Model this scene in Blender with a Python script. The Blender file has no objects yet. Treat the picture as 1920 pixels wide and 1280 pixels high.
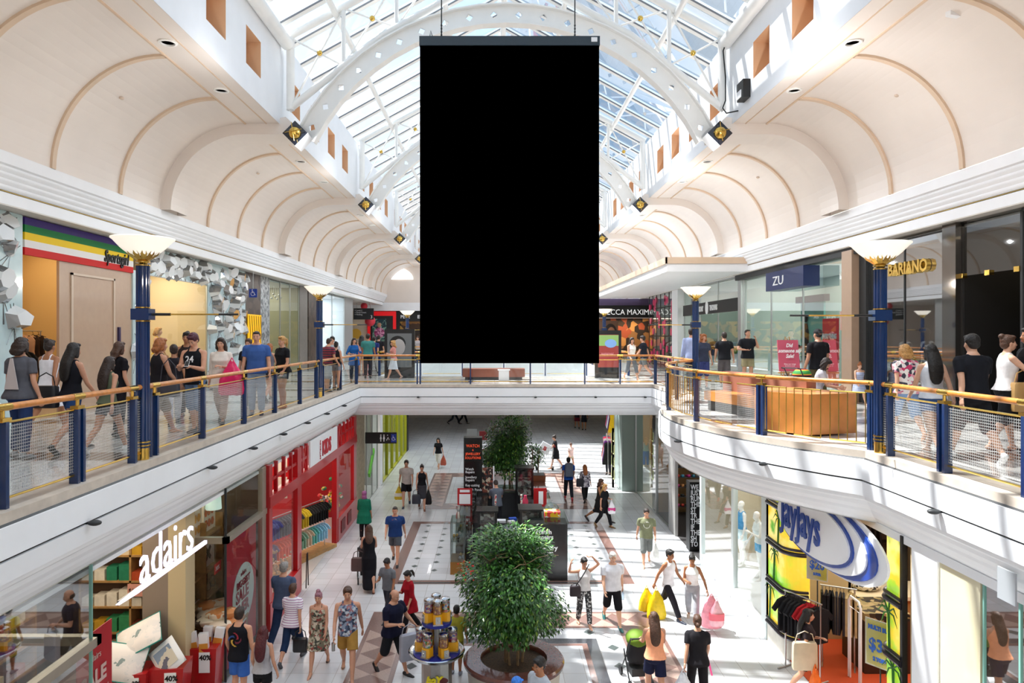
import bpy, bmesh, math, random
from mathutils import Vector, Matrix, Euler
random.seed(7)
S = bpy.context.scene
COL = S.collection
F, CX, CY, EYE, LOW = 1320.0, 928.0, 628.0, 1.8, -4.9

# ---------------------------------------------------------------- camera
cam = bpy.data.cameras.new('camera'); camo = bpy.data.objects.new('camera', cam); COL.objects.link(camo)
cam.sensor_width = 36; cam.lens = F/1920*36
cam.shift_x = (960-CX)/1920; cam.shift_y = (CY-640)/1920
camo.location = (0, 0, EYE); camo.rotation_euler = (math.pi/2, 0, 0)
cam.clip_start = .05; cam.clip_end = 400
S.camera = camo

# ---------------------------------------------------------------- look
S.view_settings.view_transform = 'Standard'; S.view_settings.look = 'None'
S.view_settings.gamma = 1; S.view_settings.use_curve_mapping = False
S.view_settings.exposure = 0.27
try:
    S.cycles.use_denoising = True; S.cycles.max_bounces = 7; S.cycles.diffuse_bounces = 5; S.cycles.glossy_bounces = 3
    S.cycles.transmission_bounces = 3; S.cycles.transparent_max_bounces = 16
    S.cycles.caustics_reflective = False; S.cycles.caustics_refractive = False; S.cycles.sample_clamp_indirect = 6
except Exception: pass

# ---------------------------------------------------------------- sky
W = bpy.data.worlds.new('sky'); S.world = W; W.use_nodes = True
nt = W.node_tree; nt.nodes.clear()
wo = nt.nodes.new('ShaderNodeOutputWorld'); bg = nt.nodes.new('ShaderNodeBackground')
tc = nt.nodes.new('ShaderNodeTexCoord'); no = nt.nodes.new('ShaderNodeTexNoise'); rp = nt.nodes.new('ShaderNodeValToRGB')
no.inputs['Scale'].default_value = 2.6; no.inputs['Detail'].default_value = 5; no.inputs['Distortion'].default_value = .6
rp.color_ramp.elements[0].position = .38; rp.color_ramp.elements[0].color = (.42, .64, .92, 1)
rp.color_ramp.elements[1].position = .62; rp.color_ramp.elements[1].color = (.84, .92, 1, 1)
bg.inputs['Strength'].default_value = 1.3
nt.links.new(tc.outputs['Generated'], no.inputs['Vector']); nt.links.new(no.outputs['Fac'], rp.inputs['Fac'])
nt.links.new(rp.outputs['Color'], bg.inputs['Color']); nt.links.new(bg.outputs['Background'], wo.inputs['Surface'])

# ---------------------------------------------------------------- sun
def light(name, kind, loc, energy, color=(1, 1, 1), size=1, size_y=None, rot=None, spot=None):
    l = bpy.data.lights.new(name, kind); l.energy = energy; l.color = color
    if kind == 'AREA':
        l.size = size
        if size_y: l.shape = 'RECTANGLE'; l.size_y = size_y
    elif kind == 'SUN': l.angle = size
    else: l.shadow_soft_size = size
    if spot: l.spot_size = math.radians(spot); l.spot_blend = .6
    o = bpy.data.objects.new(name, l); COL.objects.link(o); o.location = loc
    if rot is not None: o.rotation_euler = rot
    return o
sun = light('sun', 'SUN', (0, 0, 30), 11.0, (1, .98, .95), math.radians(.8))
sun.rotation_euler = Vector((.5, -.3, -1)).to_track_quat('-Z', 'Y').to_euler()

# ---------------------------------------------------------------- helpers
def at(px, py, Y): return Vector(((px-CX)/F*Y, Y, EYE-(py-CY)/F*Y))
def flo(px, py, z=LOW):
    Y = (EYE-z)*F/(py-CY); return Vector(((px-CX)/F*Y, Y, z))
def yl(px, X): return X*F/(px-CX)            # depth where the plane X=const passes picture column px
def lin(c):
    if isinstance(c, str):
        c = [int(c[i:i+2], 16)/255 for i in (0, 2, 4)]
        c = [v/12.92 if v <= .04045 else ((v+.055)/1.055)**2.4 for v in c]
    return (c[0], c[1], c[2], 1)
_M = {}
def mat(name, c, rough=.6, metal=0, emit=0, var=.0, scale=6, bump=0, coat=0, alpha=None, spec=None, ec=None):
    if name in _M: return _M[name]
    m = bpy.data.materials.new(name); m.use_nodes = True; _M[name] = m
    t = m.node_tree; b = t.nodes['Principled BSDF']
    col = lin(c); b.inputs['Base Color'].default_value = col
    b.inputs['Roughness'].default_value = rough; b.inputs['Metallic'].default_value = metal
    if coat: b.inputs['Coat Weight'].default_value = coat; b.inputs['Coat Roughness'].default_value = .06
    if spec is not None: b.inputs['Specular IOR Level'].default_value = spec
    if emit:
        b.inputs['Emission Color'].default_value = lin(ec or c); b.inputs['Emission Strength'].default_value = emit
    if var or bump:
        tx = t.nodes.new('ShaderNodeTexCoord'); n = t.nodes.new('ShaderNodeTexNoise'); n.inputs['Scale'].default_value = scale
        n.inputs['Detail'].default_value = 3; t.links.new(tx.outputs['Object'], n.inputs['Vector'])
        if var:
            r = t.nodes.new('ShaderNodeValToRGB')
            r.color_ramp.elements[0].position = .3; r.color_ramp.elements[1].position = .7
            r.color_ramp.elements[0].color = [max(0, v*(1-var)) for v in col[:3]]+[1]
            r.color_ramp.elements[1].color = [min(1, v*(1+var)) for v in col[:3]]+[1]
            t.links.new(n.outputs['Fac'], r.inputs['Fac']); t.links.new(r.outputs['Color'], b.inputs['Base Color'])
        if bump:
            q = t.nodes.new('ShaderNodeBump'); q.inputs['Strength'].default_value = bump; q.inputs['Distance'].default_value = .02
            t.links.new(n.outputs['Fac'], q.inputs['Height']); t.links.new(q.outputs['Normal'], b.inputs['Normal'])
    return m
def nodes(m): return m.node_tree, m.node_tree.nodes['Principled BSDF']
def pattern(name, kind, cols, scale=8, rough=.7, ramp='CONSTANT', axis=None, pos=None):
    """procedural cloth / stone patterns: noise, voronoi, wave, brick"""
    if name in _M: return _M[name]
    m = mat(name, cols[0], rough); t, b = nodes(m); L = t.links.new
    tx = t.nodes.new('ShaderNodeTexCoord')
    if kind == 'voronoi':
        n = t.nodes.new('ShaderNodeTexVoronoi'); n.inputs['Scale'].default_value = scale
        sp = t.nodes.new('ShaderNodeSeparateColor'); L(n.outputs['Color'], sp.inputs['Color']); out = sp.outputs[0]
    elif kind == 'noise':
        n = t.nodes.new('ShaderNodeTexNoise'); n.inputs['Scale'].default_value = scale; n.inputs['Detail'].default_value = 4; out = n.outputs['Fac']
    elif kind == 'wave':
        n = t.nodes.new('ShaderNodeTexWave'); n.inputs['Scale'].default_value = scale; n.bands_direction = axis or 'Z'; out = n.outputs['Fac']
        n.inputs['Distortion'].default_value = 0
    L(tx.outputs['Object'], n.inputs['Vector'])
    r = t.nodes.new('ShaderNodeValToRGB'); r.color_ramp.interpolation = ramp
    while len(r.color_ramp.elements) < len(cols): r.color_ramp.elements.new(.5)
    k = len(cols)
    for i, c in enumerate(cols):
        p = pos[i] if pos else ((.3+.4*i/k) if kind == 'noise' else i/k)
        r.color_ramp.elements[i].position = p
    for i, c in enumerate(cols): r.color_ramp.elements[i].color = lin(c)
    L(out, r.inputs['Fac']); L(r.outputs['Color'], b.inputs['Base Color'])
    return m
def glass(name, tint=(.93, .97, .96), refl=.10, rough=.02, grid=None, gcol=(.62, .62, .60)):
    """thin clear pane: mostly see-through with a fresnel-like reflection, optional printed square grid"""
    if name in _M: return _M[name]
    m = bpy.data.materials.new(name); m.use_nodes = True; _M[name] = m
    t = m.node_tree; t.nodes.clear(); L = t.links.new
    o = t.nodes.new('ShaderNodeOutputMaterial'); tr = t.nodes.new('ShaderNodeBsdfTransparent'); tr.inputs[0].default_value = (*tint, 1)
    g = t.nodes.new('ShaderNodeBsdfGlossy'); g.inputs['Roughness'].default_value = rough
    lw = t.nodes.new('ShaderNodeLayerWeight'); lw.inputs['Blend'].default_value = .35
    mp = t.nodes.new('ShaderNodeMath'); mp.operation = 'MULTIPLY_ADD'; mp.inputs[1].default_value = .55; mp.inputs[2].default_value = refl*.5
    mx = t.nodes.new('ShaderNodeMixShader'); L(lw.outputs['Fresnel'], mp.inputs[0]); L(mp.outputs[0], mx.inputs[0])
    L(tr.outputs[0], mx.inputs[1]); L(g.outputs[0], mx.inputs[2]); last = mx
    if grid:
        tx = t.nodes.new('ShaderNodeUVMap'); sp = t.nodes.new('ShaderNodeSeparateXYZ'); L(tx.outputs[0], sp.inputs[0])
        outs = []
        for k in (0, 1):
            a = t.nodes.new('ShaderNodeMath'); a.operation = 'MULTIPLY'; a.inputs[1].default_value = 1/grid; L(sp.outputs[k], a.inputs[0])
            b = t.nodes.new('ShaderNodeMath'); b.operation = 'FRACT'; L(a.outputs[0], b.inputs[0])
            c = t.nodes.new('ShaderNodeMath'); c.operation = 'LESS_THAN'; c.inputs[1].default_value = .24; L(b.outputs[0], c.inputs[0]); outs.append(c)
        mxm = t.nodes.new('ShaderNodeMath'); mxm.operation = 'MAXIMUM'; L(outs[0].outputs[0], mxm.inputs[0]); L(outs[1].outputs[0], mxm.inputs[1])
        ml = t.nodes.new('ShaderNodeMath'); ml.operation = 'MULTIPLY'; ml.inputs[1].default_value = .5; L(mxm.outputs[0], ml.inputs[0])
        d = t.nodes.new('ShaderNodeBsdfDiffuse'); d.inputs[0].default_value = (*gcol, 1)
        m2 = t.nodes.new('ShaderNodeMixShader'); L(ml.outputs[0], m2.inputs[0]); L(mx.outputs[0], m2.inputs[1]); L(d.outputs[0], m2.inputs[2]); last = m2
    L(last.outputs[0], o.inputs[0])
    return m

TMP = bpy.data.scenes.new('tmp')
def bake(o):
    TMP.collection.objects.link(o)
    with bpy.context.temp_override(scene=TMP, view_layer=TMP.view_layers[0]):
        dg = bpy.context.evaluated_depsgraph_get(); dg.update()
        return bpy.data.meshes.new_from_object(o.evaluated_get(dg))
class MB:
    def __init__(s): s.v = []; s.f = []; s.m = []; s.uv = {}
    def add(s, vs, fs, m=0):
        o = len(s.v); s.v += [tuple(v) for v in vs]
        for f in fs: s.f.append(tuple(i+o for i in f)); s.m.append(m)
        return s
    def box(s, x0, x1, y0, y1, z0, z1, m=0):
        return s.add([(x0,y0,z0),(x1,y0,z0),(x1,y1,z0),(x0,y1,z0),(x0,y0,z1),(x1,y0,z1),(x1,y1,z1),(x0,y1,z1)],
                     [(0,3,2,1),(4,5,6,7),(0,1,5,4),(1,2,6,5),(2,3,7,6),(3,0,4,7)], m)
    def obox(s, c, size, rot=(0,0,0), m=0):
        R = Euler(rot).to_matrix(); c = Vector(c); h = Vector(size)/2; vs = []
        for z in (-1, 1):
            for x, y in ((-1,-1),(1,-1),(1,1),(-1,1)): vs.append(c+R@Vector((x*h.x, y*h.y, z*h.z)))
        return s.add(vs, [(0,3,2,1),(4,5,6,7),(0,1,5,4),(1,2,6,5),(2,3,7,6),(3,0,4,7)], m)
    def rings(s, rs, m=0, close=True, caps=True):
        n = len(rs[0]); vs = [p for r in rs for p in r]; fs = []
        for i in range(len(rs)-1):
            for j in range(n if close else n-1):
                k = (j+1) % n; fs.append((i*n+j, i*n+k, (i+1)*n+k, (i+1)*n+j))
        if caps: fs.append(tuple(range(n))[::-1]); fs.append(tuple((len(rs)-1)*n+j for j in range(n)))
        return s.add(vs, fs, m)
    def tube(s, pts, r, n=8, m=0, caps=True):
        pts = [Vector(p) for p in pts]; rs = []
        if not isinstance(r, (list, tuple)): r = [r]*len(pts)
        up = None
        for i, p in enumerate(pts):
            d = (pts[min(i+1, len(pts)-1)]-pts[max(i-1, 0)]).normalized()
            if up is None: up = Vector((0,0,1)) if abs(d.z) < .9 else Vector((0,1,0))
            a = d.cross(up).normalized(); b = a.cross(d).normalized(); up = b
            rs.append([p+(a*math.cos(t)+b*math.sin(t))*r[i] for t in [2*math.pi*k/n for k in range(n)]])
        return s.rings(rs, m, True, caps)
    def lathe(s, prof, c=(0,0,0), n=20, m=0, caps=True):
        c = Vector(c)
        return s.rings([[c+Vector((r*math.cos(2*math.pi*k/n), r*math.sin(2*math.pi*k/n), z)) for k in range(n)] for r, z in prof], m, True, caps)
    def ell(s, c, r, n=12, h=8, R=None, m=0):
        c = Vector(c); rs = []
        if not isinstance(r, (list, tuple)): r = (r, r, r)
        for i in range(h+1):
            a = -math.pi/2+math.pi*i/h; q = max(.02, math.cos(a)); ring = []
            for k in range(n):
                p = Vector((r[0]*q*math.cos(2*math.pi*k/n), r[1]*q*math.sin(2*math.pi*k/n), r[2]*math.sin(a)))
                ring.append(c+((R@p) if R else p))
            rs.append(ring)
        return s.rings(rs, m)
    def quad(s, a, b, c, d, m=0): return s.add([a, b, c, d], [(0,1,2,3)], m)
    def poly(s, pts, m=0): return s.add(pts, [tuple(range(len(pts)))], m)
    def prism(s, pts, vec, m=0):
        vec = Vector(vec); a = [Vector(p) for p in pts]; b = [p+vec for p in a]; n = len(a)
        return s.add(a+b, [tuple(range(n))[::-1], tuple(range(n, 2*n))]+[(i, (i+1) % n, n+(i+1) % n, n+i) for i in range(n)], m)
    def xf(s, M): s.v = [tuple(M@Vector(v)) for v in s.v]; return s
    def mesh(s, name, mats=None, smooth=False, fix=True):
        me = bpy.data.meshes.new(name); me.from_pydata(s.v, [], s.f)
        for m in (mats if isinstance(mats, (list, tuple)) else [mats]) if mats else []: me.materials.append(m)
        if len(me.materials) > 1: me.polygons.foreach_set('material_index', s.m)
        if fix:
            bm = bmesh.new(); bm.from_mesh(me); bmesh.ops.recalc_face_normals(bm, faces=bm.faces); bm.to_mesh(me); bm.free()
        if smooth:
            me.polygons.foreach_set('use_smooth', [True]*len(me.polygons))
            if smooth != 'all':
                try: me.set_sharp_from_angle(angle=math.radians(40))
                except Exception: pass
        me.update(); return me
def link(o, parent=None):
    COL.objects.link(o)
    if parent: o.parent = parent
    return o
def tag(o, label, cat=None, group=None, kind=None):
    if label: o['label'] = label
    if cat: o['category'] = cat
    if group: o['group'] = group
    if kind: o['kind'] = kind
    return o
def thing(name, label, cat, loc=(0,0,0), rz=0, group=None):
    o = bpy.data.objects.new(name, None); o.empty_display_size = .1; link(o); o.location = loc; o.rotation_euler = (0, 0, rz)
    return tag(o, label, cat, group)
def part(name, mb, mats, parent, smooth=False, label=None):
    me = mb if isinstance(mb, bpy.types.Mesh) else mb.mesh(name, mats, smooth)
    o = link(bpy.data.objects.new(name, me), parent)
    if label: o['label'] = label
    return o
def solo(name, mb, mats, label, cat, loc=(0,0,0), rz=0, group=None, smooth=False, rot=None):
    me = mb if isinstance(mb, bpy.types.Mesh) else mb.mesh(name, mats, smooth)
    o = link(bpy.data.objects.new(name, me)); o.location = loc; o.rotation_euler = rot or (0, 0, rz)
    return tag(o, label, cat, group)
def struct(name, mb, mats, smooth=False, parent=None, fix=True):
    o = link(bpy.data.objects.new(name, mb.mesh(name, mats, smooth, fix)), parent)
    if parent is None: o['kind'] = 'structure'
    return o
def dup(root, loc, rz=0, label=None, group=None, rot=None):
    r = root.copy(); COL.objects.link(r); r.location = loc; r.rotation_euler = rot or (0, 0, rz)
    if label: r['label'] = label
    if group: r['group'] = group
    for ch in list(root.children):
        c = ch.copy(); COL.objects.link(c); c.parent = r
        for g in list(ch.children):
            d = g.copy(); COL.objects.link(d); d.parent = c
    return r
def text(name, s, size, loc, xd, parent=None, m=None, depth=.01, up=(0,0,1), bold=0, align='LEFT', sx=1, shear=0, spacing=1, label=None):
    c = bpy.data.curves.new(name, 'FONT'); c.body = s; c.size = size; c.extrude = depth; c.offset = bold; c.resolution_u = 2
    c.align_x = align; c.space_line = spacing; c.shear = shear
    o = bpy.data.objects.new(name, c); me = bake(o); bpy.data.objects.remove(o); bpy.data.curves.remove(c)
    me.name = name; me.materials.clear(); me.materials.append(m)
    x = Vector(xd).normalized(); u = Vector(up).normalized(); n = x.cross(u)
    Mx = Matrix(((x.x*sx, u.x, n.x, 0), (x.y*sx, u.y, n.y, 0), (x.z*sx, u.z, n.z, 0), (0, 0, 0, 1)))
    me.transform(Matrix.Translation(loc)@Mx)
    q = link(bpy.data.objects.new(name, me), parent)
    if label: q['label'] = label
    return q
def offset_path(path, d):
    """offset a 2d polyline to its right-hand side by d with mitred corners"""
    out = []; n = len(path)
    for i, p in enumerate(path):
        p = Vector(p)
        a = (p-Vector(path[i-1])).normalized() if i else None
        b = (Vector(path[i+1])-p).normalized() if i < n-1 else None
        a = a or b; b = b or a
        na = Vector((a.y, -a.x)); nb = Vector((b.y, -b.x)); mm = (na+nb).normalized()
        out.append(p+mm*(d/max(.4, mm.dot(na))))
    return out
def sweep(mb, path, prof, m=0):
    """profile [(d,z,(mat))] swept along a 2d path, open profile"""
    lanes = [offset_path(path, q[0]) for q in prof]
    for k in range(len(prof)-1):
        mm = prof[k+1][2] if len(prof[k+1]) > 2 else m
        for i in range(len(path)-1):
            a, b, c, d = lanes[k][i], lanes[k][i+1], lanes[k+1][i+1], lanes[k+1][i]
            mb.quad((a.x,a.y,prof[k][1]), (b.x,b.y,prof[k][1]), (c.x,c.y,prof[k+1][1]), (d.x,d.y,prof[k+1][1]), mm)
    return mb
# ================================================================ people
def evalmesh(mb, vox, sm=3, name='m'):
    """fuse overlapping closed shapes into one continuous surface"""
    me = mb.mesh(name); o = bpy.data.objects.new(name, me)
    r = o.modifiers.new('r', 'REMESH'); r.mode = 'VOXEL'; r.voxel_size = vox; r.use_smooth_shade = True
    if sm: s = o.modifiers.new('s', 'SMOOTH'); s.factor = .5; s.iterations = sm
    out = bake(o); bpy.data.objects.remove(o); bpy.data.meshes.remove(me)
    out.name = name
    return out
def sring(c, w, d, n=18, R=None, e=2.3):
    r = []
    for k in range(n):
        t = 2*math.pi*k/n; x = math.copysign(abs(math.cos(t))**(2/e), math.cos(t))*w; y = math.copysign(abs(math.sin(t))**(2/e), math.sin(t))*d
        p = Vector((x, y, 0)); r.append(Vector(c)+((R@p) if R else p))
    return r
def capsule(mb, a, b, ra, rb, n=12, m=0, flat=1.0, caps=True):
    a = Vector(a); b = Vector(b); mb.tube([a, b], [ra, rb], n, m)
    if caps: mb.ell(a, ra*.99, n, 8, m=m); mb.ell(b, rb*.99, n, 8, m=m)
RX = lambda a: Matrix.Rotation(a, 3, 'X')
RY = lambda a: Matrix.Rotation(a, 3, 'Y')
RZ = lambda a: Matrix.Rotation(a, 3, 'Z')
rad = math.radians
# pose: legs (hip flex, knee flex) L,R ; arms (flex fwd, abduct, elbow flex, elbow inward) L,R ; lean ; head (yaw, pitch down)
POSES = {
 'stand':  dict(lL=(2,4), lR=(-3,3), aL=(4,9,14,6), aR=(0,9,12,6), lean=0, head=(0,4)),
 'relax':  dict(lL=(10,18), lR=(-2,2), aL=(6,10,25,12), aR=(-4,12,20,5), lean=1, head=(8,6)),
 'walkL':  dict(lL=(24,6), lR=(-16,26), aL=(-20,8,10,4), aR=(20,8,22,8), lean=3, head=(0,4)),
 'walkR':  dict(lL=(-16,26), lR=(24,6), aL=(20,8,22,8), aR=(-20,8,10,4), lean=3, head=(0,4)),
 'strideL':dict(lL=(32,8), lR=(-22,34), aL=(-26,10,14,4), aR=(24,8,30,10), lean=5, head=(0,6)),
 'strideR':dict(lL=(-22,34), lR=(32,8), aL=(24,8,30,10), aR=(-26,10,14,4), lean=5, head=(0,6)),
 'phone':  dict(lL=(6,8), lR=(-6,8), aL=(22,6,86,28), aR=(22,6,88,28), lean=4, head=(0,28)),
 'phoneW': dict(lL=(20,6), lR=(-14,24), aL=(8,8,20,8), aR=(24,8,84,24), lean=4, head=(0,26)),
 'fold':   dict(lL=(14,10), lR=(-8,16), aL=(20,8,84,50), aR=(18,8,78,46), lean=2, head=(-8,6)),
 'push':   dict(lL=(20,8), lR=(-14,22), aL=(34,8,44,0), aR=(34,8,44,0), lean=6, head=(0,14)),
 'headup': dict(lL=(16,8), lR=(-8,14), aL=(0,9,14,6), aR=(0,9,12,6), X={'R': ((.40,.05,1.40),(.37,.12,1.63)), 'L': ((-.37,.04,1.56),(-.19,.05,1.765))}, lean=0, head=(12,20)),
 'call':   dict(lL=(4,6), lR=(-4,4), aL=(40,16,136,18), aR=(4,26,78,58), lean=-1, head=(10,0)),
 'drink':  dict(lL=(12,6), lR=(-10,16), aL=(8,10,24,10), aR=(46,14,112,26), lean=2, head=(0,2)),
 'bagarm': dict(lL=(20,6), lR=(-14,22), aL=(10,12,96,34), aR=(-8,9,14,5), lean=2, head=(4,6)),
 'carry':  dict(lL=(22,6), lR=(-16,24), aL=(12,26,30,4), aR=(10,6,92,22), lean=4, head=(6,16)),
 'serve':  dict(lL=(4,4), lR=(0,2), aL=(30,8,60,14), aR=(34,8,56,10), lean=14, head=(0,32)),
 'sit':    dict(lL=(84,86), lR=(80,82), aL=(34,10,54,14), aR=(40,10,58,10), lean=16, head=(-20,30)),
 'lean':   dict(lL=(6,6), lR=(-4,2), aL=(28,14,96,30), aR=(6,16,40,14), lean=8, head=(0,8)),
}
def skel(pose, fem, w, child):
    P = POSES[pose]; J = {}
    hipx = .085; sh = (.158 if fem else .188)*(.5+.5*w); zh = .92
    Rl = RX(-rad(P['lean']))
    up = lambda v: Vector((0, 0, .98))+Rl@(Vector(v)-Vector((0, 0, .98)))
    J['pel'] = Vector((0, 0, .97)); J['R'] = Rl; J['up'] = up
    J['neck'] = up((0, .0, 1.47)); J['w'] = w
    for s, k in ((-1, 'L'), (1, 'R')):
        hf, kf = P['l'+k]; hip = Vector((s*hipx, 0, zh)); d = RX(rad(hf))@Vector((s*.03, 0, -1)).normalized()
        knee = hip+d*.44; d2 = RX(rad(hf-kf))@Vector((s*.0, 0, -1)); ank = knee+d2*.405
        J['hip'+k], J['knee'+k], J['ank'+k], J['sh'+k+'dir'] = hip, knee, ank, d2
        f, ab, ef, inn = P['a'+k]
        shd = up((s*sh, 0, 1.385)); Rs = RY(-s*rad(ab))
        d = Rl@(Rs@(RX(rad(f))@Vector((0, 0, -1)))); elb = shd+d*.285
        d2 = Rl@(RY(0)@(Rs@(RX(rad(f+ef))@Vector((0, 0, -1)))))
        d2 = RZ(s*rad(inn))@d2
        wr = elb+d2*.245
        if P.get('X') and k in P['X']:
            elb, wr = (Vector(q) for q in P['X'][k]); d2 = (wr-elb).normalized()
            if k == 'L': d2 = Vector((.9, 0, -.1)).normalized()
        J['sho'+k], J['elb'+k], J['wri'+k], J['hd'+k] = shd, elb, wr, d2
    zmin = min(J['ankL'].z-.02*abs(0), J['ankR'].z)
    J['dz'] = (.075-zmin)
    J['head'] = up((0, .015, 1.6)); J['hR'] = Rl@RZ(rad(P['head'][0]))@RX(-rad(P['head'][1]))
    return J
MALE = [(.80,.10,.085,0),(.86,.150,.108,-.005),(.93,.165,.118,-.01),(1.02,.155,.105,0),(1.12,.148,.100,.0),(1.24,.165,.112,.004),(1.33,.180,.115,.0),(1.385,.160,.100,-.006),(1.43,.110,.075,-.01),(1.455,.078,.066,-.01),(1.49,.062,.060,-.005)]
FEM = [(.80,.10,.085,0),(.86,.158,.112,-.008),(.93,.172,.122,-.015),(1.02,.145,.100,0),(1.10,.125,.088,.0),(1.20,.138,.100,.010),(1.28,.150,.122,.022),(1.34,.148,.100,.006),(1.385,.132,.086,-.002),(1.43,.088,.064,-.01),(1.455,.066,.055,-.01),(1.49,.050,.050,-.005)]
def torso_rings(J, prof, z0, z1, infl=0, w=1, flare=0, cut=None):
    rs = []; up = J['up']; R = J['R']
    zs = sorted(set([z0, z1]+[p[0] for p in prof if z0 < p[0] < z1]))
    for z in zs:
        for a, b in zip(prof, prof[1:]):
            if a[0] <= z <= b[0]:
                t = (z-a[0])/(b[0]-a[0]); q = [a[i]+(b[i]-a[i])*t for i in range(4)]; break
        else: q = list(prof[0] if z < prof[0][0] else prof[-1])
        k = max(0, (1.05-z))*flare
        c = up((0, q[3], z)) if z > .98 else Vector((0, q[3], z))
        rs.append(sring(c, q[1]*w+infl+k, q[2]*w+infl+k, 18, R if z > .98 else None))
    return rs
def limb(mb, J, pts, infl=0):
    for (a, ra), (b, rb) in zip(pts, pts[1:]): capsule(mb, a, b, ra+infl, rb+infl)
_PC = {}
def legspan(J, z, lw):
    z -= J['dz']*0; ys = []; xs = []
    for k in 'LR':
        hip, kn, an = J['hip'+k], J['knee'+k], J['ank'+k]
        z = max(z, min(an.z, kn.z)+.001)
        a, b, ra, rb = (hip, kn, .092, .06) if z > kn.z else (kn, an, .062, .038)
        t = min(1, max(0, (a.z-z)/max(1e-4, a.z-b.z))); p = a+(b-a)*t; r = (ra+(rb-ra)*t)*lw
        ys += [p.y-r, p.y+r]; xs.append(abs(p.x)+r)
    return min(ys), max(ys), max(xs)
def lerp(a, b, t): return Vector(a)+(Vector(b)-Vector(a))*t
def hand(mb, J, k, grip):
    s = -1 if k == 'L' else 1; d = J['hd'+k].normalized(); w = J['wri'+k]
    side = Vector((0, 1, 0))-d*d.y                       # across the palm
    if side.length < .25: side = Vector((0, 0, 1))-d*d.z
    side.normalize(); nrm = d.cross(side).normalized()
    if nrm.x*s > 0: nrm = -nrm                           # palm side, towards the body
    palm = []
    for t, hw, hh in ((-.01,.024,.021),(.02,.033,.016),(.055,.041,.015),(.088,.040,.013)):
        c = w+d*t; palm.append([c+side*hw*math.cos(a)+nrm*hh*math.sin(a) for a in [2*math.pi*i/10 for i in range(10)]])
    mb.rings(palm)
    for i, ln in enumerate((.070, .078, .073, .058)):
        b = w+d*.084+side*(.030-.020*i); cur = (1.1 if grip else .35)+.08*i; p = [b]; dd = d.copy(); ax = side
        for j, q in enumerate((.45, .32, .25)):
            dd = Matrix.Rotation(-cur*(.75+.3*j)*(1 if nrm.dot(Matrix.Rotation(.1, 3, ax)@d) < 0 else -1), 3, ax)@dd
            p.append(p[-1]+dd*ln*q)
        mb.tube(p, [.0095, .0088, .008, .0055], 6)
    b = w+d*.03+side*.03; mb.tube([w+d*.012+side*.018, b+side*.012+nrm*.008, b+side*.022+d*.028+nrm*.022, b+side*.016+d*.052+nrm*.03], [.013, .0115, .010, .006], 6)
def headshape(mb, J, fem):
    h, R = J['head'], J['hR']; k = .95 if fem else 1
    E = lambda c, r: mb.ell(h+R@Vector(c), r, 14, 10, R=R)
    E((0, -.012, .045), (.074*k, .094*k, .088)); E((0, .022, -.005), (.063*k, .072, .086)); E((0, .046, -.062), (.040*k, .040, .034))
    E((0, .050, .030), (.050*k, .036, .034)); E((0, .086, -.048), (.022, .012, .010))
    mb.tube([h+R@Vector((0, .086, .028)), h+R@Vector((0, .108, -.012))], [.009, .015], 8); E((0, .100, -.016), (.018, .014, .010))
    for s in (-1, 1): E((s*.076*k, -.002, .004), (.009, .020, .032)); E((s*.036*k, .062, -.012), (.024, .022, .022))
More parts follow.
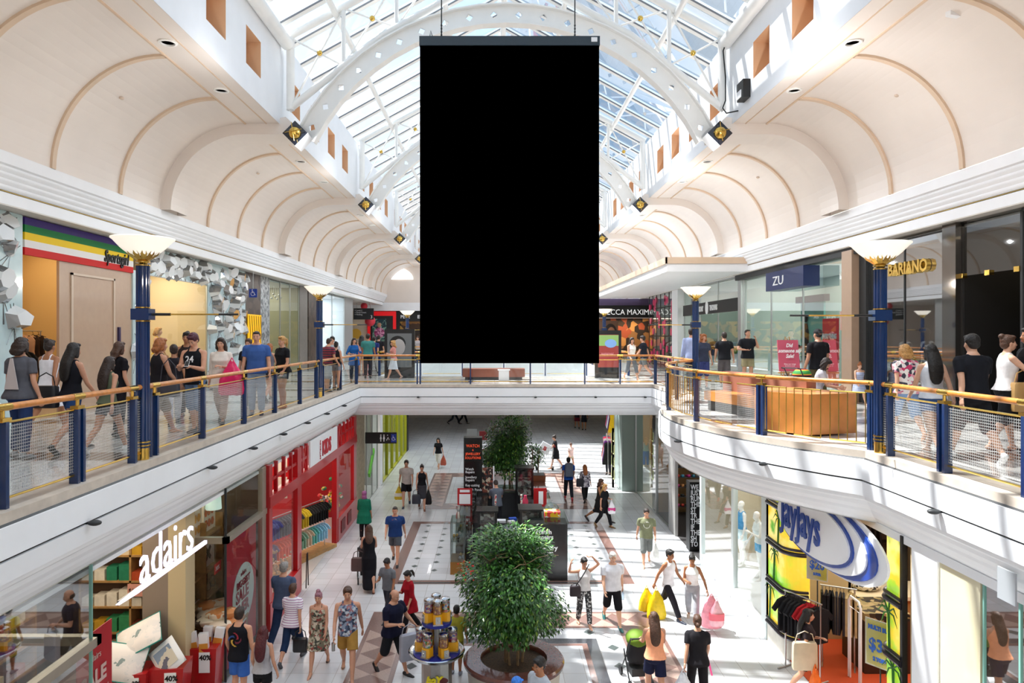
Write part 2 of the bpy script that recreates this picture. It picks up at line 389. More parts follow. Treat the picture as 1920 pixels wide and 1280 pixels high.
def persons_meshes(pose, fem, w, top, bottom, vox, grip):
    key = (pose, fem, w, top, bottom, vox, grip)
    if key in _PC: return _PC[key]
    J = skel(pose, fem, w, 0); prof = FEM if fem else MALE; lw = .5+.5*w; fm = .9 if fem else 1
    B = MB(); B.rings(torso_rings(J, prof, .845, 1.49, 0, w))
    capsule(B, J['up']((0, -.005, 1.44)), J['head']+J['hR']@Vector((0, -.005, -.03)), .060*fm, .054*fm)
    headshape(B, J, fem)
    LG = {}; AR = {}
    for k, s in (('L', -1), ('R', 1)):
        hip, kn, an = J['hip'+k], J['knee'+k], J['ank'+k]; d2 = J['sh'+k+'dir']
        bk = Vector((0, -.018, 0))
        LG[k] = [(hip, .084*lw), (lerp(hip, kn, .45), .082*lw), (kn, .056*lw), (lerp(kn, an, .32)+bk, .057*lw), (lerp(kn, an, .7)+bk*.3, .041), (an, .034)]
        limb(B, J, LG[k])
        fw = RX(rad(-8))@Vector((0, 1, 0)) if an.z+J['dz'] < .12 else RX(rad(-50))@Vector((0, 1, 0))
        toe = an+fw*.16+Vector((s*.015, 0, -.048)); heel = an-fw*.045+Vector((0, 0, -.045))
        J['toe'+k], J['heel'+k] = toe, heel
        capsule(B, heel, lerp(heel, toe, .6), .030, .036); capsule(B, lerp(heel, toe, .55), toe, .036, .024)
        capsule(B, an, lerp(heel, toe, .6), .032, .030)
        sh, el, wr = J['sho'+k], J['elb'+k], J['wri'+k]; a = 1.0*lw*fm
        AR[k] = [(sh+Vector((-s*.01, 0, .005)), .056*a), (lerp(sh, el, .45), .045*a), (el, .037*a), (lerp(el, wr, .3), .038*a), (wr, .025*fm)]
        limb(B, J, AR[k])
        capsule(B, J['up']((s*.035, -.012, 1.452)), sh+Vector((-s*.02, 0, .0)), .036*a, .052*a)
    body = evalmesh(B, vox, 3, 'body')
    H = MB(); hand(H, J, 'L', grip); hand(H, J, 'R', grip)
    bm = bmesh.new(); bm.from_mesh(body); hm = H.mesh('h', smooth='all'); bm.from_mesh(hm); bm.to_mesh(body); bm.free(); bpy.data.meshes.remove(hm)
    body.polygons.foreach_set('use_smooth', [True]*len(body.polygons))
    res = {'body': body}
    # ---- top
    if top:
        T = MB(); hem = {'tee': .86, 'tank': .92 if fem else .85, 'polo': .83, 'shirt': .84, 'long': .82, 'crop': 1.02, 'blouse': .74, 'dress': .55, 'sundress': .55, 'open': .66, 'tunic': .62, 'maxi': .15}[top]
        loose = {'tee': .020, 'tank': .016, 'polo': .022, 'shirt': .022, 'long': .024, 'crop': .010, 'blouse': .030, 'dress': .018, 'sundress': .016, 'open': .030, 'tunic': .04, 'maxi': .02}[top]
        ztop = {'tank': 1.43, 'crop': 1.43, 'sundress': 1.37}.get(top, 1.455)
        hp = (.176 if fem else .166)*w+loose; hd = .118*w+loose
        rs = torso_rings(J, prof, .97, ztop, loose, w); low = []
        if hem < 1.0:
            fl = .10 if top in ('dress', 'sundress', 'tunic', 'blouse', 'open') else 0
            for z in [z_ for z_ in (hem, .20, .40, .60, .72, .83, .90) if z_ >= hem]:
                y0, y1, x1 = legspan(J, z, lw); f2 = fl*max(0, .9-z)
                ww = max(hp+f2, x1+.012 if z < .80 else 0); y0 = min(y0-.012, -hd-(.034 if fem else .022)); y1 = max(y1+.012, hd-.01)
                if z < .5 and not fl: ww = max(ww-.02, x1+.012)
                low.append(sring((0, (y0+y1)/2, z), ww, (y1-y0)/2+f2*.6, 18, None, 3.6 if z < .8 else 2.6))
        rs = low+rs
        T.rings(rs)
        slv = {'tee': .62, 'polo': .66, 'shirt': .66, 'long': 2, 'blouse': 1.5, 'dress': .35, 'open': 1.2, 'tunic': 1.2}.get(top, 0)
        for k, s in (('L', -1), ('R', 1)):
            sh, el, wr = J['sho'+k], J['elb'+k], J['wri'+k]; a = lw*fm
            if slv:
                capsule(T, J['up']((s*.052, -.012, 1.436)), sh+Vector((-s*.02, 0, 0)), .036*a+.008, .052*a+.010)
                if slv <= 1: T.ell(sh, .062*a+.002, 12, 8); T.tube([sh, lerp(sh, el, slv)], [.062*a+.010, .052*a+.014], 12)
                else:
                    capsule(T, sh, el, .062*a+.008, .050*a+.006); T.tube([el, lerp(el, wr, min(.95, slv-1))], [.050*a+.006, .036*a+.008], 12)
            else:
                sw = .013 if top == 'sundress' else (.026 if fem else .034)
                T.ell(J['up']((s*.082*fm, -.010, 1.392)), (sw, .078, .090), 12, 10, R=J['R'])
        res['top'] = evalmesh(T, vox, 2, 'top')
    if bottom:
        Q = MB(); ln = {'shorts': .78, 'mini': .48, 'long': 1.93, 'capri': 1.45, 'knee': 1.08, 'skirt': 0}[bottom]; pr = .03 if bottom == 'knee' else (.014 if bottom in ('mini', 'capri') else .018)
        pz = torso_rings(J, prof, .82, 1.02, .010, w); Q.rings(pz); Q.ell((0, -.002, .86), (.10*w+pr*.5, .088*w+pr*.5, .075), 14, 8)
        if bottom == 'skirt':
            rs = []
            for z in (.48, .60, .72, .84, .95):
                y0, y1, x1 = legspan(J, z, lw); rs.append(sring((0, (y0+y1)/2, z), max(.178*w, x1+.015), max((y1-y0)/2+.018, .125*w), 18, None, 3.4))
            Q.rings(rs)
        else:
            for k, s in (('L', -1), ('R', 1)):
                hip, kn, an = J['hip'+k], J['knee'+k], J['ank'+k]
                Q.ell(hip, .078*lw+pr, 12, 8)
                if ln <= 1: Q.tube([hip, lerp(hip, kn, ln)], [.082*lw+pr, .074*lw+pr+.012], 14)
                else:
                    capsule(Q, hip, kn, .084*lw+pr*.6, .062*lw+pr)
                    Q.ell(kn, .062*lw+pr, 12, 8); Q.tube([kn, lerp(kn, an, ln-1)], [.062*lw+pr, (.050 if bottom == 'long' else .062)*lw+pr*.6], 14)
        res['bottom'] = evalmesh(Q, vox, 2, 'bottom')
    _PC[key] = (res, J); return _PC[key]
def hairmesh(J, kind, fem):
    h, R = J['head'], J['hR']; T = MB(); E = lambda c, r: T.ell(h+R@Vector(c), r, 14, 10, R=R); P = lambda *c: h+R@Vector(c)
    k = .95 if fem else 1
    if kind in ('short', 'buzz', 'thin'):
        g = {'short': .012, 'buzz': .004, 'thin': .003}[kind]
        E((0, -.026, .052), (.077*k+g, .092*k+g, .086+g)); E((0, -.05, .0), (.070*k+g, .055, .07))
        E((0, .034, .106), (.062*k+g*.5, .052+g*.3, .026+g*.5)) if kind != 'thin' else None
    elif kind == 'bald': E((0, -.040, -.005), (.083, .070, .058))
    elif kind in ('cap', 'capback'):
        E((0, -.012, .065), (.084, .102, .078)); s = 1 if kind == 'cap' else -1
        T.rings([[P(x, s*.07, .058+dz), P(x*1.05, s*.155, .045+dz)] for x, dz in ((-.06,0),(0,.006),(.06,0),(.06,-.01),(0,-.004),(-.06,-.01))], caps=False)
        E((0, s*.11, .052), (.062, .055, .008))
        E((0, -.045, .0), (.072, .052, .055))
    elif kind == 'scarf':
        E((0, -.022, .045), (.088, .108, .100)); E((0, -.03, -.06), (.088, .09, .08)); E((0, .0, -.12), (.10, .10, .05))
    else:
        E((0, -.024, .052), (.086*k, .100, .092)); E((0, .034, .106), (.066*k, .054, .032)); E((0, -.052, .0), (.080*k, .062, .08))
        if kind in ('long', 'vlong', 'bob', 'curly', 'mid'):
            L = {'long': .34, 'vlong': .47, 'bob': .13, 'curly': .19, 'mid': .22}[kind]
            b = J['head']+R@Vector((0, -.045, .06)); L += .06; dn = Vector((0, -.03, -1)); rs = []
            for t, a, c in ((0, .085, .055), (.25, .098, .066), (.45, .100, .060), (.65, .100, .050), (.85, .085, .042), (.95, .06, .034), (1, .03, .02)):
                q_ = L*t; yo = 0 if q_ < .12 else (-.035 if q_ < .20 else (-.075 if q_ < .30 else -.095)); rs.append(sring(b+dn*q_+Vector((0, yo-.02*min(1, t*3), 0)), a*(1.12 if kind in ('curly', 'bob') else 1.06), c*(1.15 if kind in ('curly', 'bob') else 1), 16))
            T.rings(rs)
            for s in (-1, 1): capsule(T, P(s*.074, .0, .05), P(s*.080, -.012, -.08 if kind != 'bob' else -.06), .026, .030)
            if kind == 'curly':
                rnd = random.Random(3)
                for i in range(26):
                    a = rnd.uniform(-2.6, 2.6); z = rnd.uniform(-.12, .12); T.ell(P(.085*math.sin(a), -.02-.085*math.cos(a), z), .034, 8, 6)
        if kind == 'pony': T.tube([P(0, -.12, .06), P(0, -.165, .03), P(0, -.165, -.06), P(0, -.14, -.17)], [.025, .034, .034, .008], 10); 
        if kind == 'bun': E((0, -.10, .11), (.045, .045, .042))
        if kind == 'topbun': E((0, -.01, .155), (.05, .05, .042))
        if kind == 'lowbun': E((0, -.125, -.03), (.04, .036, .045))
        if kind == 'braid':
            for i in range(9): T.ell(J['head']+Vector((0, -.11-.012*min(i, 3), .0-.045*i)), (.034-.002*i, .03, .032), 8, 6)
    out = evalmesh(T, .009, 2, 'hair'); return out
SKIN = {0: 'C99478', 1: 'A8714F', 2: 'D9A88C', 3: '7E5238', 4: 'F2F0EC', 5: '3A3230'}
def skinmat(i): return mat('skin_%d' % i, SKIN[i], .5, var=.04, scale=30)
def cloth(c):
    if isinstance(c, bpy.types.Material): return c
    return mat('cloth_'+c, c, .85, var=.10, scale=9, bump=.25, spec=.2)
HAIRC = {'black': '14100F', 'dark': '2A1C16', 'brown': '4A2F20', 'blonde': 'B98A4E', 'ginger': '9A5A2C', 'grey': '8E8A86', 'white': 'D8D4CE', 'maroon': '4A1018', 'pink': '9A6A78'}
PEOPLE = {}
def person(key, loc, face, pose, fem, top, bottom, hair, shoes, label, skin=0, h=1.72, w=1.0, seen=True, near=False, grip=False, tall=None, hc=None, belly=0, cat='person', vox=None, lift=0):
    """top=(kind,colour) bottom=(kind,colour) hair=(kind,colour); face: degrees, 0 towards the camera, 90 to the picture's right, 180 away"""
    vox = vox or (.0115 if near else .016)
    res, J = persons_meshes(pose, fem, w, top and top[0], bottom and bottom[0], vox, grip)
    sc = h/1.745
    o = thing('person' if cat == 'person' else 'mannequin', label, cat, loc, rad(face+180)); o.scale = (sc, sc, sc)
    dz = J['dz']+lift
    def pt(name, me, m, lab=None, shift=dz, par=None):
        q = me.copy(); q.materials.clear(); q.materials.append(m)
        ob = link(bpy.data.objects.new(name, q), par or o); ob.location.z = 0
        if shift: q.transform(Matrix.Translation((0, 0, shift)))
        return ob
    bo = pt('body', res['body'], skinmat(skin))
    if 'top' in res:
        nm = {'dress': 'dress', 'sundress': 'dress', 'maxi': 'dress', 'blouse': 'blouse', 'shirt': 'shirt', 'polo': 'polo_shirt', 'tee': 't_shirt', 'tank': 'tank_top', 'crop': 'crop_top', 'open': 'jacket', 'tunic': 'tunic', 'long': 'shirt'}[top[0]]
        pt(nm, res['top'], cloth(top[1]))
    if 'bottom' in res:
        nm = {'shorts': 'shorts', 'mini': 'shorts', 'knee': 'shorts', 'long': 'trousers', 'capri': 'trousers', 'skirt': 'skirt'}[bottom[0]]
        pt(nm, res['bottom'], cloth(bottom[1]))
    if hair:
        hk = ('hair', pose, fem, hair[0])
        if hk not in _PC: _PC[hk] = hairmesh(J, hair[0], fem)
        nm = {'cap': 'cap', 'capback': 'cap', 'scarf': 'headscarf'}.get(hair[0], 'hair')
        col = HAIRC.get(hair[1], hair[1])
        pt(nm, _PC[hk], mat('hair_'+str(col), col, .55, var=.35, scale=40, bump=.6) if isinstance(col, str) else col)
    if shoes:
        for k in 'LR':
            s = MB(); a, b = J['heel'+k], J['toe'+k]; sand = shoes[0] == '-'
            if sand:
                capsule(s, a+Vector((0, 0, -.028)), b+Vector((0, .015, -.022)), .014, .014); s.ell(lerp(a, b, .5)+Vector((0, 0, -.026)), (.042, .10, .011), 12, 6)
                s.tube([lerp(a, b, .6)+Vector((-.042, 0, -.02)), lerp(a, b, .72)+Vector((0, .0, .035)), lerp(a, b, .6)+Vector((.042, 0, -.02))], .006, 6)
            else:
                capsule(s, a+Vector((0, -.004, .0)), lerp(a, b, .6), .040, .044); capsule(s, lerp(a, b, .5), b+Vector((0, .01, -.004)), .044, .033)
                capsule(s, lerp(a, J['ank'+k], .2), lerp(J['ank'+k], a, .1), .038, .040)
            me = evalmesh(s, .010, 2, 'shoe'); pt('sandal' if sand else 'shoe', me, mat('shoe_'+shoes.strip('-'), shoes.strip('-'), .5, bump=.2, scale=50))
            bpy.data.meshes.remove(me)
    if seen and skin < 4:
        hh, R = J['head'], J['hR']; ff = .95 if fem else 1
        for s in (-1, 1):
            e = MB(); e.ell(hh+R@Vector((s*.030*ff, .079, .012)), (.0115, .008, .0055), 10, 6, R=R)
            eo = pt('eye', e.mesh('eye', smooth='all'), mat('eye_white', 'B8ACA4', .4))
            e = MB(); e.ell(hh+R@Vector((s*.030*ff, .0865, .012)), (.0058, .004, .0052), 8, 6, R=R)
            pt('iris', e.mesh('iris', smooth='all'), mat('iris_dark', '2A1A12', .2), par=eo)
            e = MB(); e.tube([hh+R@Vector((s*.012, .091, .031)), hh+R@Vector((s*.032, .088, .037)), hh+R@Vector((s*.048, .074, .030))], [.003, .004, .002], 6)
            pt('eyebrow', e.mesh('eyebrow', smooth='all'), mat('brow_dark', '33221A', .8))
        e = MB(); e.ell(hh+R@Vector((0, .098, -.049)), (.023, .006, .0055), 10, 6, R=R)
        pt('lips', e.mesh('lips', smooth='all'), mat('lips_red', 'A04A44' if fem else '96604E', .5))
    o['_s'] = 0; del o['_s']
    Mw = Matrix.Translation(loc)@Matrix.Rotation(rad(face+180), 4, 'Z')@Matrix.Scale(sc, 4)
    A = {k: Mw@(J['wri'+k]+J['hd'+k]*.085+Vector((0, 0, dz))) for k in 'LR'}
    A['sho'] = {k: Mw@(J['sho'+k]+Vector((0, 0, dz))) for k in 'LR'}; A['M'] = Mw; A['obj'] = o; A['J'] = J; A['dz'] = dz
    PEOPLE[key] = A
    return A
# ================================================================ architecture
Y0, Y1 = -6.0, 57.0
XL, XR = -5.1, 5.9                       # rail lines
white = mat('white_paint', 'F1F3F6', .45, var=.02, scale=2)
peach = mat('peach_plaster', 'E6DCD3', .42, var=.03, scale=.8, bump=.03)
peachd = mat('peach_trim', 'D9C0A6', .55, var=.04, scale=2)
stone = mat('beige_stone', 'CCC0B2', .35, var=.12, scale=5)
brass = mat('brass', 'D8B25A', .22, 1, var=.06, scale=14)
navy = mat('navy_enamel', '12305E', .25, var=.06, scale=9, coat=.6)
wood = mat('oiled_timber', 'CC8034', .35, var=.18, scale=14, coat=.4)
steel = mat('brushed_steel', 'B8B8B6', .3, 1, var=.05, scale=20)
dark = mat('dark_grey', '26282A', .5, var=.1); black = mat('black', '0A0A0B', .5); pane = glass('clear_glass')
panedark = glass('smoked_glass', (.45, .47, .46), .2)

# ---- path of the void edge: left side, far side, right side with its bulging balcony
CBx, CBy, CBr = 11.67, 15.9, 7.57
arc = []
a0 = math.atan2(20.8-CBy, XR-CBx) % (2*math.pi); a1 = math.atan2(11.0-CBy, XR-CBx) % (2*math.pi)
for i in range(19):
    a = a0+(a1-a0)*i/18; arc.append((CBx+CBr*math.cos(a), CBy+CBr*math.sin(a)))
EDGE = [(XL, Y0), (XL, 25.9), (XR, 25.9)]+arc+[(XR, Y0)]
fa = MB()
sweep(fa, EDGE, [(-.30, .0), (.14, .0, 1), (.14, -.11, 1), (.17, -.13, 2), (.19, -.13, 0), (.21, -.44, 0), (.185, -.445, 2), (.185, -.465, 2), (.21, -.47, 0), (.20, -.69, 0),
                 (.15, -.71, 0), (.145, -.76, 0), (.11, -.79, 0), (.09, -.85, 0), (.04, -.92, 0), (.02, -.97, 0), (-.03, -1.05, 0), (-.12, -1.15, 0)], 0)
struct('trim_1', fa, [white, stone, dark])

# ---- upper floor slab (top and underside)
def uppermat():
    m = mat('upper_tile', 'CFCAC4', .16, coat=.3); t, b = nodes(m); L = t.links.new
    tx = t.nodes.new('ShaderNodeTexCoord'); br = t.nodes.new('ShaderNodeTexBrick'); br.offset = 0
    br.inputs['Color1'].default_value = lin('DEDBD7'); br.inputs['Color2'].default_value = lin('D0CCC7'); br.inputs['Mortar'].default_value = lin('8D8880')
    br.inputs['Scale'].default_value = 1; br.inputs['Brick Width'].default_value = .6; br.inputs['Row Height'].default_value = .6; br.inputs['Mortar Size'].default_value = .006
    L(tx.outputs['Object'], br.inputs['Vector'])
    ck = t.nodes.new('ShaderNodeTexWave'); ck.bands_direction = 'Y'; ck.inputs['Scale'].default_value = .075; ck.inputs['Distortion'].default_value = 0; L(tx.outputs['Object'], ck.inputs['Vector'])
    r = t.nodes.new('ShaderNodeValToRGB'); r.color_ramp.interpolation = 'CONSTANT'; r.color_ramp.elements[0].color = (0, 0, 0, 1); r.color_ramp.elements[1].position = .93; L(ck.outputs['Fac'], r.inputs[0])
    mx = t.nodes.new('ShaderNodeMixRGB'); mx.inputs[2].default_value = lin('6B5A50'); L(r.outputs[0], mx.inputs[0]); L(br.outputs['Color'], mx.inputs[1]); L(mx.outputs[0], b.inputs['Base Color'])
    return m
UT = uppermat()
def slab(z, name, m, e=.1):
    mb = MB()
    mb.quad((-15, Y0, z), (XL+e, Y0, z), (XL+e, 25.9, z), (-15, 25.9, z))
    mb.quad((-15, 25.9-e, z), (15, 25.9-e, z), (15, 31, z), (-15, 31, z))
    mb.quad((-15, 31, z), (XL+e, 31, z), (XL+e, 45, z), (-15, 45, z)); mb.quad((XR-e, 31, z), (15, 31, z), (15, 45, z), (XR-e, 45, z))
    mb.quad((-15, 45, z), (15, 45, z), (15, Y1, z), (-15, Y1, z))
    mb.quad((XR-e, Y0, z), (15, Y0, z), (15, 11, z), (XR-e, 11, z)); mb.quad((XR-e, 20.8, z), (15, 20.8, z), (15, 25.9, z), (XR-e, 25.9, z))
    off = offset_path(arc, e)
    for p, q in zip(off, off[1:]): mb.quad((p.x, p.y, z), (q.x, q.y, z), (15, q.y, z), (15, p.y, z))
    return struct(name, mb, m)
slab(-.001, 'floor', UT)
slab(-1.15, 'ceiling_lower', mat('lower_ceiling', 'D8D4CC', .7), -.1)
fa = MB()          # second void further along, plain edges
for x0, x1, y0, y1 in ((XL-.05, XL+.15, 31, 45), (XR-.15, XR+.05, 31, 45), (XL, XR, 30.85, 31.05), (XL, XR, 44.95, 45.15)): fa.box(x0, x1, y0, y1, -1.15, .0)
struct('trim_2', fa, white)
# ---- lower floor
def lowmat():
    m = mat('lower_tile', 'E4E3E0', .22, coat=.2); t, b = nodes(m); L = t.links.new
    tx = t.nodes.new('ShaderNodeTexCoord'); br = t.nodes.new('ShaderNodeTexBrick'); br.offset = 0
    br.inputs['Color1'].default_value = lin('CFD0D2'); br.inputs['Color2'].default_value = lin('C3C4C6'); br.inputs['Mortar'].default_value = lin('A9A49E')
    br.inputs['Scale'].default_value = 1; br.inputs['Brick Width'].default_value = .45; br.inputs['Row Height'].default_value = .45; br.inputs['Mortar Size'].default_value = .006
    L(tx.outputs['Object'], br.inputs['Vector']); L(br.outputs['Color'], b.inputs['Base Color']); return m
LT = lowmat(); brn = mat('brown_granite', '7A5E56', .25, var=.15, scale=30, coat=.2); brn2 = mat('pale_brown_granite', 'A68C80', .25, var=.12, scale=30, coat=.2)
blk = mat('black_granite', '3A3B3F', .22, var=.2, scale=30, coat=.2); grn = mat('grey_granite', '4E5654', .3, var=.2, scale=30)
FC = .42
fl = MB(); z = LOW; fl.quad((-15, Y0, z), (15, Y0, z), (15, Y1, z), (-15, Y1, z), 0)
def rect(x0, x1, y0, y1, m, dz=.002): fl.quad((x0, y0, z+dz), (x1, y0, z+dz), (x1, y1, z+dz), (x0, y1, z+dz), m)
def frame(hx, y0, y1, w, m, wy=None, dz=.002):
    wy = wy or w
    rect(FC-hx, FC-hx+w, y0, y1, m, dz); rect(FC+hx-w, FC+hx, y0, y1, m, dz)
    rect(FC-hx+w, FC+hx-w, y1-wy, y1, m, dz); rect(FC-hx+w, FC+hx-w, y0, y0+wy, m, dz)
def tri(x0, y0, x1, y1, alongy, m=2):
    """row of opposed pale triangles inside a band"""
    L_ = (y1-y0) if alongy else (x1-x0); w_ = (x1-x0) if alongy else (y1-y0); n = max(1, round(L_/(w_*.8))); st = L_/n
    for i in range(n):
        a = i*st; b = a+st; c = (a+b)/2
        pts = [[(0, a), (w_/2, c), (0, b)], [(w_, a), (w_, b), (w_/2, c)]]
        for tr in pts:
            P_ = [(x0+u, y0+v, z+.004) if alongy else (x0+v, y0+u, z+.004) for u, v in tr]; fl.poly(P_, m)
def dia(x, y, s=.13, m=3): fl.poly([(x-s, y, z+.003), (x, y-s*1.15, z+.003), (x+s, y, z+.003), (x, y+s*1.15, z+.003)], m)
frame(3.35, 27.1, 34.2, .95, 1); tri(FC-3.27, 27.5, FC-2.48, 33.9, True); tri(FC+2.48, 27.5, FC+3.27, 33.9, True); tri(FC-2.3, 27.15, FC+2.3, 27.95, False); tri(FC-2.3, 33.3, FC+2.3, 34.1, False)
for sx in (-1, 1):
    for k in range(8): dia(FC+sx*1.85, 28.5+.65*k, .10)
frame(3.35, 18.95, 25.3, .30, 1)
for sx in (-1, 1):
    for k in range(8):
        for j, xx in enumerate((2.75, 2.15)): dia(FC+sx*xx, 19.7+.72*k+(.36 if j else 0), .10)
rect(FC-3.05, FC+3.05, 19.0, 19.09, 4, .005)
frame(3.35, 4, 17.05, .95, 1); tri(FC-3.26, 4, FC-2.5, 16.0, True); tri(FC+2.5, 4, FC+3.26, 16.0, True); tri(FC-3.0, 16.2, FC+3.0, 16.95, False)
frame(1.82, 4, 15.55, .24, 4); frame(1.58, 4, 15.3, .12, 1)
for sx in (-1, 1):
    for k in range(10): dia(FC+sx*2.12, 15.1-.85*k, .13)
for k in range(-2, 3): dia(FC+k*.85, 15.88, .13)
struct('floor_lower', fl, [LT, brn, brn2, grn, blk], fix=False)

# ---- balustrades
BG = glass('balustrade_glass', (.93, .96, .95), .12, grid=.035)
railm = [wood, brass]
def balustrade(label, pts, plain=(), bars=(), inset=0):
    """pts: list of (x,y,kind) posts; parts: handrail, posts, glass panels, brass rails"""
    p0 = pts[0]; T = thing('balustrade', label, 'railing', (p0[0], p0[1], 0))
    Lc = lambda x, y, z: Vector((x-p0[0], y-p0[1], z))
    path = [Lc(x, y, 1.05) for x, y, k in pts]
    dense = []
    hr = MB(); hr.tube(path, .038, 10); part('handrail', hr, wood, T, True)
    for i, (x, y, k) in enumerate(pts):
        if not k: continue
        d = (path[min(i+1, len(path)-1)]-path[max(i-1, 0)]).normalized(); n = Vector((-d.y, d.x, 0))
        P_ = MB(); c = Lc(x, y, 0)
        for s in ((-1, 1) if k == 2 else (0,)):
            q = c+d*(.055*s)
            P_.rings([[q+d*(.026*u)+n*(.055*v)+Vector((0, 0, zz)) for u, v in ((-1,-1),(1,-1),(1,1),(-1,1))] for zz in (0, .90)], 0)
        P_.rings([[c+d*(.07*u)+n*(.05*v)+Vector((0, 0, zz)) for u, v in ((-1,-1),(1,-1),(1,1),(-1,1))] for zz in (.90, .94)], 1)
        sl = MB(); sl.tube([path[i]-d*.11, path[i]+d*.11], .042, 10); part('brass_sleeve', sl, brass, T, True)
        P_.tube([c+Vector((0, 0, .94)), c+Vector((0, 0, 1.02))], .022, 8, 1)
        part('post', P_, [navy, brass], T)
    for i in range(len(pts)-1):
        a, b = Lc(*pts[i][:2], 0), Lc(*pts[i+1][:2], 0); d = (b-a)
        if d.length < .35: continue
        d.normalize(); a2 = a+d*.08; b2 = b-d*.08
        for zz in (.89, .10): r = MB(); r.tube([a2+Vector((0, 0, zz)), b2+Vector((0, 0, zz))], .014, 6); part('brass_rail', r, brass, T, True)
        if i in bars:
            n = max(3, int((b2-a2).length/.13))
            for k in range(n+1): c = lerp(a2, b2, k/n); r = MB(); r.tube([c+Vector((0, 0, .10)), c+Vector((0, 0, .89))], .009, 6); part('baluster', r, brass, T, True)
        else:
            me = bpy.data.meshes.new('glass_panel'); q = [a2+Vector((0, 0, .14)), b2+Vector((0, 0, .14)), b2+Vector((0, 0, .86)), a2+Vector((0, 0, .86))]
            me.from_pydata(q, [], [(0, 1, 2, 3)]); uv = me.uv_layers.new(name='UVMap'); Lx = (b2-a2).length
            for li, c in enumerate(((0, 0), (Lx, 0), (Lx, .72), (0, .72))): uv.data[li].uv = c
            me.materials.append(pane if i in plain else BG); part('glass_panel', me, None, T)
    return T
Lp = [4.6, 5.9, 7.29, 8.6, 9.9, 10.55, 12.26, 14.3, 16.3, 18.4, 20.1, 20.8, 23.2, 25.9]
balustrade('brass and navy railing with timber handrail along the left upper walkway', [(XL, y, 2 if y in (8.6,) else 1) for y in Lp], plain=(8, 9, 11, 12))
balustrade('far railing with timber handrail crossing the void behind the big screen', [(XL, 25.9, 0)]+[(x, 25.9, 2 if abs(x+2.8) < .1 else 1) for x in (-2.8, -.9, 1.3, 3.3, 4.6)]+[(XR, 25.9, 0)], plain=range(9))
an = lambda y: CBx-math.sqrt(CBr**2-(y-CBy)**2)
bp = [(XR, 25.9, 1), (XR, 23.3, 1), (XR, 20.8, 1)]; st = [19.6, 18.3, 16.85, 14.67, 12.7]
dens = []
prev = 20.8
for y in st+[11.05]:
    n = 3
    for k in range(1, n): yy = prev+(y-prev)*k/n; dens.append((an(yy), yy, 0))
    dens.append((an(y) if y > 11.06 else XR, y, 2 if y == 12.7 else 1)); prev = y
allp = bp+dens+[(XR, 10.5, 1), (XR, 9.24, 2), (XR, 7.8, 1), (XR, 6.3, 1), (XR, 4.8, 1)]
bars = [i for i in range(len(allp)-1) if (11.0 <= allp[i+1][1] and allp[i][1] <= 12.71) or (14.6 < allp[i+1][1] and allp[i][1] < 18.4)]
balustrade('curving railing with brass balusters around the bulging right balcony', allp, bars=bars, plain=(0, 1))
for lab, y in (('short railing across the far side of the bridge, over the second void', 31.1), ('distant railing closing the far end of the second void', 44.9)):
    balustrade(lab, [(XL+i*1.83, y, 1) for i in range(7)], plain=range(9))
for lab, x in (('distant railing on the left of the second void', XL), ('distant railing on the right of the second void', XR)):
    balustrade(lab, [(x, 31.1+i*2.3, 1) for i in range(7)], plain=range(9))

# ---- lamp posts
bowl = mat('lamp_bowl', 'FFF8EA', .3, emit=.5, ec='FFF6E6')
def lamp_post(label, x, y, side):
    T = thing('lamp_post', label, 'lamp', (x, y, 0), 0, 'bowl lamps standing in the balustrades')
    b = MB(); b.lathe([(.085, 0), (.085, .17)], n=18); part('base', b, brass, T, True)
    c = MB(); c.tube([(0, 0, .17), (0, 0, 2.82)], .082, 18)
    for k in range(10): a = k*math.pi/5; c.tube([(.078*math.cos(a), .078*math.sin(a), .28), (.078*math.cos(a), .078*math.sin(a), 2.82)], .018, 6)
    part('column', c, navy, T, True)
    for dx, dy in ((0, .22), (0, -.22), (.10, .20), (.10, -.20)):
        q = MB(); q.tube([(dx*side*-.3, dy, 0), (dx*side*-.3, dy, 1.0)], .030, 10); part('side_post', q, navy, T, True)
    k = MB(); k.box(-.13, .13, -.10, .10, 2.02, 2.18); part('bracket', k, navy, T)
    for zz in (2.19, 1.995, 2.80, 2.85, .20, .25): r = MB(); r.lathe([(.10, zz), (.10, zz+.016)], n=18); part('brass_ring', r, brass, T, True)
    g = MB(); g.tube([(side*.1, 0, 2.10), (side*.40, 0, 2.10)], .02, 8, 1); g.tube([(side*.38, 0, 2.10), (side*1.12, 0, 2.10)], .012, 8, 0); g.tube([(side*1.1, 0, 2.10), (side*1.38, 0, 2.10)], .015, 8, 1); part('banner_arm', g, [brass, black], T, True)
    p = MB(); p.lathe([(.05, 2.80), (.075, 2.88), (.15, 2.95), (.20, 2.98), (.18, 2.99), (.05, 2.9)], n=20)
    for i in range(12):
        a = i*math.pi/6; ca, sa = math.cos(a), math.sin(a); w_ = .045
        f = lambda r_, z_, o_: (r_*ca-o_*sa, r_*sa+o_*ca, z_)
        p.add([f(.09, 2.88, -w_*.6), f(.09, 2.88, w_*.6), f(.20, 2.96, w_), f(.27, 3.05, 0), f(.20, 2.96, -w_)], [(0, 1, 2, 3, 4)])
    part('petals', p, brass, T, True)
    o = MB(); o.lathe([(.06, 2.90), (.19, 2.965), (.30, 3.06), (.40, 3.17), (.43, 3.19), (.43, 3.205), (.39, 3.185), (.28, 3.08), (.05, 2.95)], n=32); part('lamp_shade', o, bowl, T, True)
lamp_post('nearest bowl lamp on a navy column, left railing by the striped shop sign', XL, 10.2, 1)
lamp_post('nearest bowl lamp on a navy column, right railing beside the curved balcony', XR, 10.78, -1)
lamp_post('second bowl lamp on the left railing, by the glazed shopfronts', XL, 20.45, 1)
